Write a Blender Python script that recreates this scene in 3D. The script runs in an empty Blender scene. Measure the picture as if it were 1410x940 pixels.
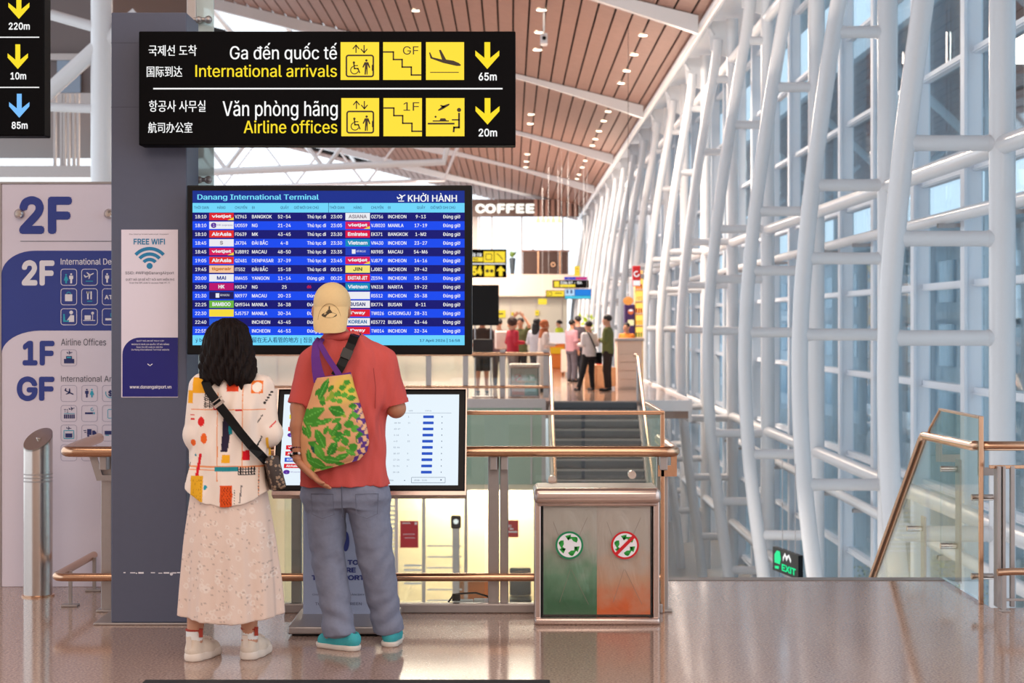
import bpy, bmesh, math, random
import numpy as np
from mathutils import Vector, Matrix, Euler

SC = bpy.context.scene
COL = SC.collection
PI = math.pi
F = 2400.0            # focal length in pixels of the 1410 px wide frame
EYE = 1.55            # eye height of the photographer
VX, VY = 703.0, 445.0 # vanishing point of the hall

# ---------------------------------------------------------------- camera, world, light
cam_d = bpy.data.cameras.new('camera')
cam = bpy.data.objects.new('camera', cam_d)
COL.objects.link(cam)
cam.location = (0, 0, EYE)
cam.rotation_euler = (PI / 2, 0, 0)
cam_d.sensor_width = 36.0
cam_d.lens = F / 1410 * 36.0
cam_d.shift_x = 2.0 / 1410
cam_d.shift_y = -25.0 / 1410
cam_d.clip_end = 600
cam_d.dof.use_dof = True
cam_d.dof.focus_distance = 8.9
cam_d.dof.aperture_fstop = 4.8
SC.camera = cam

SC.view_settings.view_transform = 'Standard'
SC.view_settings.look = 'None'
SC.view_settings.gamma = 1.0
SC.view_settings.exposure = 0.0
SC.view_settings.use_curve_mapping = False

world = bpy.data.worlds.new('daylight')
SC.world = world
world.use_nodes = True
wn = world.node_tree
wn.nodes.clear()
w_out = wn.nodes.new('ShaderNodeOutputWorld')
w_bg = wn.nodes.new('ShaderNodeBackground')
w_ramp = wn.nodes.new('ShaderNodeValToRGB')
w_sep = wn.nodes.new('ShaderNodeSeparateXYZ')
w_geo = wn.nodes.new('ShaderNodeTexCoord')
wn.links.new(w_geo.outputs['Generated'], w_sep.inputs[0])
wn.links.new(w_sep.outputs['Z'], w_ramp.inputs[0])
w_ramp.color_ramp.elements[0].position = 0.0
w_ramp.color_ramp.elements[0].color = (0.86, 0.93, 1.0, 1)
w_ramp.color_ramp.elements[1].position = 0.6
w_ramp.color_ramp.elements[1].color = (0.80, 0.90, 1.0, 1)
wn.links.new(w_ramp.outputs[0], w_bg.inputs[0])
w_bg.inputs[1].default_value = 1.7
wn.links.new(w_bg.outputs[0], w_out.inputs[0])

def area(name, loc, size, power, color, rot=(0, 0, 0), size_y=None):
    d = bpy.data.lights.new(name, 'AREA')
    d.energy = power
    d.color = color
    d.shape = 'RECTANGLE'
    d.size = size
    d.size_y = size_y or size
    o = bpy.data.objects.new(name, d)
    o.location = loc
    o.rotation_euler = rot
    COL.objects.link(o)
    return o
WARM = (1.0, 0.83, 0.68)
# unseen area lights added overhead to brighten the couple and the hall
area('hall_fill', (-1.5, 3.5, 7.2), 7, 300, (1.0, 0.82, 0.66), size_y=6)
area('hall_fill', (0.5, -3.0, 5.8), 6, 300, (1.0, 0.86, 0.74), rot=(math.radians(42), 0, 0), size_y=3)
for yy, sy in ((43.5, 5), (74, 9), (88, 9)):
    area('hall_fill', (-1.0, yy, 8.4), 7, 2700, WARM, size_y=sy)
for yy in (30, 50, 75):
    area('ceiling_fill', (3.6, yy, 5.2), 0.6, 330, (1.0, 0.82, 0.66), rot=(PI, math.radians(-30), 0), size_y=16)  # unseen upward lights added to brighten the plank ceiling; no cove there
area('lower_hall_fill', (-1.2, 38.6, -1.82), 5.0, 60, (1.0, 0.86, 0.68), size_y=1.2)
area('mezzanine_fill', (-3, 99, 7.4), 5, 1200, WARM, rot=(math.radians(35), 0, 0), size_y=2)  # unseen light added to brighten the mezzanine front
area('lower_hall_fill', (0.5, 24, -0.6), 5.0, 300, (1.0, 0.90, 0.80), size_y=8)  # unseen light added in mid-air to brighten the open atrium

# ---------------------------------------------------------------- materials
def lin(c):
    out = []
    for v in c:
        v = v / 255.0
        out.append(v / 12.92 if v <= 0.04045 else ((v + 0.055) / 1.055) ** 2.4)
    return out

def new_mat(name):
    m = bpy.data.materials.new(name)
    m.use_nodes = True
    return m, m.node_tree, m.node_tree.nodes['Principled BSDF']

def mat(name, rgb, rough=0.5, metal=0.0, emit=0.0, noise=0.06, nscale=40.0, spec=0.5, bump=0.0):
    """plain procedural material: base colour with a little noise"""
    m, nt, p = new_mat(name)
    c = lin(rgb)
    p.inputs['Roughness'].default_value = rough
    p.inputs['Metallic'].default_value = metal
    p.inputs['Specular IOR Level'].default_value = spec
    if noise or bump:
        tc = nt.nodes.new('ShaderNodeTexCoord')
        nz = nt.nodes.new('ShaderNodeTexNoise')
        nz.inputs['Scale'].default_value = nscale
        nz.inputs['Detail'].default_value = 3.0
        nt.links.new(tc.outputs['Object'], nz.inputs['Vector'])
        mx = nt.nodes.new('ShaderNodeMix')
        mx.data_type = 'RGBA'
        mx.inputs[6].default_value = [v * (1 - noise) for v in c] + [1]
        mx.inputs[7].default_value = [min(1, v * (1 + noise)) for v in c] + [1]
        nt.links.new(nz.outputs['Fac'], mx.inputs[0])
        nt.links.new(mx.outputs[2], p.inputs['Base Color'])
        if bump:
            b = nt.nodes.new('ShaderNodeBump')
            b.inputs['Strength'].default_value = bump
            b.inputs['Distance'].default_value = 0.01
            nt.links.new(nz.outputs['Fac'], b.inputs['Height'])
            nt.links.new(b.outputs[0], p.inputs['Normal'])
    else:
        p.inputs['Base Color'].default_value = c + [1]
    if emit:
        p.inputs['Emission Color'].default_value = c + [1]
        p.inputs['Emission Strength'].default_value = emit
    return m

def glow(name, rgb, strength=1.0):
    """self-lit surface of a lamp, screen or backlit sign"""
    m, nt, p = new_mat(name)
    p.inputs['Base Color'].default_value = (0.01, 0.01, 0.01, 1)
    p.inputs['Roughness'].default_value = 0.5
    p.inputs['Specular IOR Level'].default_value = 0.06
    p.inputs['Emission Color'].default_value = lin(rgb) + [1]
    p.inputs['Emission Strength'].default_value = strength
    return m

def glass(name, tint=(215, 235, 232), gloss=0.10, rough=0.02, milky=0.0, grazing=0.55):
    m = bpy.data.materials.new(name)
    m.use_nodes = True
    nt = m.node_tree
    nt.nodes.clear()
    out = nt.nodes.new('ShaderNodeOutputMaterial')
    tr = nt.nodes.new('ShaderNodeBsdfTransparent')
    tr.inputs[0].default_value = lin(tint) + [1]
    gl = nt.nodes.new('ShaderNodeBsdfGlossy')
    gl.inputs['Roughness'].default_value = rough
    gl.inputs[0].default_value = (0.95, 0.97, 1, 1)
    lw = nt.nodes.new('ShaderNodeLayerWeight')
    lw.inputs[0].default_value = 0.25
    mr = nt.nodes.new('ShaderNodeMapRange')
    mr.inputs['To Min'].default_value = gloss * 0.5
    mr.inputs['To Max'].default_value = grazing
    nt.links.new(lw.outputs['Fresnel'], mr.inputs['Value'])
    mix = nt.nodes.new('ShaderNodeMixShader')
    nt.links.new(mr.outputs[0], mix.inputs[0])
    nt.links.new(tr.outputs[0], mix.inputs[1])
    nt.links.new(gl.outputs[0], mix.inputs[2])
    last = mix
    if milky:
        df = nt.nodes.new('ShaderNodeBsdfDiffuse')
        df.inputs[0].default_value = lin(tint) + [1]
        m2 = nt.nodes.new('ShaderNodeMixShader')
        m2.inputs[0].default_value = milky
        nt.links.new(mix.outputs[0], m2.inputs[1])
        nt.links.new(df.outputs[0], m2.inputs[2])
        last = m2
    nt.links.new(last.outputs[0], out.inputs[0])
    return m

def paint(name, rough=0.85, sheen=0.0, bump=0.0, bscale=300.0):
    """cloth or print whose colours are stored per vertex (printed pattern)"""
    m, nt, p = new_mat(name)
    a = nt.nodes.new('ShaderNodeVertexColor')
    a.layer_name = 'Col'
    nt.links.new(a.outputs[0], p.inputs['Base Color'])
    p.inputs['Roughness'].default_value = rough
    p.inputs['Specular IOR Level'].default_value = 0.2
    if bump:
        tc = nt.nodes.new('ShaderNodeTexCoord')
        nz = nt.nodes.new('ShaderNodeTexNoise')
        nz.inputs['Scale'].default_value = bscale
        nt.links.new(tc.outputs['Object'], nz.inputs['Vector'])
        b = nt.nodes.new('ShaderNodeBump')
        b.inputs['Strength'].default_value = bump
        b.inputs['Distance'].default_value = 0.005
        nt.links.new(nz.outputs['Fac'], b.inputs['Height'])
        nt.links.new(b.outputs[0], p.inputs['Normal'])
    return m

def granite():
    m, nt, p = new_mat('polished_granite')
    tc = nt.nodes.new('ShaderNodeTexCoord')
    n1 = nt.nodes.new('ShaderNodeTexNoise')
    n1.inputs['Scale'].default_value = 85
    n1.inputs['Detail'].default_value = 4
    n2 = nt.nodes.new('ShaderNodeTexNoise')
    n2.inputs['Scale'].default_value = 1.2
    r = nt.nodes.new('ShaderNodeValToRGB')
    r.color_ramp.elements[0].position = 0.3
    r.color_ramp.elements[0].color = lin((134, 107, 95)) + [1]
    r.color_ramp.elements[1].position = 0.72
    r.color_ramp.elements[1].color = lin((200, 170, 154)) + [1]
    nt.links.new(tc.outputs['Object'], n1.inputs['Vector'])
    nt.links.new(tc.outputs['Object'], n2.inputs['Vector'])
    nt.links.new(n1.outputs['Fac'], r.inputs[0])
    br = nt.nodes.new('ShaderNodeTexBrick')
    br.offset = 0.0
    br.inputs['Scale'].default_value = 1.0
    br.inputs['Brick Width'].default_value = 1.2
    br.inputs['Row Height'].default_value = 0.6
    br.inputs['Mortar Size'].default_value = 0.002
    br.inputs['Color1'].default_value = (1, 1, 1, 1)
    br.inputs['Color2'].default_value = (0.975, 0.975, 0.975, 1)
    br.inputs['Mortar'].default_value = (0.82, 0.8, 0.78, 1)
    nt.links.new(tc.outputs['Object'], br.inputs['Vector'])
    mx = nt.nodes.new('ShaderNodeMix')
    mx.data_type = 'RGBA'
    mx.blend_type = 'MULTIPLY'
    mx.inputs[0].default_value = 1.0
    nt.links.new(r.outputs[0], mx.inputs[6])
    nt.links.new(br.outputs['Color'], mx.inputs[7])
    nt.links.new(mx.outputs[2], p.inputs['Base Color'])
    mr = nt.nodes.new('ShaderNodeMapRange')
    mr.inputs['To Min'].default_value = 0.05
    mr.inputs['To Max'].default_value = 0.14
    nt.links.new(n2.outputs['Fac'], mr.inputs['Value'])
    nt.links.new(mr.outputs[0], p.inputs['Roughness'])
    p.inputs['Specular IOR Level'].default_value = 0.55
    return m

M = {}
M['granite'] = granite()
M['nosing'] = mat('grey_stone_nosing', (128, 122, 120), 0.4)
M['white'] = mat('white_paint_steel', (224, 225, 228), 0.24, noise=0.02)
M['whitematte'] = mat('white_matte', (232, 230, 232), 0.7, noise=0.03, nscale=3)
M['wood'] = mat('ceiling_wood_plank', (150, 112, 99), 0.55, noise=0.16, nscale=5)
M['gap'] = mat('ceiling_gap_black', (22, 16, 15), 0.9)
M['slate'] = mat('slate_blue_laminate', (86, 90, 110), 0.5, noise=0.04, nscale=30)
M['black'] = mat('black_plastic', (12, 11, 13), 0.4, spec=0.2)
M['blackmatte'] = mat('black_sign_face', (5, 4, 6), 0.6, spec=0.08)
M['steel'] = mat('brushed_steel', (205, 196, 190), 0.24, 1.0, noise=0.05, nscale=60)
M['warmlitsteel'] = mat('steel_with_warm_light', (214, 172, 142), 0.22, 1.0, noise=0.05, nscale=60)  # stainless steel; reflected warm lamplight put into its base colour
M['plate'] = mat('satin_steel_plate', (176, 168, 166), 0.42, 0.8, noise=0.06, nscale=30)
M['glass'] = glass('clear_guard_glass', (246, 251, 249), gloss=.07, grazing=.35)
M['greenglass'] = glass('green_glass_fin', (226, 236, 234), milky=0.55)
M['curtain'] = glass('blue_tinted_glazing', (226, 239, 245), gloss=0.12, grazing=0.34)
M['fascia'] = mat('sage_glass_panel', (150, 170, 150), 0.2, noise=0.03, nscale=2)
M['mullion'] = mat('white_mullion', (226, 232, 240), 0.45, noise=0.02)
M['cream'] = mat('cream_plaster', (238, 214, 196), 0.75, noise=0.03, nscale=4)
M['warmwall'] = mat('warm_cream_wall', (238, 222, 196), 0.7, noise=0.03, nscale=4)
M['greywall'] = mat('grey_green_glazed_wall', (176, 172, 160), 0.3, noise=0.04, nscale=2)
M['darkstair'] = mat('dark_slate_stair', (74, 78, 84), 0.32, noise=0.1, nscale=20)
M['stairedge'] = mat('light_stair_edge', (150, 142, 138), 0.35)
M['brown'] = mat('dark_brown_cladding', (66, 40, 32), 0.5, noise=0.12, nscale=6)
M['lobby'] = mat('lower_floor_stone', (206, 200, 192), 0.25, noise=0.06, nscale=8)
M['lampon'] = glow('lit_downlight', (255, 238, 205), 9.0)
M['coffee'] = glow('backlit_letter_white', (255, 250, 238), 1.5)
M['txtw'] = glow('backlit_white', (250, 250, 250), 1.0)
M['txty'] = glow('backlit_yellow', (255, 226, 40), 1.0)
M['pany'] = glow('backlit_yellow_panel', (255, 222, 58), 1.05)
M['txtb'] = glow('backlit_sky_blue', (120, 190, 255), 1.0)
M['symbol'] = mat('symbol_black', (52, 34, 4), 0.5, noise=0)
M['boardw'] = mat('board_lilac_white', (232, 222, 234), 0.45, noise=0.01)
M['boardb'] = mat('board_blue', (48, 66, 148), 0.4, noise=0.02)
M['boardcy'] = mat('board_cyan', (44, 172, 200), 0.4, noise=0)
M['ink'] = mat('navy_print', (36, 46, 110), 0.5, noise=0)
M['inkgrey'] = mat('grey_print', (70, 72, 92), 0.5, noise=0)
M['paperw'] = mat('white_print', (240, 236, 242), 0.5, noise=0)
M['posterb'] = mat('poster_blue', (22, 24, 118), 0.35, noise=0.02)
M['posterc'] = mat('poster_teal', (22, 128, 176), 0.4, noise=0)
M['red'] = mat('red_notice', (196, 24, 34), 0.4, noise=0.02)
M['copperpaint'] = mat('pinkish_steel_frame', (212, 192, 184), 0.22, 0.85, noise=0.03)

# ---------------------------------------------------------------- object helpers
def tag(o, label=None, cat=None, group=None, kind=None):
    if label: o['label'] = label
    if cat: o['category'] = cat
    if group: o['group'] = group
    if kind: o['kind'] = kind
    return o

def thing(name, label, cat, loc=(0, 0, 0), group=None):
    o = bpy.data.objects.new(name, None)
    o.empty_display_size = 0.1
    COL.objects.link(o)
    o.location = loc
    return tag(o, label, cat, group)

def copy_tree(o, parent=None):
    c = o.copy()
    COL.objects.link(c)
    if parent is not None:
        c.parent = parent
    for ch in list(o.children):
        copy_tree(ch, c)
    return c

def origin_of(o):
    v = Vector((0, 0, 0))
    while o is not None:
        v += o.location
        o = o.parent
    return v

def link_mesh(name, me, parent=None, local=False):
    o = bpy.data.objects.new(name, me)
    COL.objects.link(o)
    if parent is not None:
        if not local:
            me.transform(Matrix.Translation(-origin_of(parent)))
        o.parent = parent
    return o

class MB:
    """collects shapes in world coordinates and links them as one mesh object"""
    def __init__(s):
        s.v = []; s.f = []; s.m = []; s.cur = 0
    def add(s, vs, fs):
        b = len(s.v)
        s.v.extend([tuple(p) for p in vs])
        for f in fs:
            s.f.append([b + i for i in f]); s.m.append(s.cur)
        return s
    def box(s, x0, x1, y0, y1, z0, z1):
        vs = [(x, y, z) for z in (z0, z1) for y in (y0, y1) for x in (x0, x1)]
        return s.add(vs, [(0, 2, 3, 1), (4, 5, 7, 6), (0, 1, 5, 4), (2, 6, 7, 3), (0, 4, 6, 2), (1, 3, 7, 5)])
    def rbox(s, x0, x1, y0, y1, z0, z1, r=0.01, seg=2):
        bm = bmesh.new()
        bmesh.ops.create_cube(bm, size=1.0)
        for v in bm.verts:
            v.co = ((x0 + x1) / 2 + v.co.x * (x1 - x0), (y0 + y1) / 2 + v.co.y * (y1 - y0), (z0 + z1) / 2 + v.co.z * (z1 - z0))
        bmesh.ops.bevel(bm, geom=bm.edges[:], offset=r, segments=seg, affect='EDGES', profile=0.5)
        bm.verts.index_update()
        s.add([v.co[:] for v in bm.verts], [[v.index for v in f.verts] for f in bm.faces])
        bm.free()
        return s
    def tube(s, pts, r, seg=12, cap=True, closed=False):
        pts = [Vector(p) for p in pts]
        n = len(pts)
        rr = r if isinstance(r, (list, tuple)) else [r] * n
        prev = None
        rings = []
        for i, p in enumerate(pts):
            if closed:
                t = pts[(i + 1) % n] - pts[(i - 1) % n]
            else:
                t = pts[min(i + 1, n - 1)] - pts[max(i - 1, 0)]
            t.normalize()
            if prev is None:
                a = Vector((0, 0, 1)) if abs(t.z) < 0.9 else Vector((1, 0, 0))
                u = t.cross(a).normalized()
            else:
                u = (prev - t * prev.dot(t)).normalized()
            prev = u
            w = t.cross(u)
            rings.append([p + (u * math.cos(2 * PI * k / seg) + w * math.sin(2 * PI * k / seg)) * rr[i] for k in range(seg)])
        vs = [q for ring in rings for q in ring]
        fs = []
        for i in range(n if closed else n - 1):
            j = (i + 1) % n
            for k in range(seg):
                l = (k + 1) % seg
                fs.append((i * seg + k, i * seg + l, j * seg + l, j * seg + k))
        if cap and not closed:
            fs.append(tuple(range(seg - 1, -1, -1)))
            fs.append(tuple((n - 1) * seg + k for k in range(seg)))
        return s.add(vs, fs)
    def ribbon(s, pts, nrm, w, t):
        """flat strap swept along pts; nrm = outward normals"""
        pts = [Vector(p) for p in pts]
        vs = []
        n = len(pts)
        ww = w if isinstance(w, (list, tuple)) else [w] * n
        for i, p in enumerate(pts):
            d = (pts[min(i + 1, n - 1)] - pts[max(i - 1, 0)]).normalized()
            nn = Vector(nrm[i] if isinstance(nrm, list) else nrm)
            nn = (nn - d * nn.dot(d)).normalized()
            sd = d.cross(nn)
            for a, b in ((-1, 0), (1, 0), (1, 1), (-1, 1)):
                vs.append(p + sd * a * ww[i] / 2 + nn * b * t)
        fs = [(3, 2, 1, 0), tuple(4 * (n - 1) + k for k in range(4))]
        for i in range(n - 1):
            for k in range(4):
                l = (k + 1) % 4
                fs.append((4 * i + k, 4 * i + l, 4 * i + 4 + l, 4 * i + 4 + k))
        return s.add(vs, fs)
    def lathe(s, prof, c, seg=32, axis='z'):
        """prof: list of (r, h)"""
        vs = []; fs = []
        for r, h in prof:
            for k in range(seg):
                a = 2 * PI * k / seg
                p = (r * math.cos(a), r * math.sin(a), h)
                if axis == 'y': p = (p[0], p[2], p[1])
                if axis == 'x': p = (p[2], p[0], p[1])
                vs.append((c[0] + p[0], c[1] + p[1], c[2] + p[2]))
        for i in range(len(prof) - 1):
            for k in range(seg):
                l = (k + 1) % seg
                fs.append((i * seg + k, i * seg + l, (i + 1) * seg + l, (i + 1) * seg + k))
        fs.append(tuple(range(seg - 1, -1, -1)))
        fs.append(tuple((len(prof) - 1) * seg + k for k in range(seg)))
        return s.add(vs, fs)
    def prism(s, poly, axis, a0, a1):
        """poly of 2-D points extruded along axis from a0 to a1"""
        def put(p, a):
            return {'x': (a, p[0], p[1]), 'y': (p[0], a, p[1]), 'z': (p[0], p[1], a)}[axis]
        n = len(poly)
        vs = [put(p, a0) for p in poly] + [put(p, a1) for p in poly]
        fs = [tuple(range(n)), tuple(range(2 * n - 1, n - 1, -1))]
        for i in range(n):
            j = (i + 1) % n
            fs.append((i, j, n + j, n + i))
        return s.add(vs, fs)
    def sphere(s, c, r, u=12, v=8, sc=(1, 1, 1)):
        prof = [(max(1e-4, r * math.sin(PI * i / v)), -r * math.cos(PI * i / v)) for i in range(v + 1)]
        b = len(s.v)
        s.lathe(prof, (0, 0, 0), u)
        for i in range(b, len(s.v)):
            p = s.v[i]
            s.v[i] = (c[0] + p[0] * sc[0], c[1] + p[1] * sc[1], c[2] + p[2] * sc[2])
        return s
    def build(s, name, mats, parent=None, smooth=False, local=False, normals=True):
        me = bpy.data.meshes.new(name)
        me.from_pydata(s.v, [], s.f)
        for m in (mats if isinstance(mats, (list, tuple)) else [mats]):
            me.materials.append(m)
        if any(s.m):
            me.polygons.foreach_set('material_index', s.m)
        if normals:
            bm = bmesh.new(); bm.from_mesh(me)
            bmesh.ops.recalc_face_normals(bm, faces=bm.faces[:])
            bm.to_mesh(me); bm.free()
        if smooth:
            me.shade_smooth() if hasattr(me, 'shade_smooth') else None
            try:
                me.set_sharp_from_angle(angle=math.radians(40))
            except Exception:
                pass
        me.update()
        return link_mesh(name, me, parent, local)

def struct(mb, name, mats, parent=None, smooth=False):
    o = mb.build(name, mats, parent, smooth)
    if parent is None:
        o['kind'] = 'structure'
    return o

def W(px, py, Y):
    return Vector(((px - VX) * Y / F, Y, EYE - (py - VY) * Y / F))

# ---------------------------------------------------------------- lettering and printed shapes
_font_cache = {}
try:                                   # the sans-serif that ships inside Blender; its default text font otherwise
    SANS = bpy.data.fonts.load(bpy.utils.system_resource('DATAFILES', path='fonts') + '/Inter.woff2')
except Exception:
    SANS = None
def glyphs(s, bold=0.0, spacing=1.0):
    key = (s, bold, spacing)
    if key not in _font_cache:
        cu = bpy.data.curves.new('lettering', 'FONT')
        cu.body = s if s.startswith('Danang') else s.replace('I', chr(0x399))   # plain upright I
        if SANS is not None and all(ord(ch) < 0x2000 for ch in s): cu.font = SANS
        cu.space_character = spacing
        cu.resolution_u = 2 if bold < .019 else 3
        cu.fill_mode = 'NONE'
        ob = bpy.data.objects.new('lettering', cu)
        COL.objects.link(ob)
        dg = bpy.context.evaluated_depsgraph_get()
        dg.update()
        me = bpy.data.meshes.new_from_object(ob.evaluated_get(dg))
        pts = np.array([v.co[:2] for v in me.vertices]).reshape(-1, 2)
        ed = np.array([e.vertices[:] for e in me.edges], int).reshape(-1, 2)
        vs, fs = [], []
        if len(ed):                    # fill the outlines: keep the triangles that lie inside by winding
            # follow each closed outline in one direction
            nb = {}
            for a_, b_ in ed:
                nb.setdefault(a_, []).append(b_); nb.setdefault(b_, []).append(a_)
            dirs_, seen = [], set()
            for a0 in sorted(nb):
                if a0 in seen: continue
                prev, cur = None, a0
                while cur not in seen:
                    seen.add(cur)
                    nx = [q for q in nb[cur] if q != prev]
                    if prev is None and a0 + 1 in nb[cur]: nx = [a0 + 1]
                    if not nx: break
                    dirs_.append((cur, nx[0])); prev, cur = cur, nx[0]
            ed = np.array(dirs_)
            from mathutils.geometry import delaunay_2d_cdt
            r = delaunay_2d_cdt([Vector(p) for p in pts], [tuple(int(q) for q in e) for e in ed], [], 0, 1e-6)
            vs = [tuple(p) for p in r[0]]
            tri = np.array([f for f in r[2] if len(f) == 3], int)
            c = np.array(vs)[tri].mean(1)
            P0, P1 = pts[ed[:, 0]], pts[ed[:, 1]]
            y0, y1 = P0[None, :, 1], P1[None, :, 1]
            up = (y0 <= c[:, 1:]) & (y1 > c[:, 1:]); dn = (y0 > c[:, 1:]) & (y1 <= c[:, 1:])
            xi = P0[None, :, 0] + (c[:, 1:] - y0) / np.where(y1 == y0, 1, y1 - y0) * (P1 - P0)[None, :, 0]
            w = ((up & (xi > c[:, :1])).sum(1) - (dn & (xi > c[:, :1])).sum(1))
            fs = [list(map(int, t)) for t in tri[w != 0]]
        if bold:                       # heavier strokes: the glyph thickened in every direction
            n0 = len(vs); v0, f0 = vs, fs; vs, fs = [], []
            dirs = [(-1, 0), (1, 0)] if bold < .019 else [(math.cos(k * PI / 4), math.sin(k * PI / 4)) for k in range(8)]
            for q, (dx, dy) in enumerate(dirs):
                vs += [(p[0] + dx * bold, p[1] + dy * bold, q * .00008) for p in v0]
                fs += [[i + q * n0 for i in f] for f in f0]
        bpy.data.objects.remove(ob)
        bpy.data.curves.remove(cu)
        bpy.data.meshes.remove(me)
        _font_cache[key] = (vs, fs)
    return _font_cache[key]
CAP = max(v[1] for v in glyphs('H')[0])

class Flat:
    """flat printed shapes on a vertical plane facing the viewer at depth Y; coordinates are sizes on that plane"""
    def __init__(s, Y):
        s.Y = Y; s.mb = MB()
    def P(s, x, y):
        return W(x, y, s.Y)
    def poly(s, pts):
        s.mb.add([s.P(*p) for p in pts], [tuple(range(len(pts)))])
        return s
    def rect(s, x0, y0, x1, y1):
        return s.poly([(x0, y0), (x1, y0), (x1, y1), (x0, y1)])
    def rr(s, x0, y0, x1, y1, r, n=5):
        pts = []
        for cx, cy, a in ((x1 - r, y0 + r, -90), (x1 - r, y1 - r, 0), (x0 + r, y1 - r, 90), (x0 + r, y0 + r, 180)):
            for i in range(n + 1):
                t = math.radians(a + 90 * i / n)
                pts.append((cx + r * math.cos(t), cy + r * math.sin(t)))
        return pts
    def rrect(s, x0, y0, x1, y1, r):
        return s.poly(s.rr(x0, y0, x1, y1, r))
    def frame(s, x0, y0, x1, y1, r, w):
        a = s.rr(x0, y0, x1, y1, r); b = s.rr(x0 + w, y0 + w, x1 - w, y1 - w, max(r - w, .01))
        n = len(a)
        s.mb.add([s.P(*p) for p in a + b], [(i, (i + 1) % n, n + (i + 1) % n, n + i) for i in range(n)])
        return s
    def circ(s, cx, cy, r, n=20, ry=None):
        ry = ry or r
        return s.poly([(cx + r * math.cos(2 * PI * k / n), cy + ry * math.sin(2 * PI * k / n)) for k in range(n)])
    def arc(s, cx, cy, r0, r1, a0, a1, n=16):
        ts = [math.radians(a0 + (a1 - a0) * i / n) for i in range(n + 1)]
        vs = [s.P(cx + r0 * math.cos(t), cy + r0 * math.sin(t)) for t in ts] + [s.P(cx + r1 * math.cos(t), cy + r1 * math.sin(t)) for t in ts]
        m = n + 1
        s.mb.add(vs, [(i, i + 1, m + i + 1, m + i) for i in range(n)])
        return s
    def line(s, pts, w):
        for (x0, y0), (x1, y1) in zip(pts[:-1], pts[1:]):
            L = math.hypot(x1 - x0, y1 - y0) or 1
            ux, uy = (x1 - x0) / L * w / 2, (y1 - y0) / L * w / 2
            s.poly([(x0 - ux - uy, y0 - uy + ux), (x1 + ux - uy, y1 + uy + ux), (x1 + ux + uy, y1 + uy - ux), (x0 - ux + uy, y0 - uy - ux)])
        return s
    def text(s, t, x0, y0, x1, y1, bold=0.0, spacing=1.0):
        """text fitted into a box"""
        vs, fs = glyphs(t, bold, spacing)
        if not vs: return s
        xs = [v[0] for v in vs]; ys = [v[1] for v in vs]
        ax, bx, ay, by = min(xs), max(xs), min(ys), max(ys)
        sx = (x1 - x0) / max(bx - ax, 1e-6); sy = (y1 - y0) / max(by - ay, 1e-6)
        s.mb.add([s.P(x0 + (v[0] - ax) * sx, y1 - (v[1] - ay) * sy) - Vector((0, v[2] if len(v) > 2 else 0, 0)) for v in vs], fs)
        return s
    def say(s, t, x, base, cap, align='l', bold=0.0, xs=1.0):
        """text by cap height on a base line"""
        vs, fs = glyphs(t, bold)
        if not vs: return s
        k = cap / CAP
        wd = max(v[0] for v in vs) * k * xs
        ox = {'l': 0, 'c': -wd / 2, 'r': -wd}[align]
        s.mb.add([s.P(x + ox + v[0] * k * xs, base - v[1] * k) - Vector((0, v[2] if len(v) > 2 else 0, 0)) for v in vs], fs)
        return s
    def arrow_down(s, cx, y0, y1, w):
        g = lambda u, v: (cx + u * w, y1 + v * w)
        s.poly([(cx - .12 * w, y0), (cx + .12 * w, y0), g(.12, -.3), g(-.12, -.3)])
        for k in (-1, 1):
            s.poly([g(k * .5, -.77), g(k * .12, -.46), g(0, -.36), g(0, 0), g(k * .5, -.56)])
        return s
    def plane(s, cx, cy, k, ang):
        """little aeroplane seen from the side, nose along ang degrees (0 = right, positive = down)"""
        ca, sa = math.cos(math.radians(ang)), math.sin(math.radians(ang))
        def T(p): return (cx + (p[0] * ca - p[1] * sa) * k, cy + (p[0] * sa + p[1] * ca) * k)
        for q in ([(-1, -.08), (.85, -.12), (1.0, 0), (.85, .1), (-.9, .1)],
                  [(-.98, -.5), (-.82, -.5), (-.62, 0), (-1, 0)],
                  [(-.30, -.75), (-.12, -.75), (.30, 0), (-.1, 0)],
                  [(-.1, .05), (.3, .05), (-.3, .6), (-.45, .6)]):
            s.poly([T(p) for p in q])
        return s
    def man(s, cx, y0, y1, skirt=False):
        h = y1 - y0
        s.circ(cx, y0 + h * .1, h * .1, 10)
        if skirt:
            s.poly([(cx - h * .1, y0 + h * .24), (cx + h * .1, y0 + h * .24), (cx + h * .25, y0 + h * .7), (cx + h * .1, y0 + h * .7), (cx + h * .08, y1), (cx - h * .08, y1), (cx - h * .1, y0 + h * .7), (cx - h * .25, y0 + h * .7)])
        else:
            s.poly([(cx - h * .2, y0 + h * .24), (cx + h * .2, y0 + h * .24), (cx + h * .2, y0 + h * .55), (cx + h * .1, y0 + h * .6), (cx + h * .09, y1), (cx - h * .09, y1), (cx - h * .1, y0 + h * .6), (cx - h * .2, y0 + h * .55)])
        return s
    def build(s, name, m, parent):
        return s.mb.build(name, m, parent, normals=False)

# ---------------------------------------------------------------- blended volumes (figures and clothing)
def smin(a, b, k):
    if k <= 0: return np.minimum(a, b)
    h = np.maximum(k - np.abs(a - b), 0) / k
    return np.minimum(a, b) - h * h * k * 0.25

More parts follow.
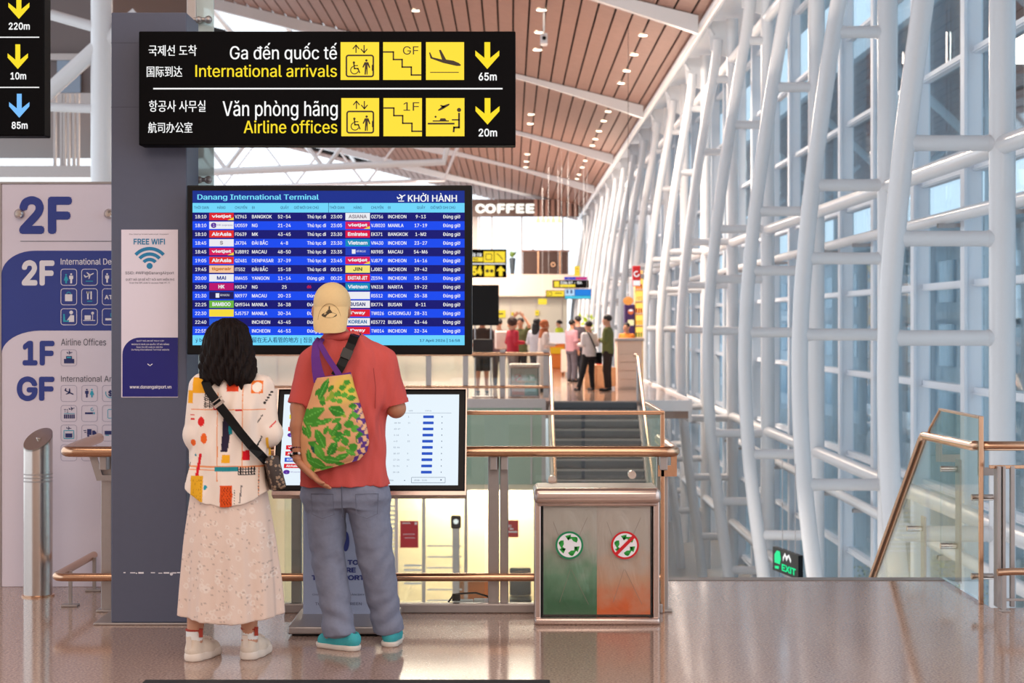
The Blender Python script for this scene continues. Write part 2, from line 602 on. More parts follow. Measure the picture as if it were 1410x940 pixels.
class Vol:
    """signed-distance volume sampled on a grid; meshed as one continuous surface"""
    def __init__(s, lo, hi, h):
        s.h = h; s.lo = np.array(lo, float)
        n = [int(math.ceil((hi[i] - lo[i]) / h)) + 1 for i in range(3)]
        s.ax = [s.lo[i] + h * np.arange(n[i]) for i in range(3)]
        s.f = np.full(n, 0.12, np.float32)
    def blk(s, lo, hi):
        sl = []
        for i in range(3):
            a = max(0, int((lo[i] - s.lo[i]) / s.h)); b = min(s.f.shape[i], int((hi[i] - s.lo[i]) / s.h) + 2)
            if b <= a: return None, None
            sl.append(slice(a, b))
        P = (s.ax[0][sl[0]][:, None, None], s.ax[1][sl[1]][None, :, None], s.ax[2][sl[2]][None, None, :])
        return tuple(sl), P
    def put(s, sl, d, k, op):
        if op == 'add': s.f[sl] = smin(s.f[sl], d.astype(np.float32), k)
        else: s.f[sl] = -smin(-s.f[sl], d.astype(np.float32), k)
    def cone(s, a, b, ra, rb, k=0.01, op='add', hem=None, start=None):
        a = np.array(a, float); b = np.array(b, float)
        m = max(ra, rb) + max(k, 0.012)
        sl, P = s.blk(np.minimum(a, b) - m, np.maximum(a, b) + m)
        if sl is None: return s
        ab = b - a; L2 = float(ab @ ab) or 1e-9
        q = [P[i] - a[i] for i in range(3)]
        t = np.clip((q[0] * ab[0] + q[1] * ab[1] + q[2] * ab[2]) / L2, 0, 1)
        d = np.sqrt((q[0] - t * ab[0]) ** 2 + (q[1] - t * ab[1]) ** 2 + (q[2] - t * ab[2]) ** 2) - (ra + (rb - ra) * t)
        if hem is not None:
            n = ab / math.sqrt(L2)
            c = b - n * hem
            d = np.maximum(d, (P[0] - c[0]) * n[0] + (P[1] - c[1]) * n[1] + (P[2] - c[2]) * n[2])
        s.put(sl, d, k, op)
        return s
    def chain(s, pts, rs, k=0.01, op='add'):
        for i in range(len(pts) - 1):
            s.cone(pts[i], pts[i + 1], rs[i], rs[i + 1], k, op)
        return s
    def ell(s, c, r, k=0.02, op='add', rot=None):
        m = max(r) + max(k, 0.012)
        c = np.array(c, float)
        sl, P = s.blk(c - m, c + m)
        if sl is None: return s
        q = [P[i] - c[i] for i in range(3)]
        if rot is not None:
            R = np.array(Euler(rot).to_matrix()).T
            q = [R[i][0] * q[0] + R[i][1] * q[1] + R[i][2] * q[2] for i in range(3)]
        k0 = np.sqrt((q[0] / r[0]) ** 2 + (q[1] / r[1]) ** 2 + (q[2] / r[2]) ** 2)
        k1 = np.sqrt((q[0] / r[0] ** 2) ** 2 + (q[1] / r[1] ** 2) ** 2 + (q[2] / r[2] ** 2) ** 2) + 1e-9
        s.put(sl, k0 * (k0 - 1) / k1, k, op)
        return s
    def loft(s, rows, k=0.02, op='add', n=2.3, folds=None, bottom=None, top=None):
        """rows: (z, cx, cy, rx, ry) from bottom to top; folds(theta, z) adds to the radius"""
        R = np.array(rows, float)
        m = 0.06
        lo = [(R[:, 1] - R[:, 3]).min() - m, (R[:, 2] - R[:, 4]).min() - m, R[0, 0] - m]
        hi = [(R[:, 1] + R[:, 3]).max() + m, (R[:, 2] + R[:, 4]).max() + m, R[-1, 0] + m]
        sl, P = s.blk(lo, hi)
        z = P[2].ravel()
        zz = np.linspace(R[0, 0], R[-1, 0], 160)
        ker = np.ones(13) / 13
        def val(c):
            v = np.interp(zz, R[:, 0], R[:, c])
            v = np.convolve(np.pad(v, 6, mode='edge'), ker, 'valid')
            return np.interp(z, zz, v)[None, None, :]
        cx, cy, rx, ry = val(1), val(2), val(3), val(4)
        x = P[0] - cx; y = P[1] - cy
        if folds is not None:
            g = folds(np.arctan2(y, x), P[2] + 0 * x)
        else:
            g = 0
        e = (np.abs(x / rx) ** n + np.abs(y / ry) ** n) ** (1 / n)
        d = (e - 1) * np.minimum(rx, ry) - g
        b = bottom(P[0], P[1]) if bottom else R[0, 0]
        d = np.maximum(d, b - P[2])
        d = np.maximum(d, P[2] - R[-1, 0])
        s.put(sl, d, k, op)
        return s
    def ripple(s, fn):
        P = (s.ax[0][:, None, None], s.ax[1][None, :, None], s.ax[2][None, None, :])
        s.f += fn(*P).astype(np.float32)
        return s
    def cut(s, fn):
        """keep only where fn < 0"""
        P = (s.ax[0][:, None, None], s.ax[1][None, :, None], s.ax[2][None, None, :])
        s.f = np.maximum(s.f, np.broadcast_to(fn(*P), s.f.shape)).astype(np.float32)
        return s
    def mesh(s):
        f = s.f.copy()
        for a in range(3):
            i0 = [slice(None)] * 3; i0[a] = 0; f[tuple(i0)] = 0.1
            i0[a] = -1; f[tuple(i0)] = 0.1
        g = f < 0
        nx, ny, nz = f.shape
        cnt = np.zeros((nx - 1, ny - 1, nz - 1), np.int8)
        C = [(i, j, k) for i in (0, 1) for j in (0, 1) for k in (0, 1)]
        def corner(A, c): return A[c[0]:nx - 1 + c[0], c[1]:ny - 1 + c[1], c[2]:nz - 1 + c[2]]
        for c in C: cnt += corner(g, c)
        act = np.argwhere((cnt > 0) & (cnt < 8))
        idx = np.full(cnt.shape, -1, np.int32)
        idx[act[:, 0], act[:, 1], act[:, 2]] = np.arange(len(act))
        acc = np.zeros((len(act), 3)); num = np.zeros(len(act))
        fv = {c: f[act[:, 0] + c[0], act[:, 1] + c[1], act[:, 2] + c[2]] for c in C}
        for a in range(3):
            for c in C:
                if c[a]: continue
                d = list(c); d[a] = 1; d = tuple(d)
                fa, fb = fv[c], fv[d]
                w = (fa < 0) != (fb < 0)
                t = np.where(w, fa / np.where(w, fa - fb, 1), 0)
                p = np.array(c, float)[None, :].repeat(len(act), 0)
                p[:, a] += t
                acc[w] += p[w]; num[w] += 1
        V = s.lo + (act + acc / num[:, None]) * s.h
        faces = []
        for a in range(3):
            b, c = (a + 1) % 3, (a + 2) % 3
            s0 = [slice(None)] * 3; s1 = [slice(None)] * 3
            s0[a] = slice(0, -1); s1[a] = slice(1, None)
            A, B = g[tuple(s0)], g[tuple(s1)]
            e = np.argwhere(A != B)
            ok = (e[:, b] > 0) & (e[:, c] > 0) & (e[:, b] < f.shape[b] - 1) & (e[:, c] < f.shape[c] - 1)
            e = e[ok]
            q = []
            for db, dc in ((-1, -1), (0, -1), (0, 0), (-1, 0)):
                h = e.copy(); h[:, b] += db; h[:, c] += dc
                q.append(idx[h[:, 0], h[:, 1], h[:, 2]])
            q = np.stack(q, 1)
            flip = ~A[e[:, 0], e[:, 1], e[:, 2]]
            q[flip] = q[flip][:, ::-1]
            faces.append(q)
        Fc = np.concatenate(faces)
        Fc = Fc[(Fc >= 0).all(1)]
        return V, Fc
    def build(s, name, m, parent, colors=None):
        V, Fc = s.mesh()
        me = bpy.data.meshes.new(name)
        me.vertices.add(len(V)); me.vertices.foreach_set('co', V.ravel())
        me.loops.add(Fc.size); me.loops.foreach_set('vertex_index', Fc.ravel())
        me.polygons.add(len(Fc)); me.polygons.foreach_set('loop_start', np.arange(0, Fc.size, 4))
        me.polygons.foreach_set('use_smooth', np.ones(len(Fc), bool))
        me.update(calc_edges=True)
        me.validate()
        me.materials.append(m)
        if colors is not None:
            put_colors(me, colors(V[:, 0], V[:, 1], V[:, 2]))
        return link_mesh(name, me, parent, local=True)

def put_colors(me, rgb):
    at = me.color_attributes.new('Col', 'FLOAT_COLOR', 'POINT')
    c = np.ones((len(rgb), 4), np.float32)
    v = np.asarray(rgb, float) / 255.0
    c[:, :3] = np.where(v <= 0.04045, v / 12.92, ((v + 0.055) / 1.055) ** 2.4)
    at.data.foreach_set('color', c.ravel())

def wav(x, y, z, seed=0, fx=1, fy=1, fz=1):
    """smooth pseudo-random field in about -1..1"""
    r = np.random.RandomState(seed)
    o = 0
    for i in range(6):
        a = r.uniform(-1, 1, 3) * 2 + r.choice([-1, 1], 3) * 0.6
        o = o + np.sin(a[0] * x * fx + a[1] * y * fy + a[2] * z * fz + r.uniform(0, 6.28))
    return o / 4.0

# ================================================================ THE SETTING
ROOF_X = 4.5
def roof_z(x): return 9.62 - 0.25 * x
TRUSS_Y0, TRUSS_D = 17.9, 5.45
def truss_y(n): return TRUSS_Y0 + TRUSS_D * n
LAND_Y = 34.8          # edge of the landing across the atrium
LOW = -4.8             # floor of the hall below

m = MB()               # upper floor around the camera, with the notch over the stairs
m.box(-14, 6.0, -8, 9.5, -0.35, 0)
m.box(-14, -1.98, 9.5, 13, -0.35, 0)
m.box(0.86, 2.62, 9.5, 10.5, -0.35, 0)
struct(m, 'floor', M['granite'])
m = MB()
m.rbox(0.86, 2.62, 10.5, 10.62, -0.06, 0.004, 0.004)
for i in range(1, 17):                      # flight going down beyond the edge
    m.box(0.9, 2.55, 10.62 + .3 * (i - 1), 10.62 + .3 * i + .02, -.17 * i - .17, -.17 * i)
struct(m, 'stairs_going_down', M['nosing'])
m = MB()
m.box(-14, 3.55, LAND_Y, 112, -0.35, 0)
struct(m, 'floor_far_landing', M['granite'])
m = MB()
m.box(-20, 30, 11, 130, LOW - .3, LOW)
struct(m, 'floor_lower', M['lobby'])

m = MB(); m.box(-15, 8, -9.3, -9, -.3, 12)
struct(m, 'wall_back', M['cream'])
# landing front: sage glass panels with thin mullions
m = MB()
m.box(-9, 0.62, LAND_Y - .06, LAND_Y, -1.66, -.12)
m.cur = 1
m.box(-9, 0.70, LAND_Y - .14, LAND_Y, -.13, .05)
m.cur = 2
m.box(2.62, 3.62, LAND_Y - .08, LAND_Y, -.2, .02)
m.box(3.55, 3.62, LAND_Y, 110, -.42, .04)
m.cur = 1
x = -8.9
while x < .7:
    m.box(x, x + .03, LAND_Y - .08, LAND_Y, -1.66, -.12); x += 1.55
m.box(.62, .70, LAND_Y - .1, LAND_Y + .1, -1.66, -.12)
struct(m, 'wall_landing_front', [M['fascia'], M['plate'], M['whitematte']])
# room below the landing
m = MB()
m.box(-9, .7, LAND_Y, 41, -1.78, -1.66)
m.box(-9, .7, 39.9, 40.1, LOW, -1.7)
m.box(.62, .74, LAND_Y + .3, 40, LOW, -1.7)
struct(m, 'wall_lower_room', M['warmwall'])
m = MB()
for (xa, xb) in ((-5.2, -3.2), (-3.2, -2.3), (-2.3, -1.75), (-1.75, -.9), (-.4, .62)):
    m.cur = 0
    m.box(xa, xb, LAND_Y + .35, LAND_Y + .37, LOW, -1.7)
    m.cur = 1
    m.box(xb - .035, xb + .035, LAND_Y + .32, LAND_Y + .40, LOW, -1.7)
m.box(-5.2, .7, LAND_Y + .32, LAND_Y + .40, -1.80, -1.68)
o = struct(m, 'window_lower_room', [M['glass'], M['plate']])
mm = MB()
for k in range(11):
    mm.box(-2.95, -2.32, LAND_Y + .335, LAND_Y + .345, -2.15 - .09 * k, -2.12 - .09 * k)
    if k < 6: mm.box(-1.68, -.98, LAND_Y + .335, LAND_Y + .345, -2.95 - .22 * k, -2.92 - .22 * k)
for k in range(5):
    mm.box(-2.15, -1.8, LAND_Y + .335, LAND_Y + .345, -3.35 - .09 * k, -3.31 - .09 * k)
mm.build('window_stripe', M['whitematte'], o)

# stairs climbing to the landing
m = MB()
SX0, SX1 = 0.84, 2.52
for i in range(0, 28):
    y1 = LAND_Y - .30 * i
    m.cur = 0
    m.box(SX0, SX1, y1 - .30, y1, -.17 * (i + 1) - .17, -.17 * (i + 1))
    m.box(SX0, SX1, y1 - .01, y1 + .02, -.17 * (i + 1), -.17 * i - .03)
    m.cur = 1
    m.box(SX0, SX1, y1 - .02, y1 + .03, -.17 * i - .03, -.17 * i + .002)
m.cur = 2
m.prism([(LAND_Y + .1, 0), (LAND_Y + .1, -.5), (LAND_Y - 8.2, -.5 - 4.65), (LAND_Y - 8.2, -4.55)], 'x', SX1, SX1 + .09)
m.prism([(LAND_Y + .1, 0), (LAND_Y + .1, -.5), (LAND_Y - 8.2, -.5 - 4.65), (LAND_Y - 8.2, -4.55)], 'x', SX0 - .09, SX0)
struct(m, 'stairs_to_landing', [M['darkstair'], M['stairedge'], M['plate']])

# plank ceiling with lens shaped skylight openings behind every third rib
RIBS = [-2, 1, 4, 7, 10, 13, 16]
m = MB()
pw, pg = 0.355, 0.05
i = 0
x = ROOF_X
YEND = 118.0
while x > -19:
    xa, xb = x - pw, x
    xm = (xa + xb) / 2
    cuts = []
    for n in RIBS[3:]:
        yr = truss_y(n) + .15
        ln = min(1.6 * (-3.5 - xm), 9.5)
        if ln > 0: cuts.append((yr, yr + ln))
    spans = []; y = -9.0
    for a, b in cuts:
        if a > y: spans.append((y, a))
        y = max(y, b)
    spans.append((y, YEND))
    za, zb = roof_z(xa), roof_z(xb)
    for ya, yb in spans:
        m.cur = 0
        vs = [(xx, yy, zz + dz) for yy in (ya, yb) for dz in (0, .04) for xx, zz in ((xa, za), (xb, zb))]
        m.add(vs, [(0, 1, 3, 2), (4, 6, 7, 5), (0, 4, 5, 1), (2, 3, 7, 6), (0, 2, 6, 4), (1, 5, 7, 3)])
        m.cur = 1
        xc = xa - pg
        zc = roof_z(xc)
        vs = [(xx, yy, zz + dz) for yy in (ya, yb) for dz in (.09, .30) for xx, zz in ((xc, zc), (xb, zb))]
        m.add(vs, [(0, 1, 3, 2), (4, 6, 7, 5), (0, 4, 5, 1), (2, 3, 7, 6), (0, 2, 6, 4), (1, 5, 7, 3)])
    x -= pw + pg
ceiling = struct(m, 'ceiling', [M['wood'], M['gap']])
# white ribs below the planks
for n in RIBS:
    yr = truss_y(n)
    m = MB()
    xs = np.linspace(-18, 4.26, 36)
    vs = []; fs = []
    for q, xx in enumerate(xs):
        dp = .16 + .30 * max(0, (xx - .3) / 4.4) ** 1.3 + (.22 if xx < -3.3 else .10) * max(0, min(1, (-xx) / 4))
        z = roof_z(xx)
        vs += [(xx, yr - .14, z - .02), (xx, yr + .14, z - .02), (xx, yr + .12, z - dp), (xx, yr - .12, z - dp)]
    for q in range(len(xs) - 1):
        for k in range(4):
            l = (k + 1) % 4
            fs.append((4 * q + k, 4 * q + l, 4 * q + 4 + l, 4 * q + 4 + k))
    fs += [(0, 1, 2, 3), tuple(4 * (len(xs) - 1) + k for k in (3, 2, 1, 0))]
    m.add(vs, fs)
    # skylight bars rising from the rib
    for xx in (-5.2, -7.4, -10.0, -13.0) if n >= 7 else ():
        ln = min(1.6 * (-3.5 - xx), 9.5)
        m.tube([(xx, yr, roof_z(xx) + .05), (xx - .3, yr + ln + .1, roof_z(xx) + .1)], .11, 8)
    struct(m, 'ceiling_rib', M['white'], ceiling)
# white soffit between the planks and the glazing
m = MB()
m.add([(ROOF_X, -9, 8.52), (7.4, -9, 8.9), (7.4, YEND, 8.9), (ROOF_X, YEND, 8.52), (ROOF_X, -9, 8.9), (7.4, -9, 9.3), (7.4, YEND, 9.3), (ROOF_X, YEND, 8.9)],
      [(0, 1, 2, 3), (7, 6, 5, 4), (0, 4, 5, 1), (2, 6, 7, 3), (0, 3, 7, 4), (1, 5, 6, 2)])
struct(m, 'ceiling_soffit', M['white'])

# glazed curtain wall on the right
GX = 6.2
win = MB()
win.box(GX, GX + .03, 8, 116, LOW, 8.8)
win = struct(win, 'window_1', M['curtain'])
ZT = (-4.6, -2.54, -.8, .66, 2.08, 3.6, 5.15, 6.7, 8.2)
y = 8.6
while y < 116:
    m = MB()
    m.box(GX - .22, GX + .02, y - .055, y + .055, LOW, 8.8)
    m.box(GX - .24, GX - .20, y - .10, y + .10, LOW, 8.8)
    m.build('mullion', M['mullion'], win)
    y += 2.88
for z in ZT:
    m = MB()
    m.box(GX - .10, GX + .02, 8, 116, z - .05, z + .05)
    m.box(GX - .13, GX - .10, 8, 116, z - .035, z - .02)
    m.build('transom', M['mullion'], win)

# far end of the hall: mezzanine with the coffee bar above, glazed wall below
ME_Y = 104.0
m = MB()
m.box(-16, 4.2, ME_Y, ME_Y + 12, 3.17, 4.48)
struct(m, 'wall_mezzanine_front', M['cream'])
m = MB()
m.box(-16, 3.4, ME_Y + .6, ME_Y + .8, 0, 3.17)
m.cur = 1
for xx in np.arange(-14, 3.4, 1.55): m.box(xx, xx + .04, ME_Y + .55, ME_Y + .6, 0, 3.17)
struct(m, 'wall_below_mezzanine', [M['greywall'], M['plate']])
m = MB()
m.box(-16, 4.1, ME_Y, ME_Y + .35, 7.92, 8.95)
m.cur = 1
for xx in np.arange(1.4, 4.0, .34): m.box(xx, xx + .2, ME_Y - .05, ME_Y, 7.95, 8.93)
struct(m, 'wall_coffee_header', [M['brown'], M['wood']])
m = MB()
for xx in (-2.0, -1.2, .72, 3.35): m.box(xx - .05, xx + .05, ME_Y + 8, ME_Y + 8.2, 4.48, 8.6)
m.box(-16, -2.1, ME_Y + 8, ME_Y + 8.2, 4.48, 9)
struct(m, 'window_2', M['plate'])

# pale building across the forecourt, seen through the glazing
m = MB()
m.box(22, 40, 20, 190, LOW - .3, 5.5)
m.cur = 1
for yy in np.arange(22, 188, 4.0):
    for zz in (-4.0, -.6, 2.6): m.box(21.85, 22, yy, yy + 2.9, zz, zz + 2.1)
m.cur = 2
m.box(19, 41, 18, 192, 5.5, 6.2)
m.box(21.2, 22, 18, 192, 1.75, 2.1)
for yy in np.arange(20, 190, 8.0): m.tube([(20.2, yy, LOW), (20.2, yy, 5.5)], .28, 10)
struct(m, 'outside_terminal_wing', [mat('pale_facade', (222, 228, 234), .7), mat('blue_facade_glass', (146, 180, 200), .15), M['whitematte']])
m = MB()
m.box(6.4, 60, 0, 200, LOW - .5, LOW - .1)
struct(m, 'outside_pavement', mat('pale_forecourt_paving', (196, 198, 200), .8))

# canopy of the forecourt: plank soffit on white posts
m = MB()
x = 9.5
while x < 19:
    m.cur = 0; m.box(x, x + .36, 10, 120, 8.9, 8.95); x += .41
m.cur = 1; m.box(9.4, 19.2, 10, 120, 9.0, 9.3)
m.cur = 2; m.box(9.3, 9.5, 10, 120, 8.7, 9.3)
for yy in np.arange(14, 120, 11.0):
    m.tube([(13, yy, LOW), (13, yy, 8.9)], .22, 12); m.tube([(13, yy, 6.0), (10, yy, 8.8)], .12, 10); m.tube([(13, yy, 6.0), (16, yy, 8.8)], .12, 10)
struct(m, 'outside_canopy', [M['wood'], M['gap'], M['white']])

# ================================================================ LADDER TRUSSES
CH = [(LOW, 4.45), (-3.35, 4.28), (-2.5, 4.17), (-1.5, 4.02), (-.6, 3.92), (.2, 3.87), (1.0, 3.86), (1.6, 3.87), (2.4, 3.92), (3.4, 4.05), (4.3, 4.14), (4.9, 4.25), (5.8, 4.38), (6.9, 4.57), (8.0, 4.78)]
zz = np.linspace(CH[0][0], CH[-1][0], 60)
xx_ = np.interp(zz, [c[0] for c in CH], [c[1] for c in CH])
xx_ = np.convolve(np.pad(xx_, 5, mode='edge'), np.ones(11) / 11, 'valid')
def chord_x(z): return float(np.interp(z, zz, xx_))
BX = 5.05
def make_truss():
    root = thing('ladder_truss', '', 'truss', (BX, 0, LOW))
    m = MB(); m.tube([(float(a), 0, float(b)) for a, b in zip(xx_, zz)], .112, 16)
    m.build('front_chord', M['white'], root, True)
    m = MB(); m.tube([(BX, 0, LOW), (BX, 0, 8.48)], .134, 18)
    m.build('back_chord', M['white'], root, True)
    for z in (7.1, 5.45, 3.4, 2.42, 1.4, -.61, -1.95, -3.3):
        m = MB()
        a = chord_x(z)
        m.tube([(a, 0, z), (a + .14, 0, z), (a + .14, 0, z), (BX - .155, 0, z), (BX - .155, 0, z), (BX, 0, z)], [.088, .088, .082, .082, .088, .088], 14)
        m.build('rung', M['white'], root, True)
    m = MB()
    m.prism([(4.55, 7.75), (4.95, 7.6), (5.0, 8.45), (4.5, 8.42)], 'y', -.02, .02)
    m.tube([(4.62, 0, 8.1), (4.46, 0, 8.40)], .05, 8)
    m.build('gusset_plate', M['white'], root)
    return root
ORD = {-1: 'only its belly showing beside the bent stair handrail corner post', 0: 'biggest of the row, standing behind the stair guard glass', 1: 'second along the glazing, beyond the stair guard',
       2: 'third along the glazing, with the green exit sign beside its foot', 3: 'fourth along the glazing, exit sign hanging nearer than its foot', 4: 'fifth along the glazing, rising behind the end of the bin railing',
       5: 'sixth along the glazing, just past the far stairs', 6: 'seventh along the glazing, level with the landing counter', 7: 'eighth along the glazing, where the first far roof rib lands'}
truss0 = make_truss()
for n in range(-1, 18):
    t = truss0 if n == -1 else copy_tree(truss0)
    t.location = (BX, truss_y(n), LOW)
    t['group'] = 'white ladder trusses along the glazing'
    if n in ORD: t['label'] = 'white curved ladder truss, ' + ORD[n]
    else: t['label'] = 'slender white ladder truss in the dense far end of the row by the coffee bar'
# long tubes tying the trusses together
def tie(name, label, x, z, r, ya=9, yb=112, clamps=False):
    t = thing(name, label, 'steel tube', (x, ya, z), 'long tubes tying the trusses')
    m = MB(); m.tube([(x, ya, z), (x, yb, z)], r, 14)
    m.build('pipe', M['white'], t, True)
    y = 11.6
    while y < 60 and clamps:
        m = MB()
        m.box(x - r - .03, GX - .2, y - .03, y + .03, z - r - .04, z - r + .01)
        m.box(x - r - .03, x + r + .03, y - .04, y + .04, z - r - .05, z - r + .01)
        m.build('clamp', M['plate'], t)
        y += 2.88
tie('tie_tube', 'white horizontal tube joining the trusses above the rungs at eye line', BX, 3.38, .10)
tie('tie_tube', 'white horizontal tube between trusses just below walking level', BX, -.57, .10)
tie('tie_tube', 'lowest white horizontal tube between trusses near the exit sign', BX, -2.97, .10)
tie('tie_tube', 'white clamped tube carrying the glazing behind the trusses', GX - .42, 2.95, .085, clamps=True)
tie('tie_tube', 'white clamped tube carrying the glazing near floor level', GX - .42, -1.45, .085, clamps=True)
tie('eave_tube', 'white eave tube along the ceiling edge at the truss tops', 4.40, 8.33, .12)
tie('eave_tube', 'white upper tube behind the truss tops under the soffit', BX, 7.55, .11)

# white V-braced roof trusses under the skylights
def v_truss(Y, z, label, xa, xb, h, r):
    t = thing('roof_truss', label, 'truss', (xa, Y, z), 'white roof trusses under the skylights')
    m = MB(); m.tube([(xa, Y, z - .25), ((xa + xb) / 2, Y, z), (xb, Y, z + .25), (xb + .7, Y, roof_z(xb + .7) - .05)], r, 12)
    m.build('bottom_chord', M['white'], t, True)
    x = xa + .8
    while x < xb - 1:
        for s in (-1, 1):
            m = MB(); m.tube([(x, Y, z), (x + s * h * .75, Y, z + h)], r * .6, 10)
            m.build('brace', M['white'], t, True)
        x += 3.4
    m = MB(); m.tube([(xa, Y, z + h), (xb, Y, z + h)], r * .8, 12)
    m.build('top_chord', M['white'], t, True)
v_truss(60, 6.85, 'thick white V-braced roof truss showing between the direction sign and flight board', -14, -2.3, 3.2, .13)
v_truss(84, 8.2, 'thinner far V-braced roof truss just above the top of the flight board', -18, -3.2, 2.2, .09)

# ceiling downlights in two rows
def downlight(x, Y, label):
    z = roof_z(x) - .01
    t = thing('downlight', label, 'ceiling light', (x, Y, z), 'downlights in the plank ceiling')
    m = MB(); m.tube([(x + .14 * math.cos(q * PI / 10), Y + .14 * math.sin(q * PI / 10), z) for q in range(20)], .016, 6, closed=True)
    m.build('trim_ring', M['white'], t, True)
    m = MB(); m.lathe([(.128, -.008), (.128, .02)], (x, Y, z), 20)
    m.build('lens', M['lampon'], t)
for py in (48, 74.5, 97, 114, 153, 166, 180, 191, 200, 221, 230, 240, 246, 276, 281):
    x = 3.35; Y = (roof_z(x) - EYE) * F / (VY - py)
    if Y < 102: downlight(x, Y, 'round downlight in the ceiling row closer to the glazing')
for py in (13, 44, 68, 157, 170, 212, 222, 230):
    x = .78; Y = (roof_z(x) - EYE) * F / (VY - py)
    if Y < 102: downlight(x, Y, 'round downlight in the mid ceiling row beside the direction sign')
downlight(-2.62, (roof_z(-2.62) - EYE) * F / (VY - 14), 'single round downlight above the direction sign near the skylight')
# small ceiling camera
p = W(749, 50, 44)
t = thing('ceiling_camera', 'small white security camera hanging from the plank ceiling', 'camera', (p.x, 44, p.z))
m = MB(); m.tube([(p.x, 44, p.z + .05), (p.x, 44, roof_z(p.x))], .025, 8); m.build('stem', M['white'], t)
m = MB(); m.rbox(p.x - .09, p.x + .09, 43.8, 44.2, p.z - .22, p.z + .06, .03); m.build('housing', M['white'], t)
m = MB(); m.lathe([(.05, 0), (.05, .05)], (p.x, 43.75, p.z - .08), 12, 'y'); m.build('lens', M['black'], t)

# struts and glazed bay at the far left
t = thing('side_bay_frame', 'white steel post and slanted struts of the side bay between hanging sign and slate column', 'steel frame', (W(140, 0, 26).x, 26, LOW))
def strut(a, b, r, nm='strut'):
    m = MB(); m.tube([a, b], r, 14); m.build(nm, M['white'], t, True)
px26 = W(140, 0, 26).x
strut((px26, 26, LOW), (px26, 26, 10.4), .16, 'post')
strut(W(140, 60, 26), W(52, 140, 26), .12)
strut(W(140, 62, 26), W(190, 20, 26), .12)
strut(W(140, 150, 26), W(40, 146, 26), .07)
strut(W(140, 40, 26), W(70, 20, 26), .08)
m = MB()
a = W(30, 236, 36); b = W(165, 232, 36)
m.box(-14, -6.8, 36, 36.3, a.z - .1, a.z + .12)
m.box(-14, -7.2, 38, 38.2, W(60, 140, 38).z - .1, W(60, 128, 38).z)
for px_ in (75, 84, 88, 94, 101, 107): m.box(W(px_, 0, 36.2).x, W(px_, 0, 36.2).x + .05, 36.1, 36.2, W(0, 230, 36).z, W(0, 128, 36).z)
struct(m, 'trim_side_bay', M['plate'])
m = MB(); q = W(60, 150, 40); q2 = W(154, 150, 40)
m.box(-16, q2.x, 40, 52, q.z, 11.6)
m.cur = 1; m.box(W(80, 0, 40).x, W(112, 0, 40).x, 39.9, 40, W(0, 128, 40).z, W(0, 82, 40).z)
m.cur = 2; m.box(-16, q2.x, 39.85, 40, W(0, 84, 40).z, W(0, 75, 40).z)
struct(m, 'wall_side_bay_upper', [mat('dim_taupe_cladding', (112, 102, 102), .6), mat('blue_grey_window', (136, 154, 176), .2), M['plate']])

# ================================================================ SIGNS AND BOARDS
# slate column that carries the direction sign
TY = 8.96
a = W(153, 17, TY); b = W(257, 862, TY)
t = thing('display_column', 'tall slate blue free-standing column behind the wifi poster', 'column', ((a.x + b.x) / 2, TY + .2, 0))
m = MB(); m.rbox(a.x, b.x, TY, TY + .34, .012, a.z, .006); m.build('shaft', M['slate'], t)
m = MB(); m.rbox(a.x - .09, b.x + .02, TY - .01, TY + .42, 0.0, .012, .004); m.build('base_plate', M['plate'], t)
m = MB()
for z in (2.99, 2.66): m.box(a.x - .001, b.x + .001, TY - .0008, TY + .01, z, z + .002)
m.build('panel_joint', mat('slate_joint', (66, 68, 84), .6), t)
f = Flat(TY - .0012)
rg = random.Random(4)
x = 170
while x < 247:
    w = rg.uniform(1, 9)
    if rg.random() < .72: f.rect(x, 787.6 + rg.uniform(-.8, .8), min(x + w, 248), 788.6 + rg.uniform(0, 1.4))
    x += w + rg.uniform(.3, 2)
f.circ(236, 790, 2.2, 8)
f.build('tape_residue', M['paperw'], t)

def sign_stairs(f, x0, y0, x1, y1, label):
    w, h = x1 - x0, y1 - y0
    g = lambda u, v: (x0 + u * w, y0 + v * h)
    f.line([g(.02, .26), g(.27, .26), g(.27, .46), g(.5, .46), g(.5, .66), g(.74, .66), g(.74, .87), g(.98, .87)], 2.0)
    for u, v in ((.27, .26), (.27, .46), (.5, .46), (.5, .66), (.74, .66), (.74, .87)):
        f.rect(*(g(u, v)[0] - 1, g(u, v)[1] - 1), *(g(u, v)[0] + 1, g(u, v)[1] + 1))
    f.text(label, *g(.52, .11), *g(.93, .33))
def sign_lift(f, x0, y0, x1, y1):
    w, h = x1 - x0, y1 - y0
    g = lambda u, v: (x0 + u * w, y0 + v * h)
    f.frame(*g(.13, .33), *g(.87, .93), 4, 2.2)
    for u, s in ((.40, 1), (.61, -1)):
        f.line([g(u, .09), g(u, .27)], 1.5)
        tip = .08 if s > 0 else .28
        f.line([g(u - .075, tip + s * .09), g(u, tip), g(u + .075, tip + s * .09)], 1.5)
    c = g(.345, .54); f.circ(*c, 1.7, 10)
    f.line([g(.345, .57), g(.36, .70), g(.45, .70), g(.49, .80)], 1.8)
    f.line([g(.35, .62), g(.44, .62)], 1.3)
    f.arc(*g(.36, .74), 4.6, 5.9, 20, 255, 16)
    f.circ(*g(.67, .485), 1.7, 10)
    f.poly([g(.62, .53), g(.72, .53), g(.77, .67), g(.745, .69), g(.70, .60), g(.70, .86), g(.675, .86), g(.67, .70), g(.655, .86), g(.62, .86), g(.635, .60), g(.59, .68), g(.565, .66)])
    f.rect(*g(.81, .6), *g(.84, .76))
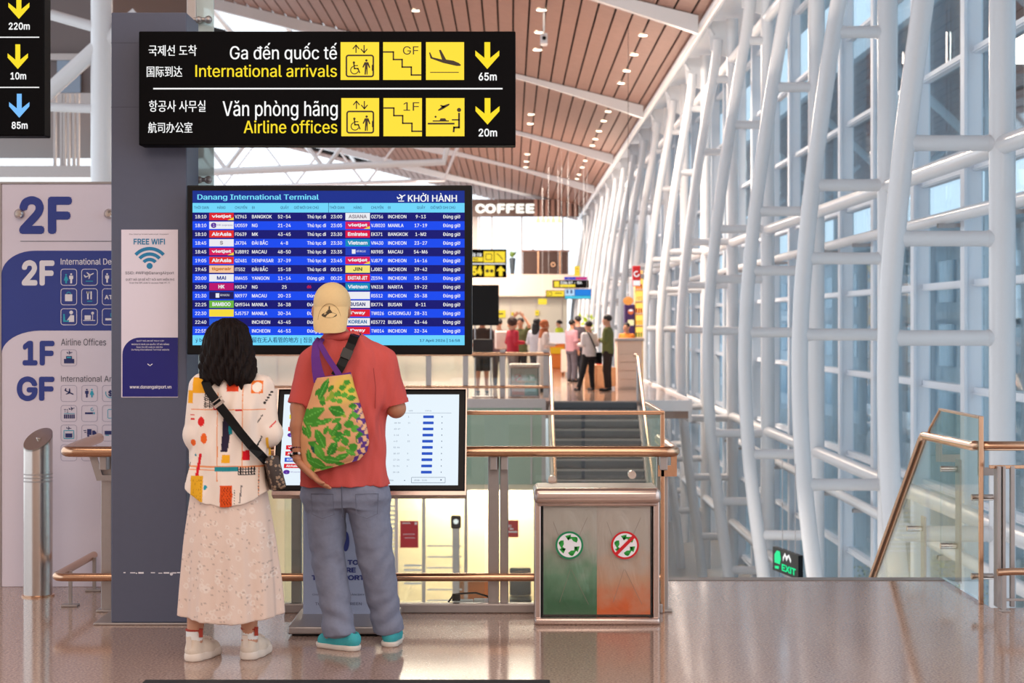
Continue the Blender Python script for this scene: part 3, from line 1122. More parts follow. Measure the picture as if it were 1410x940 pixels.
def sign_landing(f, x0, y0, x1, y1):
    w, h = x1 - x0, y1 - y0
    g = lambda u, v: (x0 + u * w, y0 + v * h)
    f.poly([g(.08, .28), g(.11, .27), g(.17, .40), g(.42, .46), g(.34, .21), g(.39, .20), g(.53, .46), g(.72, .49), g(.86, .55), g(.92, .60), g(.90, .63), g(.80, .63), g(.45, .55), g(.12, .43)])
    f.line([g(.12, .8), g(.85, .8)], 1.1)
def sign_lounge(f, x0, y0, x1, y1):
    w, h = x1 - x0, y1 - y0
    g = lambda u, v: (x0 + u * w, y0 + v * h)
    f.poly([g(.32, .30), g(.36, .27), g(.44, .20), g(.58, .15), g(.62, .15), g(.60, .19), g(.46, .28), g(.36, .33), g(.31, .33)])
    f.poly([g(.36, .19), g(.40, .18), g(.52, .22), g(.44, .26)])
    f.line([g(.07, .67), g(.72, .67)], 2.4)
    f.line([g(.19, .60), g(.58, .60)], 1.6)
    f.poly([g(.35, .59), g(.38, .53), g(.50, .53), g(.54, .59)])
    f.circ(*g(.25, .49), 1.5, 8)
    f.circ(*g(.86, .31), 2.9, 14)
    f.line([g(.86, .41), g(.86, .77), g(.73, .77), g(.72, .87)], 2.6)
    f.line([g(.69, .57), g(.86, .57)], 1.8)

def sign_body(name, label, x0, y0, x1, y1, Y, depth, anchor_z=None):
    a = W(x0, y0, Y); b = W(x1, y1, Y)
    t = thing(name, label, 'sign', ((a.x + b.x) / 2, Y + depth / 2, b.z))
    m = MB(); m.rbox(a.x, b.x, Y, Y + depth, b.z, a.z, .006); m.build('housing', M['blackmatte'], t)
    return t

SY = 8.80
t = sign_body('direction_sign', 'wide black backlit direction sign for international arrivals and airline offices', 191, 43, 710, 200, SY, .13)
m = MB(); q = W(225, 120, SY)
m.box(q.x - .1, q.x + .1, SY + .13, TY + .002, q.z - .2, q.z + .2); m.build('mounting_bracket', M['plate'], t)
for s_, bx, bd in (('국제선 도착', (204.5, 62, 271, 77), .012), ('国际到达', (202, 91, 251, 106), .012), ('Ga đến quốc tế', (316.5, 59, 464, 86.5), .008),
                   ('항공사 사무실', (205, 138, 283, 154), .012), ('航司办公室', (204, 168, 265, 183), .012), ('Văn phòng hãng', (306.5, 138.5, 465, 165.5), .008),
                   ('65m', (659, 100, 684, 111), .02), ('20m', (659, 177, 684.5, 188), .02)):
    f = Flat(SY - .002); f.text(s_, *bx, bold=bd); f.build('white_lettering', M['txtw'], t)
f = Flat(SY - .002); f.rect(211, 121, 692, 123); f.build('divider_line', M['txtw'], t)
f = Flat(SY - .002)
f.text('International arrivals', 269, 89, 464, 106, bold=.008); f.build('yellow_lettering', M['txty'], t)
f = Flat(SY - .002); f.text('Airline offices', 335.5, 165.5, 464.5, 183.5, bold=.008)
f.build('yellow_lettering', M['txty'], t)
for y0, y1 in ((58, 95), (135, 171.5)):
    f = Flat(SY - .002); f.arrow_down(671 if y0 < 100 else 671.3, y0, y1, 33); f.build('arrow', M['txty'], t)
for bx, fn, arg in (((469, 58, 522, 110), sign_lift, ()), ((527.5, 58, 580, 110), sign_stairs, ('GF',)), ((586.5, 58, 639, 110), sign_landing, ()),
                    ((470, 135, 522, 187.5), sign_lift, ()), ((528, 135, 581, 187.5), sign_stairs, ('1F',)), ((586.5, 135, 639.5, 187.5), sign_lounge, ())):
    f = Flat(SY - .002); f.rect(*bx); pnl = f.build('pictogram_panel', M['pany'], t)
    f = Flat(SY - .0035); fn(f, *bx, *arg); f.build('symbol', M['symbol'], pnl)

LY = 8.4
t = sign_body('direction_sign', 'black hanging sign with arrows over the info board, distances 220m 10m 85m', -90, -75, 61, 187, LY, .12)
a = W(0, 0, LY)
m = MB()
for px_ in (-70, 40): m.tube([(W(px_, 0, LY).x, LY + .06, W(0, -75, LY).z), (W(px_, 0, LY).x, LY + .06, 9.2)], .012, 8)
m.build('hanger_rod', M['plate'], t)
for s_, bx in (('220m', (12, 31, 41, 41)), ('10m', (14.5, 99.5, 36, 109.5)), ('85m', (16, 167.5, 38, 177.5))):
    f = Flat(LY - .002); f.text(s_, *bx, bold=.02); f.build('white_lettering', M['txtw'], t)
for y_ in (50.5, 119.5):
    f = Flat(LY - .002); f.rect(-80, y_, 54, y_ + 1.5); f.build('divider_line', M['txtw'], t)
f = Flat(LY - .002); f.arrow_down(26, -12, 26, 29); f.build('arrow', M['txty'], t)
f = Flat(LY - .002); f.arrow_down(24.5, 61, 95, 28); f.build('arrow', M['txty'], t)
f = Flat(LY - .002); f.arrow_down(26.5, 129, 162, 28); f.build('arrow', M['txtb'], t)

# wifi poster on the column
PY = TY - .004
a = W(167, 316, PY); b = W(245, 547, PY)
t = thing('wifi_poster', 'white and blue free wifi poster stuck on the slate column', 'poster', ((a.x + b.x) / 2, PY, b.z))
m = MB(); m.box(a.x, b.x, PY, TY - .0003, b.z, a.z); m.build('sheet', M['boardw'], t)
f = Flat(PY - .001)
f.poly([(168.5, 546), (168.5, 489)] + [(168.5 + 24 - 24 * math.cos(math.radians(k)), 488 - 23.5 * math.sin(math.radians(k))) for k in range(0, 91, 10)] + [(245, 464.5), (245, 546)])
f.build('blue_field', M['posterb'], t)
f = Flat(PY - .0015)
f.text('FREE WIFI', 184, 328.5, 227, 336.5, bold=.02)
f.circ(206, 366, 4.2)
for r in (11, 18.5, 26): f.arc(206, 368, r - 2.4, r + 2.2, -138, -42)
f.build('wifi_symbol', M['posterc'], t)
f = Flat(PY - .0015)
f.text('Da Nang International Airport', 178, 321.5, 232, 323.3)
f.text('SSID: #WiFi@DanangAirport', 172.5, 373.5, 239.5, 378.5)
f.text('QUÉT MÃ QR ĐỂ KẾT NỐI WIFI MIỄN PHÍ', 173, 382, 240, 386.5)
f.text('Scan the QR code to access free Wi-Fi', 178, 388, 234, 390.5)
f.build('dark_lettering', M['inkgrey'], t)
f = Flat(PY - .0015)
f.text('QUÉT MÃ QR ĐỂ TRUY CẬP', 188, 467.5, 226, 470.5, bold=.01); f.text('WEBSITE NHÀ GA QUỐC TẾ ĐÀ NẴNG', 181, 472, 233, 475, bold=.01)
f.text('Scan the QR code to visit the', 188, 476.5, 224, 479); f.text('Da Nang International Terminal website', 181, 480, 233, 483)
f.text('www.danangairport.vn', 178.5, 530, 236, 536, bold=.015)
f.line([(203.5, 501), (206.5, 503.5), (209.5, 501)], 1)
f.build('white_lettering', M['paperw'], t)

# floor directory board
BY = 10.25
a = W(2, 253, BY); b = W(246, 808, BY)
t = thing('directory_board', 'tall white and blue floor directory board behind the steel bollard', 'board', ((a.x + b.x) / 2, BY, 0))
m = MB(); m.rbox(a.x, b.x, BY, BY + .09, 0, a.z, .004); m.build('panel', M['boardw'], t)
m = MB(); m.box(a.x - .012, a.x, BY - .004, BY + .1, 0, a.z); m.box(a.x - .012, b.x, BY - .006, BY + .1, a.z, a.z + .012); m.build('edge_trim', M['plate'], t)
f = Flat(BY - .001)
cu = [(2 + 46 * (1 - math.cos(math.radians(k))), 378 - 33 * math.sin(math.radians(k))) for k in range(0, 91, 9)]
cd = [(56 - 54 * math.sin(math.radians(k)), 488 - 33 * math.cos(math.radians(k))) for k in range(0, 91, 9)]
f.poly(cu + [(244, 345), (244, 455)] + cd)
f.build('blue_field', M['boardb'], t)
f = Flat(BY - .002)
for s_, bx in (('2F', (26.5, 270, 99, 322)), ('1F', (31, 469, 75, 503)), ('GF', (23, 518, 75, 552))):
    f = Flat(BY - .002); f.text(s_, *bx, bold=.035); f.build('navy_lettering', M['boardb'], t)
f = Flat(BY - .002)
f.text('Airline Offices', 84, 466, 146, 475.5); f.text('International Arrivals', 84, 517, 178, 525.5)
f.rect(28, 331.6, 156, 332.4)
f.build('grey_lettering', M['inkgrey'], t)
f = Flat(BY - .002)
f.text('2F', 30, 358, 75, 393, bold=.035); f.text('International Departures', 83.5, 355.5, 191, 366.5, bold=.01)
f.build('white_lettering', M['paperw'], t)
wh, na, cy, gr = Flat(BY - .003), Flat(BY - .003), Flat(BY - .0035), Flat(BY - .002)
cols = (83.5, 112, 140.5)
def cell(fl, i, y, s=22.5): fl.frame(cols[i], y, cols[i] + s, y + s + .5, 4, .8)
for y in (370, 397, 424.5):
    for i in range(3): cell(wh, i, y)
wh.man(98, 376, 390); cy.man(91, 377, 390, True)
wh.plane(123, 379, 7, -25); cy.rect(118, 386.5, 128, 387.6)
wh.man(147.5, 376, 389); cy.man(156, 376, 389, True)
wh.rect(89.5, 405, 99.5, 414.5); cy.arc(94.5, 405, 2.4, 3.4, 180, 360)
wh.rect(120, 401, 122, 412); wh.rect(119, 401, 123, 404); wh.rect(124.5, 401, 126.5, 412); cy.rect(120, 414, 127, 415.2)
wh.text('ATM', 144, 406, 162, 412, bold=.03)
wh.circ(98, 430, 2.6); wh.poly([(92, 441), (97, 433.5), (102, 434), (102, 443), (95, 443), (95, 440)]); cy.poly([(87, 432), (89, 432), (90, 441), (95, 441), (95, 443), (87, 443)])
wh.rect(116.5, 434, 125, 440); wh.rect(114.5, 440.5, 131, 441.5); wh.circ(127.5, 431, 2); wh.rect(127, 431, 128, 441)
wh.rect(145, 438, 157, 441); cy.frame(152, 431, 157, 436, 1, .8)
for i, y in ((0, 481), (0, 530), (1, 530), (2, 530), (0, 557.5), (1, 557.5), (2, 557.5), (0, 584.5), (1, 584.5), (2, 584.5), (0, 611.5), (1, 611.5)): cell(gr, i, y)
na.rect(88, 494, 102, 500); na.rect(91, 490, 99, 494); na.plane(96, 485.5, 4, -10); cy.rect(92, 491, 98, 493)
na.plane(95, 540, 7, 25)
na.man(119.5, 535, 547); cy.man(126.5, 535, 547, True)
cy.arc(152, 541, 6, 7, -60, 200); na.text('$', 149, 536.5, 155, 546, bold=.03)
na.text('T1', 88, 563, 94, 568); na.plane(99, 562.5, 4, -15); cy.rect(88, 568.8, 103, 569.6)
for k in range(6): na.rect(88 + 2.6 * k, 570.5, 89.8 + 2.6 * k, 576)
na.rect(117, 567.5, 128, 570); cy.rect(128.5, 567.5, 130.5, 570); cy.arc(127, 563.5, 1.6, 2.4, 0, 300)
cy.frame(148, 563, 160, 576, 2, .8)
na.plane(95, 589.5, 3.6, 0); cy.frame(87.5, 592, 102, 604, 1, .9); na.rect(90, 596.5, 99.5, 602)
na.rect(120, 590.5, 126, 598.5); na.poly([(127, 592.5), (130.5, 592.5), (133, 596), (133, 598.5), (127, 598.5)]); na.circ(121.5, 600, 1.5); na.circ(130, 600, 1.5)
na.rect(115, 592, 119, 593); na.rect(116, 594.5, 119, 595.5)
na.rect(144, 593, 161, 598); cy.rect(145, 598.5, 150, 599.5)
na.text('7', 88, 614, 92, 619)
GRL = mat('pale_print_line', (188, 180, 200), .5, noise=0)
cells = {}
for fl, mi in ((gr, 0), (wh, 1), (na, 2), (cy, 3)):      # every framed pictogram is a part of its own
    for fc in fl.mb.f:
        pts = [fl.mb.v[i] for i in fc]
        X = sum(p[0] for p in pts) / len(pts); Z = sum(p[2] for p in pts) / len(pts); yy = pts[0][1]
        px_, py_ = X * F / yy + VX, (EYE - Z) * F / yy + VY
        key = (min(range(3), key=lambda i: abs(cols[i] + 11 - px_)), min((370, 397, 424.5, 481, 530, 557.5, 584.5, 611.5), key=lambda q: abs(q + 11 - py_)))
        mb = cells.setdefault(key, MB()); mb.cur = mi; mb.add(pts, [tuple(range(len(pts)))])
for mb in cells.values(): mb.build('pictogram', [GRL, M['paperw'], M['ink'], M['boardcy']], t, normals=False)
for px_ in (27.5, 151):
    p = W(px_, 294.5, BY); m = MB(); m.lathe([(.001, -.034), (.018, -.032), (.029, -.02), (.030, 0)], (p.x, BY, p.z), 24, 'y'); m.build('standoff_knob', M['steel'], t, True)

# ---------------------------------------------------------------- flight board
XS = 27.6 / (max(v[0] for v in glyphs('BANGKOK')[0]) * 4.6 / CAP)
KY = 8.78
a = W(257, 255, KY); b = W(650, 488, KY)
t = thing('flight_board', 'large black flight information screen with blue departure rows', 'screen', ((a.x + b.x) / 2, KY + .05, b.z))
m = MB(); m.rbox(a.x, b.x, KY, KY + .09, b.z, a.z, .006)
m.build('bezel', M['black'], t)
m = MB(); q = W(265, 330, KY); m.box(a.x + .01, a.x + .14, KY + .09, TY + .32, q.z - .2, q.z + .1); m.box(a.x - .04, a.x + .14, TY + .2, TY + .32, q.z - .2, q.z + .1); m.build('mounting_arm', M['plate'], t)
def bx(cx_): return 250 + cx_ / 3.439
def by(cy_): return 250 + cy_ / 3.439
X0, X1 = bx(52), bx(1340)
scr_cols = {'title': glow('screen_title_blue', (14, 44, 140)), 'cyan': glow('screen_cyan', (110, 214, 250)), 'dark': glow('screen_dark_blue', (6, 12, 112)), 'light': glow('screen_bright_blue', (10, 72, 238))}
f = Flat(KY - .001); f.rect(X0, by(43), X1, by(101)); f.build('title_band', scr_cols['title'], t)
f = Flat(KY - .001); f.rect(X0, by(101), X1, by(146)); f.rect(X0, by(727), X1, by(774)); f.build('cyan_band', scr_cols['cyan'], t)
fd, fl = Flat(KY - .001), Flat(KY - .001)
for i in range(14):
    (fd if i % 2 == 0 else fl).rect(X0, by(146 + 41.5 * i), X1, by(146 + 41.5 * (i + 1)))
fd.build('dark_rows', scr_cols['dark'], t); fl.build('bright_rows', scr_cols['light'], t)
f = Flat(KY - .0015); f.text('Danang International Terminal', bx(75), by(60), bx(650), by(92), bold=.018); f.build('title_lettering', glow('screen_text_cyan', (120, 225, 255)), t)
f = Flat(KY - .0015); f.text('KHỞI HÀNH', bx(1072), by(54), bx(1304), by(95), bold=.014); f.plane(bx(1042), by(72), 6.2, -28); f.rect(bx(1026), by(90), bx(1054), by(94)); f.build('heading_lettering', M['txtw'], t)
HEADC = glow('screen_text_navy', (30, 70, 130), .8)
for s_, x_ in (('THỜI GIAN', 58), ('HÃNG', 168), ('CHUYẾN', 252), ('ĐI', 333), ('QUẦY', 468), ('GIỜ MỚI GHI CHÚ', 532), ('THỜI GIAN', 700), ('HÃNG', 814), ('CHUYẾN', 897), ('ĐI', 977), ('QUẦY', 1114), ('GIỜ MỚI GHI CHÚ', 1178)):
    f = Flat(KY - .0015); f.say(s_, bx(x_), by(129), 3.7, bold=.006, xs=XS * .9); f.build('column_heading', HEADC, t)
f = Flat(KY - .0015)
f.rect(bx(695), by(101), bx(697), by(146))
f.build('column_divider', HEADC, t)
f = Flat(KY - .0015); f.say('ý bên', bx(66), by(758), 5.0, bold=.01, xs=XS); f.text('留在无人看管的地方 | 짐을 방', bx(334), by(736), bx(650), by(766), bold=.012); f.text('17 April 2026 | 16:58', bx(1128), by(742), bx(1318), by(762), bold=.015)
f.build('ticker_lettering', glow('screen_text_darkblue', (12, 50, 110), .8), t)
RED, MAG, WHI, TEA, NAV = (226, 30, 44), (222, 18, 92), (240, 240, 246), (0, 140, 190), (20, 20, 90)
LEFT = [('18:10', RED, 'vietjet', WHI, 'VZ963', 'BANGKOK', '52-54', 'Thủ tục đi'), ('18:10', WHI, 'e', (90, 40, 160), 'UO559', 'NG', '21-24', 'Thủ tục đi'),
        ('18:10', (232, 40, 40), 'AirAsia', WHI, 'FD639', 'MK', '43-45', 'Thủ tục đi'), ('18:45', WHI, 'S', (130, 120, 120), 'JX704', 'ĐÀI BẮC', '4-8', 'Thủ tục đi'),
        ('18:45', MAG, 'vietjet', WHI, 'VJ8892', 'MACAU', '48-50', 'Thủ tục đi'), ('19:05', (232, 40, 40), 'AirAsia', WHI, 'QZ481', 'DENPASAR', '37-39', 'Thủ tục đi'),
        ('19:45', (250, 200, 160), 'tigerair', (200, 120, 40), 'IT552', 'ĐÀI BẮC', '15-18', 'Thủ tục đi'), ('20:00', WHI, 'MAI', (30, 60, 150), '8M455', 'YANGON', '11-14', 'Đúng giờ'),
        ('20:50', (190, 0, 110), 'HK', WHI, 'HX347', 'NG', '25', ''), ('21:30', NAV, 'E', WHI, 'NX977', 'MACAU', '20-23', 'Đúng giờ'),
        ('22:25', (110, 184, 60), 'BAMBOO', WHI, 'QH9344', 'MANILA', '36-38', 'Đúng giờ'), ('22:30', (250, 222, 60), '', WHI, '5J5757', 'MANILA', '30-34', 'Đúng giờ'),
        ('22:40', (30, 90, 220), '', WHI, '02', 'INCHEON', '43-45', 'Đúng giờ'), ('22:55', WHI, '', RED, '1', 'INCHEON', '46-53', 'Đúng giờ')]
RIGHT = [('23:00', WHI, 'ASIANA', (150, 140, 150), 'OZ756', 'INCHEON', '9-13'), ('23:05', MAG, 'vietjet', WHI, 'VJ8020', 'MANILA', '17-19'), ('23:30', (224, 0, 70), 'Emirates', WHI, 'EK371', 'BANGKOK', '1-M2'),
         ('23:30', TEA, 'Vietnam', WHI, 'VN430', 'INCHEON', '23-27'), ('23:35', (20, 60, 190), 'E', WHI, 'NX985', 'MACAU', '54-M6'), ('23:45', MAG, 'vietjet', WHI, 'VJ879', 'INCHEON', '14-16'),
         ('00:15', (250, 232, 120), 'JIN', (80, 90, 40), 'LJ082', 'INCHEON', '39-42'), ('00:25', (226, 24, 60), 'EASTAR JET', WHI, 'ZE594', 'INCHEON', '50-53'), ('', TEA, 'Vietnam', WHI, 'VN318', 'NARITA', '19-22'),
         ('', WHI, '', (60, 160, 200), 'RS512', 'INCHEON', '35-38'), ('', WHI, 'BUSAN', (40, 60, 120), 'BX774', 'BUSAN', '8-11'), ('', (226, 24, 50), "t'way", WHI, 'TW026', 'CHEONGJU', '28-31'),
         ('', WHI, 'KOREAN', (20, 110, 170), 'KE5772', 'BUSAN', '43-46'), ('', (226, 24, 50), "t'way", WHI, 'TW014', 'INCHEON', '32-34')]
_gl = {}
def gl(rgb):
    if rgb not in _gl: _gl[rgb] = glow('screen_colour', rgb, .95)
    return _gl[rgb]
f = Flat(KY - .0015)
for i in range(14):
    base = by(173.5 + 41.6 * i)
    for rows, o, xs_ in ((LEFT, 0, (90, 252, 332, 486)), (RIGHT, 1, (733, 897, 977, 1132))):
        r = rows[i]
        for s_, x_, al in ((r[0], xs_[0], 'c'), (r[4], xs_[1], 'l'), (r[5], xs_[2], 'l'), (r[6], xs_[3], 'c')):
            f.say(s_, bx(x_), base, 4.6, al, bold=.012, xs=XS * (.9 if s_ == r[4] else 1))
    if LEFT[i][7]: f.say(LEFT[i][7], bx(594), base, 4.6, bold=.012, xs=XS)
    f.say('Đúng giờ', bx(1238), base, 4.6, bold=.012, xs=XS)
f.build('flight_lettering', M['txtw'], t)
for rows, xa in ((LEFT, 131), (RIGHT, 776)):
    for i, r in enumerate(rows):
        yc = by(165 + 41.5 * i)
        f = Flat(KY - .0015); f.rect(bx(xa), yc - 5.0, bx(xa + 116), yc + 5.0)
        lg = f.build('airline_logo', gl(r[1]), t)
        if r[1] in (RED, MAG) and r[2] == 'vietjet':
            f = Flat(KY - .0018); f.poly([(bx(xa + 116), yc + 1), (bx(xa + 116), yc + 5), (bx(xa + 86), yc + 5)]); f.build('logo_mark', gl((250, 215, 60)), lg)
        if r[2]:
            f = Flat(KY - .0018)
            cx_ = bx(xa + 58); w_ = min(27, 4.2 * len(r[2])) / 2
            if r[2] == 'e': f.text('e', bx(xa + 8), yc - 3.6, bx(xa + 34), yc + 3.6, bold=.035); f.text('HK express', bx(xa + 38), yc - 1.5, bx(xa + 110), yc + 1.5)
            elif r[2] == 'E': f.rect(cx_ - 8, yc - 3, cx_ - 3, yc + 3); f.text('AIR MACAU', cx_ - 2, yc - 2, cx_ + 11, yc + 1)
            else: f.text(r[2], cx_ - w_, yc - 2.6, cx_ + w_, yc + 2.6, bold=.03)
            f.build('logo_lettering', gl(r[3]), lg)
f = Flat(KY - .0015); f.text('đó', bx(594), by(490), bx(614), by(505), bold=.02); f.build('red_lettering', gl((220, 20, 60)), t)

# ---------------------------------------------------------------- touch kiosk
QY = 8.72
kx = W(446, 0, QY).x
t = thing('touch_kiosk', 'tilted touch kiosk with a pale flight list in front of the man', 'kiosk', (kx, 9.0, 0))
a = W(417, 700, 9.0); b = W(515, 858, 9.0)
m = MB(); m.rbox(a.x, b.x, 9.0, 9.14, .02, 1.15, .01); m.build('pedestal', mat('pedestal_grey_print', (150, 156, 178), .5, noise=.03), t)
a2 = W(402, 870, 8.8); b2 = W(546, 870, 8.8)
m = MB(); m.rbox(a2.x, b2.x, 8.62, 9.22, 0.012, .05, .008); m.build('base_plate', M['plate'], t)
m = MB(); m.box(a2.x + .02, b2.x - .02, 8.66, 9.2, 0, .014); m.build('base_painted_shade', M['black'], t)  # black slab put in for the shade under the base plate
f = Flat(8.998)
f.text('TOUCH TO', 437, 770.5, 493.5, 777.5, bold=.035); f.text('EXPLORE', 440, 781, 490, 788, bold=.035); f.text('THE AIRPORT', 429, 791.5, 502, 798.5, bold=.035)
f.circ(476, 745, 5, 16, ry=14)
f.build('pedestal_lettering', M['ink'], t)
f = Flat(8.998)
f.text('CHẠM ĐỂ KHÁM PHÁ SÂN BAY', 430, 816, 502, 820); f.text('TOUCH THE SCREEN', 434, 829, 498, 833)
f.build('small_lettering', M['inkgrey'], t)
# tilted display of the kiosk
disp_lo = W(508, 676, QY)
DZ = disp_lo.z
TILT = math.radians(24)
def tilt_matrix():
    return Matrix.Rotation(-TILT, 4, 'X') @ Matrix.Diagonal((1, 1, 1.055, 1))
def tilted(o):
    """lean a freshly built part of the display back around the bottom edge"""
    base = Vector((kx, QY, DZ)) - origin_of(o)
    o.data.transform(Matrix.Translation(base) @ tilt_matrix() @ Matrix.Translation(-base))
    return o
a = W(376, 533, QY); b = W(640, 676, QY)
m = MB(); m.rbox(a.x, b.x, QY, QY + .05, b.z, a.z, .008)
disp = tilted(m.build('display', M['black'], t))
m = MB(); m.box(a.x - .006, a.x, QY - .002, QY + .05, b.z, a.z); m.box(b.x, b.x + .006, QY - .002, QY + .05, b.z, a.z)
m.box(a.x - .006, b.x + .006, QY - .002, QY + .055, b.z - .02, b.z); m.box(a.x - .006, b.x + .006, QY - .002, QY + .05, a.z, a.z + .005)
tilted(m.build('display_frame', M['copperpaint'], disp))
m = MB()
m.box(kx - .12, kx + .12, QY + .05, QY + .09, b.z + .05, b.z + .35)
tilted(m.build('mount_plate', M['plate'], disp))
m = MB(); m.tube([(kx, 9.07, 1.1), (kx, 8.95, 1.0), (kx, QY + .09, 0.92)], .05, 12); m.build('neck', M['plate'], t, True)
f = Flat(QY - .001); f.rect(384, 540.5, 630.5, 668)
sm, nt, p_ = new_mat('kiosk_screen_white')
p_.inputs['Base Color'].default_value = (.01, .01, .01, 1)
p_.inputs['Emission Color'].default_value = lin((226, 240, 250)) + [1]
p_.inputs['Emission Strength'].default_value = 1.0
tilted(f.build('screen', sm, disp))
f = Flat(QY - .002)
for i in range(10):
    y = 572.5 + 8.62 * i
    xx = 588 - .16 * i
    f.rrect(xx - 7.5, y - 1.9, xx + 7.5, y + 1.9, .8)
tilted(f.build('blue_buttons', gl((36, 84, 200)), disp))
for i in range(10):
    f = Flat(QY - .002)
    y = 572.5 + 8.62 * i
    if i: f.say(['', '48-50', '43-47', '5-12', '4-8', '52-54', '30-37', '17-20', '51-54', '15-18'][i], 540, y + 1, 2.0)
    if i not in (2, 5): f.say(['3', '11', '', '5', '10', '', '9', '40', '6', ''][i], 559, y + 1, 2.0)
    f.rect(606.5, y - .8, 607.5, y + .8)
    tilted(f.build('row_lettering', gl((70, 90, 120)), disp))
f = Flat(QY - .002)
f.say('GATE', 560, 564.8, 1.6); f.say('STATUS', 583, 564.8, 1.6); f.say('AIRLINE', 394, 564.8, 1.6)
f.rect(536, 567, 620, 567.3)
f.frame(566, 657, 613, 665, .6, .5); f.say('09:00 - 12:00', 570, 662.3, 2.1, xs=XS); f.rect(606, 660, 608, 661.5); f.say('2026', 534, 662.3, 2.1); f.rect(556, 661, 557.5, 662)
tilted(f.build('screen_lettering', gl((70, 90, 120)), disp))
for i, (c, s_, tc) in enumerate((((240, 226, 40), '', WHI), (WHI, '', WHI), (RED, 'vietjet', WHI), (WHI, 'e', (90, 40, 160)), (WHI, '', WHI), (RED, 'vietjet', WHI), (RED, 'AirAsia', WHI), ((30, 90, 210), 'KOREAN', WHI), (RED, 'AirAsia', WHI), (WHI, 'e', (90, 40, 160)))):
    y = 572.5 + 8.62 * i
    xx = 393 - .5 * i
    if c != WHI:
        f = Flat(QY - .002); f.rect(xx, y - 3, xx + 22, y + 3); lg = tilted(f.build('airline_logo', gl(c), disp))
    if s_:
        f = Flat(QY - .003)
        if s_ == 'e': f.text('e', xx, y - 3, xx + 9, y + 3, bold=.05); f.text('HK express', xx + 10, y - 1, xx + 24, y + 1)
        else: f.text(s_, xx + 3, y - 1.6, xx + 19, y + 1.8, bold=.03)
        tilted(f.build('logo_lettering', gl(tc), disp))

# ================================================================ FRONT RAILING
RY = 9.35
t = thing('guard_railing', 'steel and glass guard railing with a round handrail behind the recycling bin and kiosk', 'railing', (-.7, RY, 0))
hz = EYE - (620.5 - VY) * RY / F
x_l, x_r = W(92, 0, RY).x, W(930, 0, RY - .06).x
m = MB()
pts = [(x_l, 10.08, hz + .02), (x_l, 9.6, hz + .01)] + [(x_l + .06 - .06 * math.cos(a), RY - .06 + .06 - .06 * math.sin(a) , hz) for a in np.linspace(0, PI / 2, 6)]
pts += [(x, RY - .06, hz) for x in np.linspace(x_l + .2, x_r - .2, 8)]
pts += [(x_r - .05 + .05 * math.sin(a), RY - .01 - .05 * math.cos(a), hz) for a in np.linspace(0, PI / 2, 6)]
pts += [(x_r, 9.8, hz), (x_r, 10.3, hz)]
m.tube(pts, .029, 18)
m.build('handrail', M['warmlitsteel'], t, True)
m = MB()
lz = EYE - (793 - VY) * RY / F
xl2 = W(77, 0, RY).x
pts = [(xl2, 10.2, lz)] + [(xl2 + .06 - .06 * math.cos(a), RY - .04 + .06 - .06 * math.sin(a), lz) for a in np.linspace(0, PI / 2, 6)]
pts += [(x, RY - .04, lz) for x in np.linspace(xl2 + .3, W(908, 0, RY).x, 8)]
m.tube(pts, .022, 16)
m.build('lower_rail', M['warmlitsteel'], t, True)
gz = EYE - (568 - VY) * RY / F
xg0, xg1 = W(392, 0, RY).x, W(912, 0, RY).x
m = MB()
m.rbox(xg0, xg1 + .012, RY - .02, RY + .02, gz - .011, gz + .011, .004)
m.rbox(xg1 - .012, xg1 + .012, RY - .02, RY + .02, 0, gz, .004)
m.rbox(xg1 - .012, xg1 + .012, RY, 10.4, gz - .011, gz + .011, .004)
m.build('guard_frame', M['warmlitsteel'], t)
def post(px0, px1, top_px, name='post'):
    a = W(px0, top_px, RY); b = W(px1, 850, RY)
    m = MB(); m.rbox(a.x, b.x, RY + .03, RY + .07, 0.0, a.z, .004)
    m.rbox(a.x - .02, b.x + .02, RY + .0, RY + .1, 0, .012, .003)
    m.build(name, M['plate'], t)
    m = MB(); xm = (a.x + b.x) / 2
    m.rbox(xm - .02, xm + .02, RY - .05, RY + .04, hz - .10, hz - .02, .004); m.build('bracket', M['plate'], t)
for p0, p1 in ((137, 152), (400, 414), (672, 687), (688.5, 700)): post(p0, p1, 626)
post(905, 921, 626)
m = MB()
a = W(921, 640, RY); b = W(938, 655, RY)
m.prism([(a.x - .06, a.z - .06), (x_r + .012, a.z - .06), (x_r + .012, hz - .02), (x_r - .02, hz - .02), (x_r - .02, a.z - .0), (a.x - .06, a.z)], 'y', RY - .02, RY - .008)
m.build('end_bracket', M['warmlitsteel'], t)
m = MB()     # flat bracket and short posts of the kick rail on the open end
c = W(120, 640, RY)
m.prism([(x_l + .12, hz - .03), (x_l + .16, hz - .16), (x_l + .28, hz - .16), (x_l + .28, hz - .13), (x_l + .19, hz - .13), (x_l + .16, hz - .03)], 'y', RY, RY + .012)
m.build('end_bracket', M['plate'], t)
for yy in (9.55, 10.1):
    m = MB(); m.rbox(xl2 - .005 + .02, xl2 + .035, yy, yy + .015, .01, lz, .002); m.rbox(xl2 - .02, xl2 + .07, yy - .03, yy + .04, 0, .012, .003); m.build('kick_post', M['plate'], t)
for x0, x1 in ((xg0, -.62), (-.60, -.14), (-.13 + .12, .38), (.40, xg1 - .015)):
    m = MB(); m.box(x0, x1, RY - .005, RY + .007, .05, gz - .012); m.build('glass_panel', M['glass'], t)
m = MB(); m.box(xg1 - .006, xg1 + .006, RY + .02, 10.4, .05, gz - .012); m.build('glass_panel', M['glass'], t)
m = MB(); m.rbox(xg0, xg1, RY - .03, RY + .03, 0, .05, .006); m.build('base_channel', M['plate'], t)
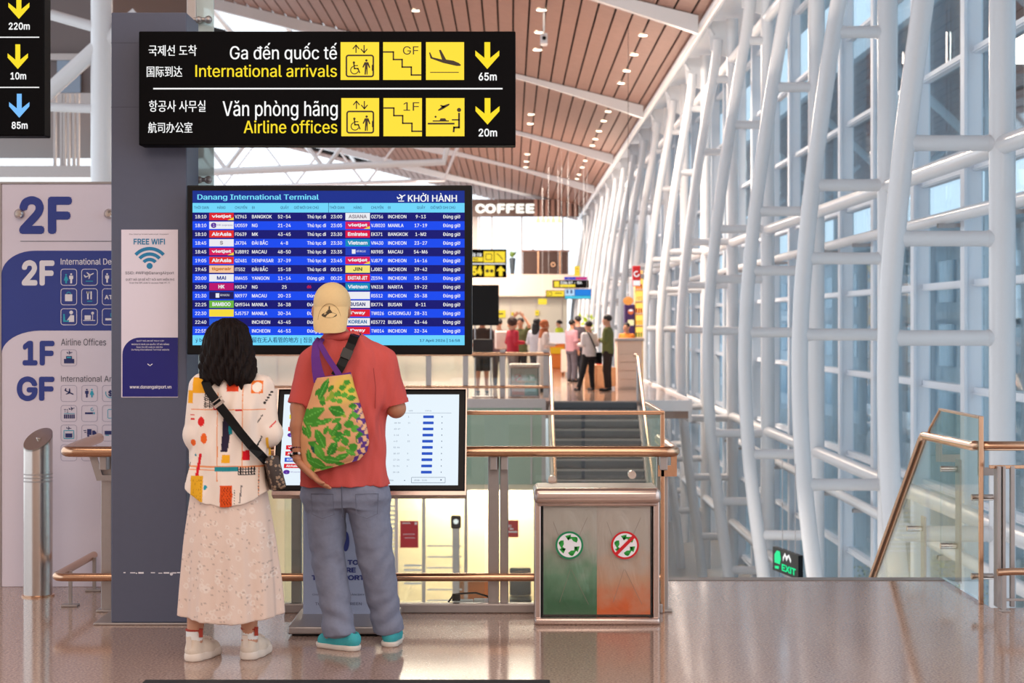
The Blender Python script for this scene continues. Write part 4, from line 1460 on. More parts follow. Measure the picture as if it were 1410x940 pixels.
for px_, py_ in ((870, 653), (760, 660)):
    p = W(px_, py_, RY); m = MB(); m.tube([(p.x, RY - .03, p.z), (p.x, RY + .03, p.z)], .022, 14); m.build('glass_clamp', M['steel'], t, True)

# glass fin with clamps behind the column
t = thing('glass_fin', 'narrow greenish glass panel with clamps between the slate column and flight board', 'glass panel', (W(270, 0, 9.42).x, 9.42, 0))
a = W(258, 0, 9.42); b = W(294, 680, 9.42)
m = MB(); m.box(a.x, b.x, 9.42, 9.44, 0, 3.5); m.build('pane', M['greenglass'], t)
m = MB(); m.rbox(a.x, a.x + .05, 9.40, 9.46, 0, 3.5, .004); m.build('edge_post', M['plate'], t)
for pz in (248, 28):
    p = W(275, pz, 9.42); m = MB(); m.tube([(p.x - .03, 9.40, p.z), (p.x + .05, 9.40, p.z)], .012, 10); m.sphere((p.x + .05, 9.40, p.z), .022); m.sphere((p.x, 9.40, p.z), .02); m.build('clamp', M['plate'], t, True)

# bollard with slanted top
p = W(52.5, 820, 9.92)
t = thing('bollard', 'brushed steel bollard with a slanted top by the directory board', 'bollard', (p.x, 9.92, 0))
r = .0805; zt = EYE - (604 - VY) * 9.92 / F
vs = []; fs = []
N = 40
for k in range(N):
    aa = 2 * PI * k / N; vs.append((p.x + r * math.cos(aa), 9.92 + r * math.sin(aa), 0.0))
for k in range(N):
    aa = 2 * PI * k / N; vs.append((p.x + r * math.cos(aa), 9.92 + r * math.sin(aa), zt + .055 * math.sin(aa) + .02 * math.cos(aa)))
fs = [(k, (k + 1) % N, N + (k + 1) % N, N + k) for k in range(N)] + [tuple(range(N - 1, -1, -1))]
m = MB(); m.add(vs, fs); m.build('shaft', M['steel'], t, True)
m = MB(); m.add([v for v in vs[N:]] + [(v[0], v[1], v[2] - .01) for v in vs[N:]], [tuple(range(N)), tuple(range(2 * N - 1, N - 1, -1))] + [(k, N + k, N + (k + 1) % N, (k + 1) % N) for k in range(N)])
m.build('slanted_cap', M['steel'], t)
m = MB(); m.sphere((p.x + .002, 9.92, zt + .004), .014, sc=(1, 1, .5)); m.build('cap_screw', M['steel'], t, True)
m = MB(); m.lathe([(r + .012, 0), (r + .012, .008), (r, .012)], (p.x, 9.92, 0), 40); m.build('floor_ring', M['warmlitsteel'], t, True)
m = MB()
for z in (.69, .67, .65): m.lathe([(r + .0005, z), (r + .0005, z + .008)], (p.x, 9.92, 0), 40)
m.build('reflective_band', M['plate'], t)

# ---------------------------------------------------------------- recycling bin
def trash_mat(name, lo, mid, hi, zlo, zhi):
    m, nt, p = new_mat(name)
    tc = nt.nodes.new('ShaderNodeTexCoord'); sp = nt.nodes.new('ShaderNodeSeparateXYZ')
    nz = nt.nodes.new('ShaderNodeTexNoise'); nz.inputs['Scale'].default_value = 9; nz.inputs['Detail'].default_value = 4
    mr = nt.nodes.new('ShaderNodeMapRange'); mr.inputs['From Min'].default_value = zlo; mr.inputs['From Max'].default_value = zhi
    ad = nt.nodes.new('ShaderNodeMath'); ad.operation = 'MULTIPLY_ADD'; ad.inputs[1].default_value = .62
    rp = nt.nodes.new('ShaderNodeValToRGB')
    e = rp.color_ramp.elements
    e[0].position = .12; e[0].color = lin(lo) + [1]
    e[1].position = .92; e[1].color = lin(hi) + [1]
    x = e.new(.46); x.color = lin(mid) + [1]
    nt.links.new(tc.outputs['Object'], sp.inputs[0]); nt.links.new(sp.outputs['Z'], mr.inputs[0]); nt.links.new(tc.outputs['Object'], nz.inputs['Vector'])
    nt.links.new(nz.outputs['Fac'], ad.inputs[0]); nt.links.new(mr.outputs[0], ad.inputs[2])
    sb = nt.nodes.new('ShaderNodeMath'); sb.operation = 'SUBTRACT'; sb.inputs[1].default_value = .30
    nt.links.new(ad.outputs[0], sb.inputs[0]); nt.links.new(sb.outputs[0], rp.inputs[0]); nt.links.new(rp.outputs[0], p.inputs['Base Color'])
    p.inputs['Roughness'].default_value = .3
    n2 = nt.nodes.new('ShaderNodeTexVoronoi'); n2.inputs['Scale'].default_value = 7
    bp = nt.nodes.new('ShaderNodeBump'); bp.inputs['Strength'].default_value = .25; bp.inputs['Distance'].default_value = .008
    nt.links.new(n2.outputs['Distance'], bp.inputs['Height']); nt.links.new(bp.outputs[0], p.inputs['Normal'])
    return m
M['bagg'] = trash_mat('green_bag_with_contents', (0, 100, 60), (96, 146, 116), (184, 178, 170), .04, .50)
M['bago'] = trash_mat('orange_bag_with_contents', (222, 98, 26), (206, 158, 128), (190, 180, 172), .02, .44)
M['clearcover'] = glass('clear_bin_cover', (253, 253, 252), gloss=.10, grazing=.3)
M['grn'] = mat('sticker_green', (14, 132, 84), .4, noise=0)
M['grnl'] = mat('arrow_green', (40, 160, 60), .4, noise=0)
M['stred'] = mat('sticker_red', (206, 20, 34), .4, noise=0)
M['crease'] = mat('bag_crease', (140, 124, 114), .5)
def recycle_bin(loc, label, swap=False):
    t = thing('recycling_bin', label, 'recycling bin', (0, 0, 0), 'two-bag recycling bins')
    w, h, d = .655, .70, .30
    for sx in (-1, 1):
        m = MB()
        m.rbox(sx * (w / 2 - .022) - .016, sx * (w / 2 - .022) + .016, 0, .035, .03, h - .06, .006)
        m.rbox(sx * (w / 2 - .022) - .016, sx * (w / 2 - .022) + .016, d - .035, d, .03, h - .06, .006)
        m.box(sx * (w / 2 - .026) - .004, sx * (w / 2 - .026) + .004, .03, d - .03, .04, h - .07)
        m.build('side_frame', M['copperpaint'], t)
    m = MB()
    m.rbox(-w / 2, w / 2, -.035, d + .01, h - .078, h + .002, .03, 5); m.rbox(-w / 2 + .02, w / 2 - .02, -.012, d, h - .09, h - .06, .008, 3)
    m.build('top_rim', M['copperpaint'], t, True)
    m = MB(); m.rbox(-w / 2 + .02, w / 2 - .02, .02, d - .02, h - .01, h + .004, .003); m.build('lid', M['plate'], t)
    m = MB(); m.rbox(-w / 2 + .005, w / 2 - .005, -.02, d + .01, .0, .036, .012, 3); m.build('base', M['copperpaint'], t, True)
    m = MB(); m.box(-w / 2 + .036, w / 2 - .036, .028, .036, .036, h - .08); m.build('back_liner', M['black'], t)
    x0, x1, z0, z1 = -w / 2 + .052, w / 2 - .052, .048, h - .092
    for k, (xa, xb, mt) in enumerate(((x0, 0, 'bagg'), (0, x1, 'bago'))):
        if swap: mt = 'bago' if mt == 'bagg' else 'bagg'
        vs = []; fs = []; nx, nz = 22, 40
        for i in range(nx + 1):
            for j in range(nz + 1):
                u, v = i / nx, j / nz
                bul = (math.sin(PI * u) ** .5) * (math.sin(PI * min(1, v * 1.0)) ** .4 if 0 < v < 1 else 0)
                vs.append((xa + (xb - xa) * u, .026 - .014 * bul - .004 * math.sin(13 * u + 9 * v + k) * math.sin(7 * v + 3 * u) * bul, z0 + (z1 - z0) * v))
        for i in range(nx):
            for j in range(nz):
                a = i * (nz + 1) + j
                fs.append((a, a + nz + 1, a + nz + 2, a + 1))
        nb = len(vs)
        vs += [(v[0], .027, v[2]) for v in vs[:nb]]
        fs += [tuple(nb + i for i in reversed(f)) for f in fs[:nx * nz]]
        m = MB(); m.add(vs, fs)
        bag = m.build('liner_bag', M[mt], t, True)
        m = MB()
        for (ua, va, ub, vb) in ((.18, .86, .36, .62), (.82, .9, .62, .68), (.5, .42, .3, .12), (.52, .42, .84, .1)):
            m.tube([(xa + (xb - xa) * (ua + (ub - ua) * s), .004, z0 + (z1 - z0) * (va + (vb - va) * s)) for s in (0, .5, 1)], .0009, 5)
        m.build('crease', M['crease'], bag)
    m = MB(); m.rbox(x0 - .004, x1 + .004, -.004, .0, z0 - .004, z1 + .004, .0015); m.build('clear_cover', M['clearcover'], t)
    for sx, kind in ((-.143, 'g'), (.143, 'r')):
        if swap: kind = 'r' if kind == 'g' else 'g'
        zc = z0 + (z1 - z0) * .645
        R = .072
        def disc(r0, r1, y, mt, nm, par):
            mm = MB(); N = 36
            vs = [(sx + r * math.cos(2 * PI * k / N), yy, zc + r * math.sin(2 * PI * k / N)) for yy in (y, y + .001) for r in ((r0, r1) if r0 > 0 else (r1,)) for k in range(N)]
            if r0 > 0:
                fs = [(k, (k + 1) % N, N + (k + 1) % N, N + k) for k in range(N)]
            else:
                fs = [tuple(range(N))]
            mm.add(vs, fs); return mm.build(nm, mt, par, normals=False)
        st = disc(0, R, -.006, M['paperw'], 'sticker', t)
        disc(R * .86, R, -.0068, M['grn'] if kind == 'g' else M['stred'], 'sticker_rim', st)
        mm = MB()
        for q in range(3):
            an = 2 * PI * q / 3 + PI / 2
            def rot(px, pz): return (sx + px * math.cos(an) - pz * math.sin(an), -.007, zc + px * math.sin(an) + pz * math.cos(an))
            for poly in ([(.012, -.030), (.036, -.030), (.036, -.004), (.018, -.016)], [(.020, .004), (.046, -.008), (.040, .018)], [(.028, -.008), (.040, -.006), (.032, .010), (.022, .006)], [(.010, -.030), (.022, -.036), (.034, -.034), (.034, -.026)]):
                mm.add([rot(x * 1.2, z * 1.2) for x, z in poly], [tuple(range(4)) if len(poly) == 4 else (0, 1, 2)])
        mm.build('recycling_arrows', M['grnl'], st, normals=False)
        if kind == 'r':
            mm = MB(); c45 = R * .66
            mm.add([(sx - c45 - .006, -.0075, zc - c45 + .006), (sx - c45 + .006, -.0075, zc - c45 - .006), (sx + c45 + .006, -.0075, zc + c45 - .006), (sx + c45 - .006, -.0075, zc + c45 + .006)], [(0, 1, 2, 3)])
            mm.build('prohibition_bar', M['stred'], st, normals=False)
    t.location = loc
    return t
recycle_bin((W(822.5, 0, 8.95).x, 8.97, 0), 'steel framed bin with green and orange bags standing at the end of the guard railing')
recycle_bin((W(722, 0, 37.3).x, 36.5, 0), 'far off recycling bin behind the landing rail, its orange bag beside the green', True)

# power adapter and cable behind the guard glass
p = W(625, 838, RY + .11)
t = thing('power_strip', 'white power strip with a black plug on the floor behind the glass', 'power strip', (p.x + .1, RY + .12, 0))
pz = 0.0
m = MB(); m.rbox(p.x, p.x + .105, RY + .10, RY + .14, 0.0, .05, .004); m.rbox(p.x + .108, p.x + .21, RY + .10, RY + .14, 0, .055, .004); m.build('adapter', M['whitematte'], t)
m = MB(); m.rbox(p.x - .01, p.x + .035, RY + .095, RY + .125, .045, .085, .006); m.build('plug', M['black'], t)
m = MB(); m.tube([(p.x - .03, RY + .11, 0.0), (p.x - .028, RY + .11, .04), (p.x, RY + .11, .08), (p.x + .05, RY + .11, .085), (p.x + .12, RY + .11, .088), (p.x + .18, RY + .11, .07), (p.x + .2, RY + .11, .052)], .005, 8); m.build('cable', M['black'], t, True)

# ---------------------------------------------------------------- stair guard at the right
GXR = 2.6
t = thing('stair_railing', 'bent steel handrail and clamped glass guard at the head of the stairs going down', 'railing', (GXR, 9.7, 0))
h1 = .868
m = MB()
pts = [(GXR, 12.9, -.55), (GXR, 12.48, -.244), (GXR, 11.02, .815), (GXR, 10.97, .842), (GXR, 10.9, .846), (GXR, 10.3, .853), (GXR, 9.80, .86)]
pts += [(GXR + .06 - .06 * math.cos(a), 9.76 - .06 * math.sin(a), h1) for a in np.linspace(0, PI / 2, 5)]
pts += [(GXR + .3, 9.7, h1), (4.4, 9.7, h1)]
m.tube(pts, .027, 16); m.build('handrail', M['warmlitsteel'], t, True)
m = MB()
m.add([(GXR - .006, 9.64, .02), (GXR + .006, 9.64, .02), (GXR + .006, 10.52, .02), (GXR - .006, 10.52, .02), (GXR - .006, 9.64, 1.03), (GXR + .006, 9.64, 1.03), (GXR + .006, 10.52, 1.03), (GXR - .006, 10.52, 1.03)],
      [(0, 1, 2, 3), (4, 7, 6, 5), (0, 4, 5, 1), (2, 6, 7, 3), (0, 3, 7, 4), (1, 5, 6, 2)])
m.build('glass_panel', M['glass'], t)
m = MB(); m.prism([(10.54, .02), (10.54, 1.02), (10.75, .92), (12.4, -.27), (12.4, -1.2), (10.8, -.1)], 'x', GXR - .006, GXR + .006); m.build('glass_panel', M['glass'], t)
m = MB()
m.rbox(GXR - .012, GXR + .012, 9.63, 10.55, 1.022, 1.038, .003); m.rbox(GXR - .012, GXR + .012, 9.62, 9.645, 0, 1.038, .003)
m.tube([(GXR, 10.54, 1.03), (GXR, 10.8, .90), (GXR, 12.4, -.25)], .010, 8)
m.build('guard_frame', M['warmlitsteel'], t)
for y, z in ((10.42, .68), (9.72, .58), (10.42, .22), (9.72, .14), (11.3, .22)):
    m = MB(); m.tube([(GXR - .03, y, z), (GXR + .09, y, z)], .018, 12); m.build('glass_clamp', M['steel'], t, True)
for y, zb in ((10.42, 0), (11.3, -.6)):
    m = MB(); m.rbox(GXR + .07, GXR + .085, y - .05, y + .05, zb, .74 if y < 11 else .3, .003); m.build('post', M['plate'], t)
for y in (9.74, 10.7):
    m = MB()
    m.prism([(GXR + .012, .84), (GXR + .012, .70), (GXR + .16, .70), (GXR + .16, .745), (GXR + .05, .745), (GXR + .05, .84)], 'y', y, y + .012); m.build('bracket', M['plate'], t)
m = MB()
m.rbox(GXR + .055, GXR + .075, 9.50, 9.58, 0, .77, .003); m.rbox(GXR + .083, GXR + .1, 9.50, 9.58, 0, .77, .003)
m.build('post', M['plate'], t)
m = MB(); m.rbox(GXR + .02, 4.4, 9.53, 9.55, .755, .775, .003); m.build('top_bar', M['warmlitsteel'], t)
for x in (2.745, 2.98, 3.5, 4.0):
    m = MB(); m.rbox(x - .012, x + .012, 9.525, 9.555, .0, .77, .003); m.build('upright', M['plate'], t)
m = MB(); m.tube([(2.62, 9.38, .21), (2.7, 9.38, .215), (4.4, 9.38, .215)], .02, 14); m.build('lower_rail', M['warmlitsteel'], t, True)
for x in (2.655, 3.7):
    m = MB(); m.rbox(x - .012, x + .012, 9.37, 9.39, 0, .2, .002); m.rbox(x - .02, x + .03, 9.35, 9.41, 0, .01, .002); m.build('kick_post', M['plate'], t)
m = MB(); m.rbox(2.66, 4.4, 9.38, 9.40, .055, .068, .002); m.build('kick_bar', M['plate'], t)

# dark mat edge at the bottom of the picture
a = W(200, 937, 7.55); b = W(757, 937, 7.55)
t = thing('floor_mat', 'dark rubber floor mat whose edge shows in front of the couple', 'mat', ((a.x + b.x) / 2, 6.9, 0))
m = MB(); m.rbox(a.x, b.x, 6.1, 7.55, 0, .008, .003); m.build('mat_body', mat('dark_rubber', (28, 26, 30), .8), t)
m = MB(); m.box(a.x, b.x, 7.53, 7.56, 0, .005); m.build('mat_edge', M['black'], t)

# exit sign hanging over the stairs
YS = 20.0
a = W(1064, 752, YS); b = W(1083, 792, YS)
t = thing('exit_sign', 'black exit sign with green lettering hanging low between the truss feet', 'sign', (a.x, YS, b.z))
def ep(u, v, d=0.0):       # u along the sign, v height
    return (a.x + .16 * u - d * .92, YS - 1.3 * u * .62 + d * -.3, b.z + (a.z - b.z) * (.20 + .80 * v))
def flatq(mm, q, d): mm.add([ep(u, v, d) for u, v in q], [tuple(range(len(q)))])
m = MB(); q = [(0, 0), (1, 0), (1, 1), (0, 1)]
m.add([ep(u, v, 0) for u, v in q] + [ep(u, v, -.06) for u, v in q], [(0, 1, 2, 3), (7, 6, 5, 4), (0, 4, 5, 1), (2, 6, 7, 3), (1, 5, 6, 2), (0, 3, 7, 4)])
m.build('housing', M['black'], t)
m = MB(); flatq(m, [(.08, .35), (.3, .35), (.34, .6), (.3, .9), (.18, .9), (.08, .7)], .004); flatq(m, [(.1, .1), (.26, .14), (.26, .26), (.1, .22)], .004)
m.build('running_figure', glow('exit_green', (20, 220, 140), 1.2), t)
vs, fs = glyphs('EXIT', .03)
wx = max(v[0] for v in vs)
m = MB(); m.add([ep(.36 + .56 * v[0] / wx, .14 + .26 * v[1] / CAP, .004) for v in vs], fs); m.build('exit_lettering', glow('exit_green', (20, 220, 140), 1.2), t, normals=False)
m = MB(); flatq(m, [(.42, .52), (.5, .78), (.56, .58), (.64, .8), (.72, .56), (.74, .7), (.66, .92), (.56, .8), (.5, .92), (.42, .72)], .004); m.build('white_symbol', M['txtw'], t, normals=False)
m = MB()
e0 = ep(.3, 1, -.03); e1 = ep(.8, 1, -.03)
for e in (e0, e1): m.tube([e, (e[0], e[1], .0 - .36 + .35)], .005, 8)
m.build('hanger_rod', M['plate'], t)

# ================================================================ FIGURES
SKIN = mat('skin', (206, 150, 120), .55, noise=.04, nscale=30)
SKIN2 = mat('skin_tan', (190, 128, 96), .55, noise=.04, nscale=30)
EYEW = mat('eye', (235, 232, 228), .3, noise=0)
EYED = mat('iris', (40, 26, 20), .2, noise=0)

def V3(*a): return np.array(a, float)

def hand(vol, wrist, d, palm, size=1.0, curl=.5, side=1, k=.004, thumb_in=.3):
    """palm, four unequal fingers and a thumb; d = direction of the hand, palm = palm normal, side = where the thumb goes (+/-)"""
    d = d / np.linalg.norm(d); n = palm - d * (palm @ d); n /= np.linalg.norm(n)
    s = np.cross(d, n) * side
    w = wrist
    for off in (-.024, -.008, .008, .024):
        vol.cone(w + s * off * .7 * size + d * .012 * size, w + s * off * size + d * .085 * size, .015 * size, .0125 * size, .012)
    for i, (off, L) in enumerate(((.031, .070), (.0105, .078), (-.0105, .072), (-.030, .056))):
        p = w + s * off * size + d * .088 * size
        a = curl * (.5 + .12 * i)
        dirv = d * 1.0 + s * off * 2.2
        for j, fr in enumerate((.45, .31, .24)):
            dirv = dirv / np.linalg.norm(dirv)
            q = p + dirv * L * fr * size
            vol.cone(p, q, (.0092 - .0010 * j) * size, (.0088 - .0012 * j) * size, k)
            p = q
            dirv = dirv * math.cos(a) + n * math.sin(a)
    p = w + s * .026 * size + d * .022 * size
    dirv = d * .62 + s * .72 + n * thumb_in
    for L, r in ((.036, .012), (.032, .0100), (.024, .0088)):
        dirv = dirv / np.linalg.norm(dirv)
        q = p + dirv * L * size
        vol.cone(p, q, r * size, r * .9 * size, .006)
        p = q
        dirv = dirv + d * .35 + n * .15

def head(vol, c, s=1.0, yaw=0.0, neck=None):
    """c = head centre (mid height); face looks along +y turned by yaw; head height about 0.23 s"""
    cy, sy = math.cos(yaw), math.sin(yaw)
    def T(x, y, z): return V3(c[0] + (x * cy - y * sy) * s, c[1] + (x * sy + y * cy) * s, c[2] + z * s)
    R = (0, 0, yaw)
    vol.ell(T(0, -.008, .032), (.076 * s, .094 * s, .084 * s), .02, rot=R)
    vol.ell(T(0, .030, -.040), (.057 * s, .062 * s, .074 * s), .03, rot=R)
    vol.ell(T(0, .062, -.088), (.026 * s, .024 * s, .020 * s), .03, rot=R)          # chin
    vol.cone(T(0, .085, .012), T(0, .106, -.026), .008 * s, .013 * s, .012)         # nose
    for q in (-1, 1):
        vol.ell(T(q * .030, .089, .006), (.017 * s, .012 * s, .012 * s), .008, 'sub', rot=R)  # eye hollow
        vol.ell(T(q * .030, .082, .004), (.0125 * s, .012 * s, .011 * s), .003, rot=R)        # eyeball
        vol.cone(T(q * .014, .092, .024), T(q * .046, .080, .024), .006 * s, .005 * s, .01)   # brow
        vol.ell(T(q * .079, -.004, -.006), (.012 * s, .020 * s, .032 * s), .008, rot=(0, 0, yaw + q * .35))  # ear
        vol.ell(T(q * .086, .002, -.006), (.006 * s, .010 * s, .018 * s), .004, 'sub', rot=R)
        vol.ell(T(q * .040, .070, -.035), (.018 * s, .016 * s, .018 * s), .02, rot=R)         # cheek
    vol.cone(T(-.020, .084, -.058), T(.020, .084, -.058), .006 * s, .006 * s, .006)           # lips
    vol.cone(T(-.016, .083, -.066), T(.016, .083, -.066), .0065 * s, .0065 * s, .004)
    vol.cone(T(-.022, .0935, -.062), T(.022, .0935, -.062), .002 * s, .002 * s, .002, 'sub')
    if neck is not None:
        vol.cone(T(0, -.015, -.06), neck, .052 * s, .060 * s, .03)
    return T

def shoe(parent, heel, yaw, L, Wd, mt_up, mt_sole, hgt=.075, sole_h=.028, h=.005):
    """shoe whose heel stands at heel (x, y) and toe points along yaw (0 = +y, positive = towards -x)"""
    r = Wd / 2
    dx, dy = -math.sin(yaw), math.cos(yaw)
    def T(u, v, z): return V3(heel[0] + dx * v + dy * u, heel[1] + dy * v - dx * u, z)
    lo = [min(heel[0], heel[0] + dx * L) - .08, min(heel[1], heel[1] + dy * L) - .08, -.01]
    hi = [max(heel[0], heel[0] + dx * L) + .08, max(heel[1], heel[1] + dy * L) + .08, .16]
    v = Vol(lo, hi, h)
    v.cone(T(0, r * .85, .045), T(0, L * .45, .045), r * .78, r * .86, .03)
    v.cone(T(0, L * .45, .040), T(-.004, L - r, .034), r * .86, r * .80, .03)
    v.cone(T(0, r * .75, .055), T(0, r * .95, hgt + .01), r * .70, r * .58, .02)
    v.cone(T(0, r * .95, hgt), T(0, L * .55, .05), r * .55, r * .60, .03)
    v.ell(T(0, r * .95, hgt + .03), (r * .50, r * .62, .035), .006, 'sub', rot=(0, 0, yaw))
    v.cut(lambda x, y, z: sole_h * .6 - z + 0 * x + 0 * y)
    up = v.build('shoe', mt_up, parent)
    v = Vol(lo, hi, h)
    v.cone(T(0, r * .95, .02), T(0, L * .45, .02), r * .98, r * .93, .02)
    v.cone(T(0, L * .45, .02), T(-.004, L - r * .95, .02), r * .96, r * .92, .02)
    v.cut(lambda x, y, z: np.maximum(-z, z - sole_h) + 0 * x + 0 * y)
    v.build('sole', mt_sole, up)
    m = MB()
    for q in (.42, .5, .58, .66):
        a, b = T(-r * .45, L * q, hgt * (1.12 - q * .55) + .012), T(r * .45, L * q, hgt * (1.12 - q * .55) + .012)
        c = (a + b) / 2 + V3(0, 0, .012)
        m.tube([tuple(a), tuple(c), tuple(b)], .004, 6)
    m.build('laces', mt_sole, up, True, local=True)
    return up

def eyes(T, par):
    for q in (-1, 1):
        m = MB(); m.sphere(tuple(T(q * .030, .0825, .004)), .0118, 12, 8, (1.1, 1, .62)); e = m.build('eye', EYEW, par, True, local=True)
        m = MB(); m.sphere(tuple(T(q * .030, .0905, .004)), .0056, 10, 6, (1, .8, 1)); m.build('iris', EYED, e, True, local=True)
        m = MB(); m.tube([tuple(T(q * .015, .0975, .026)), tuple(T(q * .030, .0955, .031)), tuple(T(q * .046, .086, .027))], [.0016, .0022, .0012], 6); m.build('eyebrow', EYED, par, True, local=True)
    m = MB(); m.tube([tuple(T(x, .0905 - 18 * x * x, -.062 + 6 * x * x)) for x in (-.022, -.011, 0, .011, .022)], [.002, .0042, .0046, .0042, .002], 8); m.build('lips', LIPS, par, True, local=True)
LIPS = mat('lips', (176, 104, 92), .5, noise=0)

# ---------------------------------------------------------------- woman in the printed shirt
WK = 8.03 / F
wx0 = W(310, 0, 8.03).x
woman = thing('person', 'woman with dark shoulder-length hair, printed cream shirt, lace skirt and crossbody bag', 'person', (wx0, 8.03, 0))
def wp(px, py): return (px - 310) * WK, (905 - py) * WK
hc = V3(.012, .01, 1.452)
b = Vol((-.30, -.20, -.01), (.34, .42, 1.62), .006)
T_ = head(b, hc, .98, neck=V3(.02, -.005, 1.30))
b.loft([(.70, .02, 0, .155, .11), (.86, .02, 0, .16, .11), (1.0, .025, 0, .13, .095), (1.15, .03, 0, .145, .10), (1.25, .03, 0, .15, .085), (1.30, .03, 0, .09, .06), (1.34, .025, 0, .05, .05)], .03)
for sx, sh, el, wr in ((-1, V3(-.112, 0, 1.255), V3(-.135, -.015, 1.03), V3(.03, .20, 1.09)), (1, V3(.168, 0, 1.25), V3(.208, -.005, 1.045), V3(.05, .19, 1.03))):
    b.chain([sh, el, wr], [.044, .037, .024], .02)
    hand(b, wr, V3(-sx * .9, .25, .12), V3(0, -.9, -.2), .92, .6, side=sx)
for sx, hp, kn, an in ((-1, V3(-.065, 0, .72), V3(-.11, .01, .42), V3(-.140, -.01, .085)), (1, V3(.10, 0, .72), V3(.105, .02, .42), V3(.108, .03, .085))):
    b.chain([hp, kn], [.082, .052], .03)
    mid = (kn + an) / 2 + V3(0, -.012, .05)
    b.chain([kn, mid, an], [.050, .050, .032], .02)
    b.cone(an, an + V3(.03, .12, -.055), .034, .026, .02)
b.build('body', SKIN, woman)
eyes(T_, woman)
# skirt
def skirt_folds(th, z):
    k = np.clip((.80 - z) / .6, 0, 1)
    return (.010 * np.sin(9 * th + 1.3 + 1.5 * np.sin(2 * th)) + .006 * np.sin(17 * th + .4)) * k
v = Vol((-.30, -.28, .15), (.36, .30, .90), .006)
v.loft([(.192, .026, .01, .230, .175), (.35, .025, .01, .222, .165), (.55, .02, .005, .205, .148), (.70, .018, 0, .186, .128), (.80, .018, 0, .172, .118), (.86, .018, 0, .150, .105)], n=2.2, folds=skirt_folds, bottom=lambda x, y: .199 - .012 * np.cos((x - .03) * 12) + 0 * y)
inner = v.f + .012
P2 = v.ax[2][None, None, :]
v.f = np.maximum(v.f, np.where(P2 < .36, -inner, -1)).astype(np.float32)
rr = np.random.RandomState(11)
fl_x = rr.uniform(-.26, .30, 170); fl_z = rr.uniform(.2, .85, 170); fl_s = rr.uniform(.006, .014, 170)
def skirt_col(x, y, z):
    c = np.tile(np.array([232, 205, 190.]), (len(x), 1))
    th = np.arctan2(y, x - .02) * .2
    u = np.where(y < 0, x, x + .13)
    for a, bz, s_ in zip(fl_x, fl_z, fl_s):
        d = np.hypot(u - a, z - bz)
        c[(d < s_) & (d > s_ * .45)] = (240, 220, 208)
        if int(a * 1000) % 2 == 0:
            c[d < s_ * .4] = (220, 190, 174)
    for a, bz in zip(rr.uniform(-.26, .3, 260), rr.uniform(.2, .85, 260)):
        c[np.hypot(u - a, z - bz) < .004] = (192, 166, 154)
    return c
v.build('skirt', paint('lace_cloth', .9, bump=.25, bscale=160), woman, skirt_col)
# shirt
def shirt_folds(th, z):
    return .005 * np.sin(6 * th + 14 * z) * np.clip((1.15 - z) * 3, 0, 1) + .004 * np.sin(11 * th - 9 * z + 1)
v = Vol((-.30, -.22, .66), (.36, .34, 1.40), .0042)
v.loft([(.66, .016, 0, .212, .142), (.78, .017, 0, .197, .136), (.92, .018, 0, .178, .128), (1.05, .022, 0, .170, .124), (1.17, .028, 0, .170, .118), (1.25, .03, 0, .168, .102), (1.30, .03, 0, .125, .082), (1.335, .028, 0, .082, .066), (1.36, .027, 0, .064, .058)], n=2.4, folds=shirt_folds,
       bottom=lambda x, y: .718 + .085 * np.clip(np.abs(x - .02) / .2, 0, 1) ** 2.2 + 0 * y)
for sx, sh, el, wr in ((-1, V3(-.108, 0, 1.258), V3(-.128, -.012, 1.035), V3(-.05, .14, 1.06)), (1, V3(.162, 0, 1.252), V3(.202, -.004, 1.045), V3(.13, .13, 1.04))):
    v.cone(sh, el, .062, .056, .03); v.cone(el, wr, .058, .056, .02, hem=0)
    v.ell(el, (.058, .058, .056), .02)
v.ripple(lambda x, y, z: .0045 * wav(x, y, z, 3, 30, 30, 14))
inner = v.f + .010
P2 = v.ax[2][None, None, :]
v.f = np.maximum(v.f, np.where(P2 < .78, -inner, -1)).astype(np.float32)
def inpoly(px, py, poly):
    r = np.zeros(len(px), bool); n = len(poly)
    for i in range(n):
        x0, y0 = poly[i]; x1, y1 = poly[(i + 1) % n]
        c = ((y0 > py) != (y1 > py)) & (px < (x1 - x0) * (py - y0) / ((y1 - y0) or 1e-9) + x0)
        r ^= c
    return r
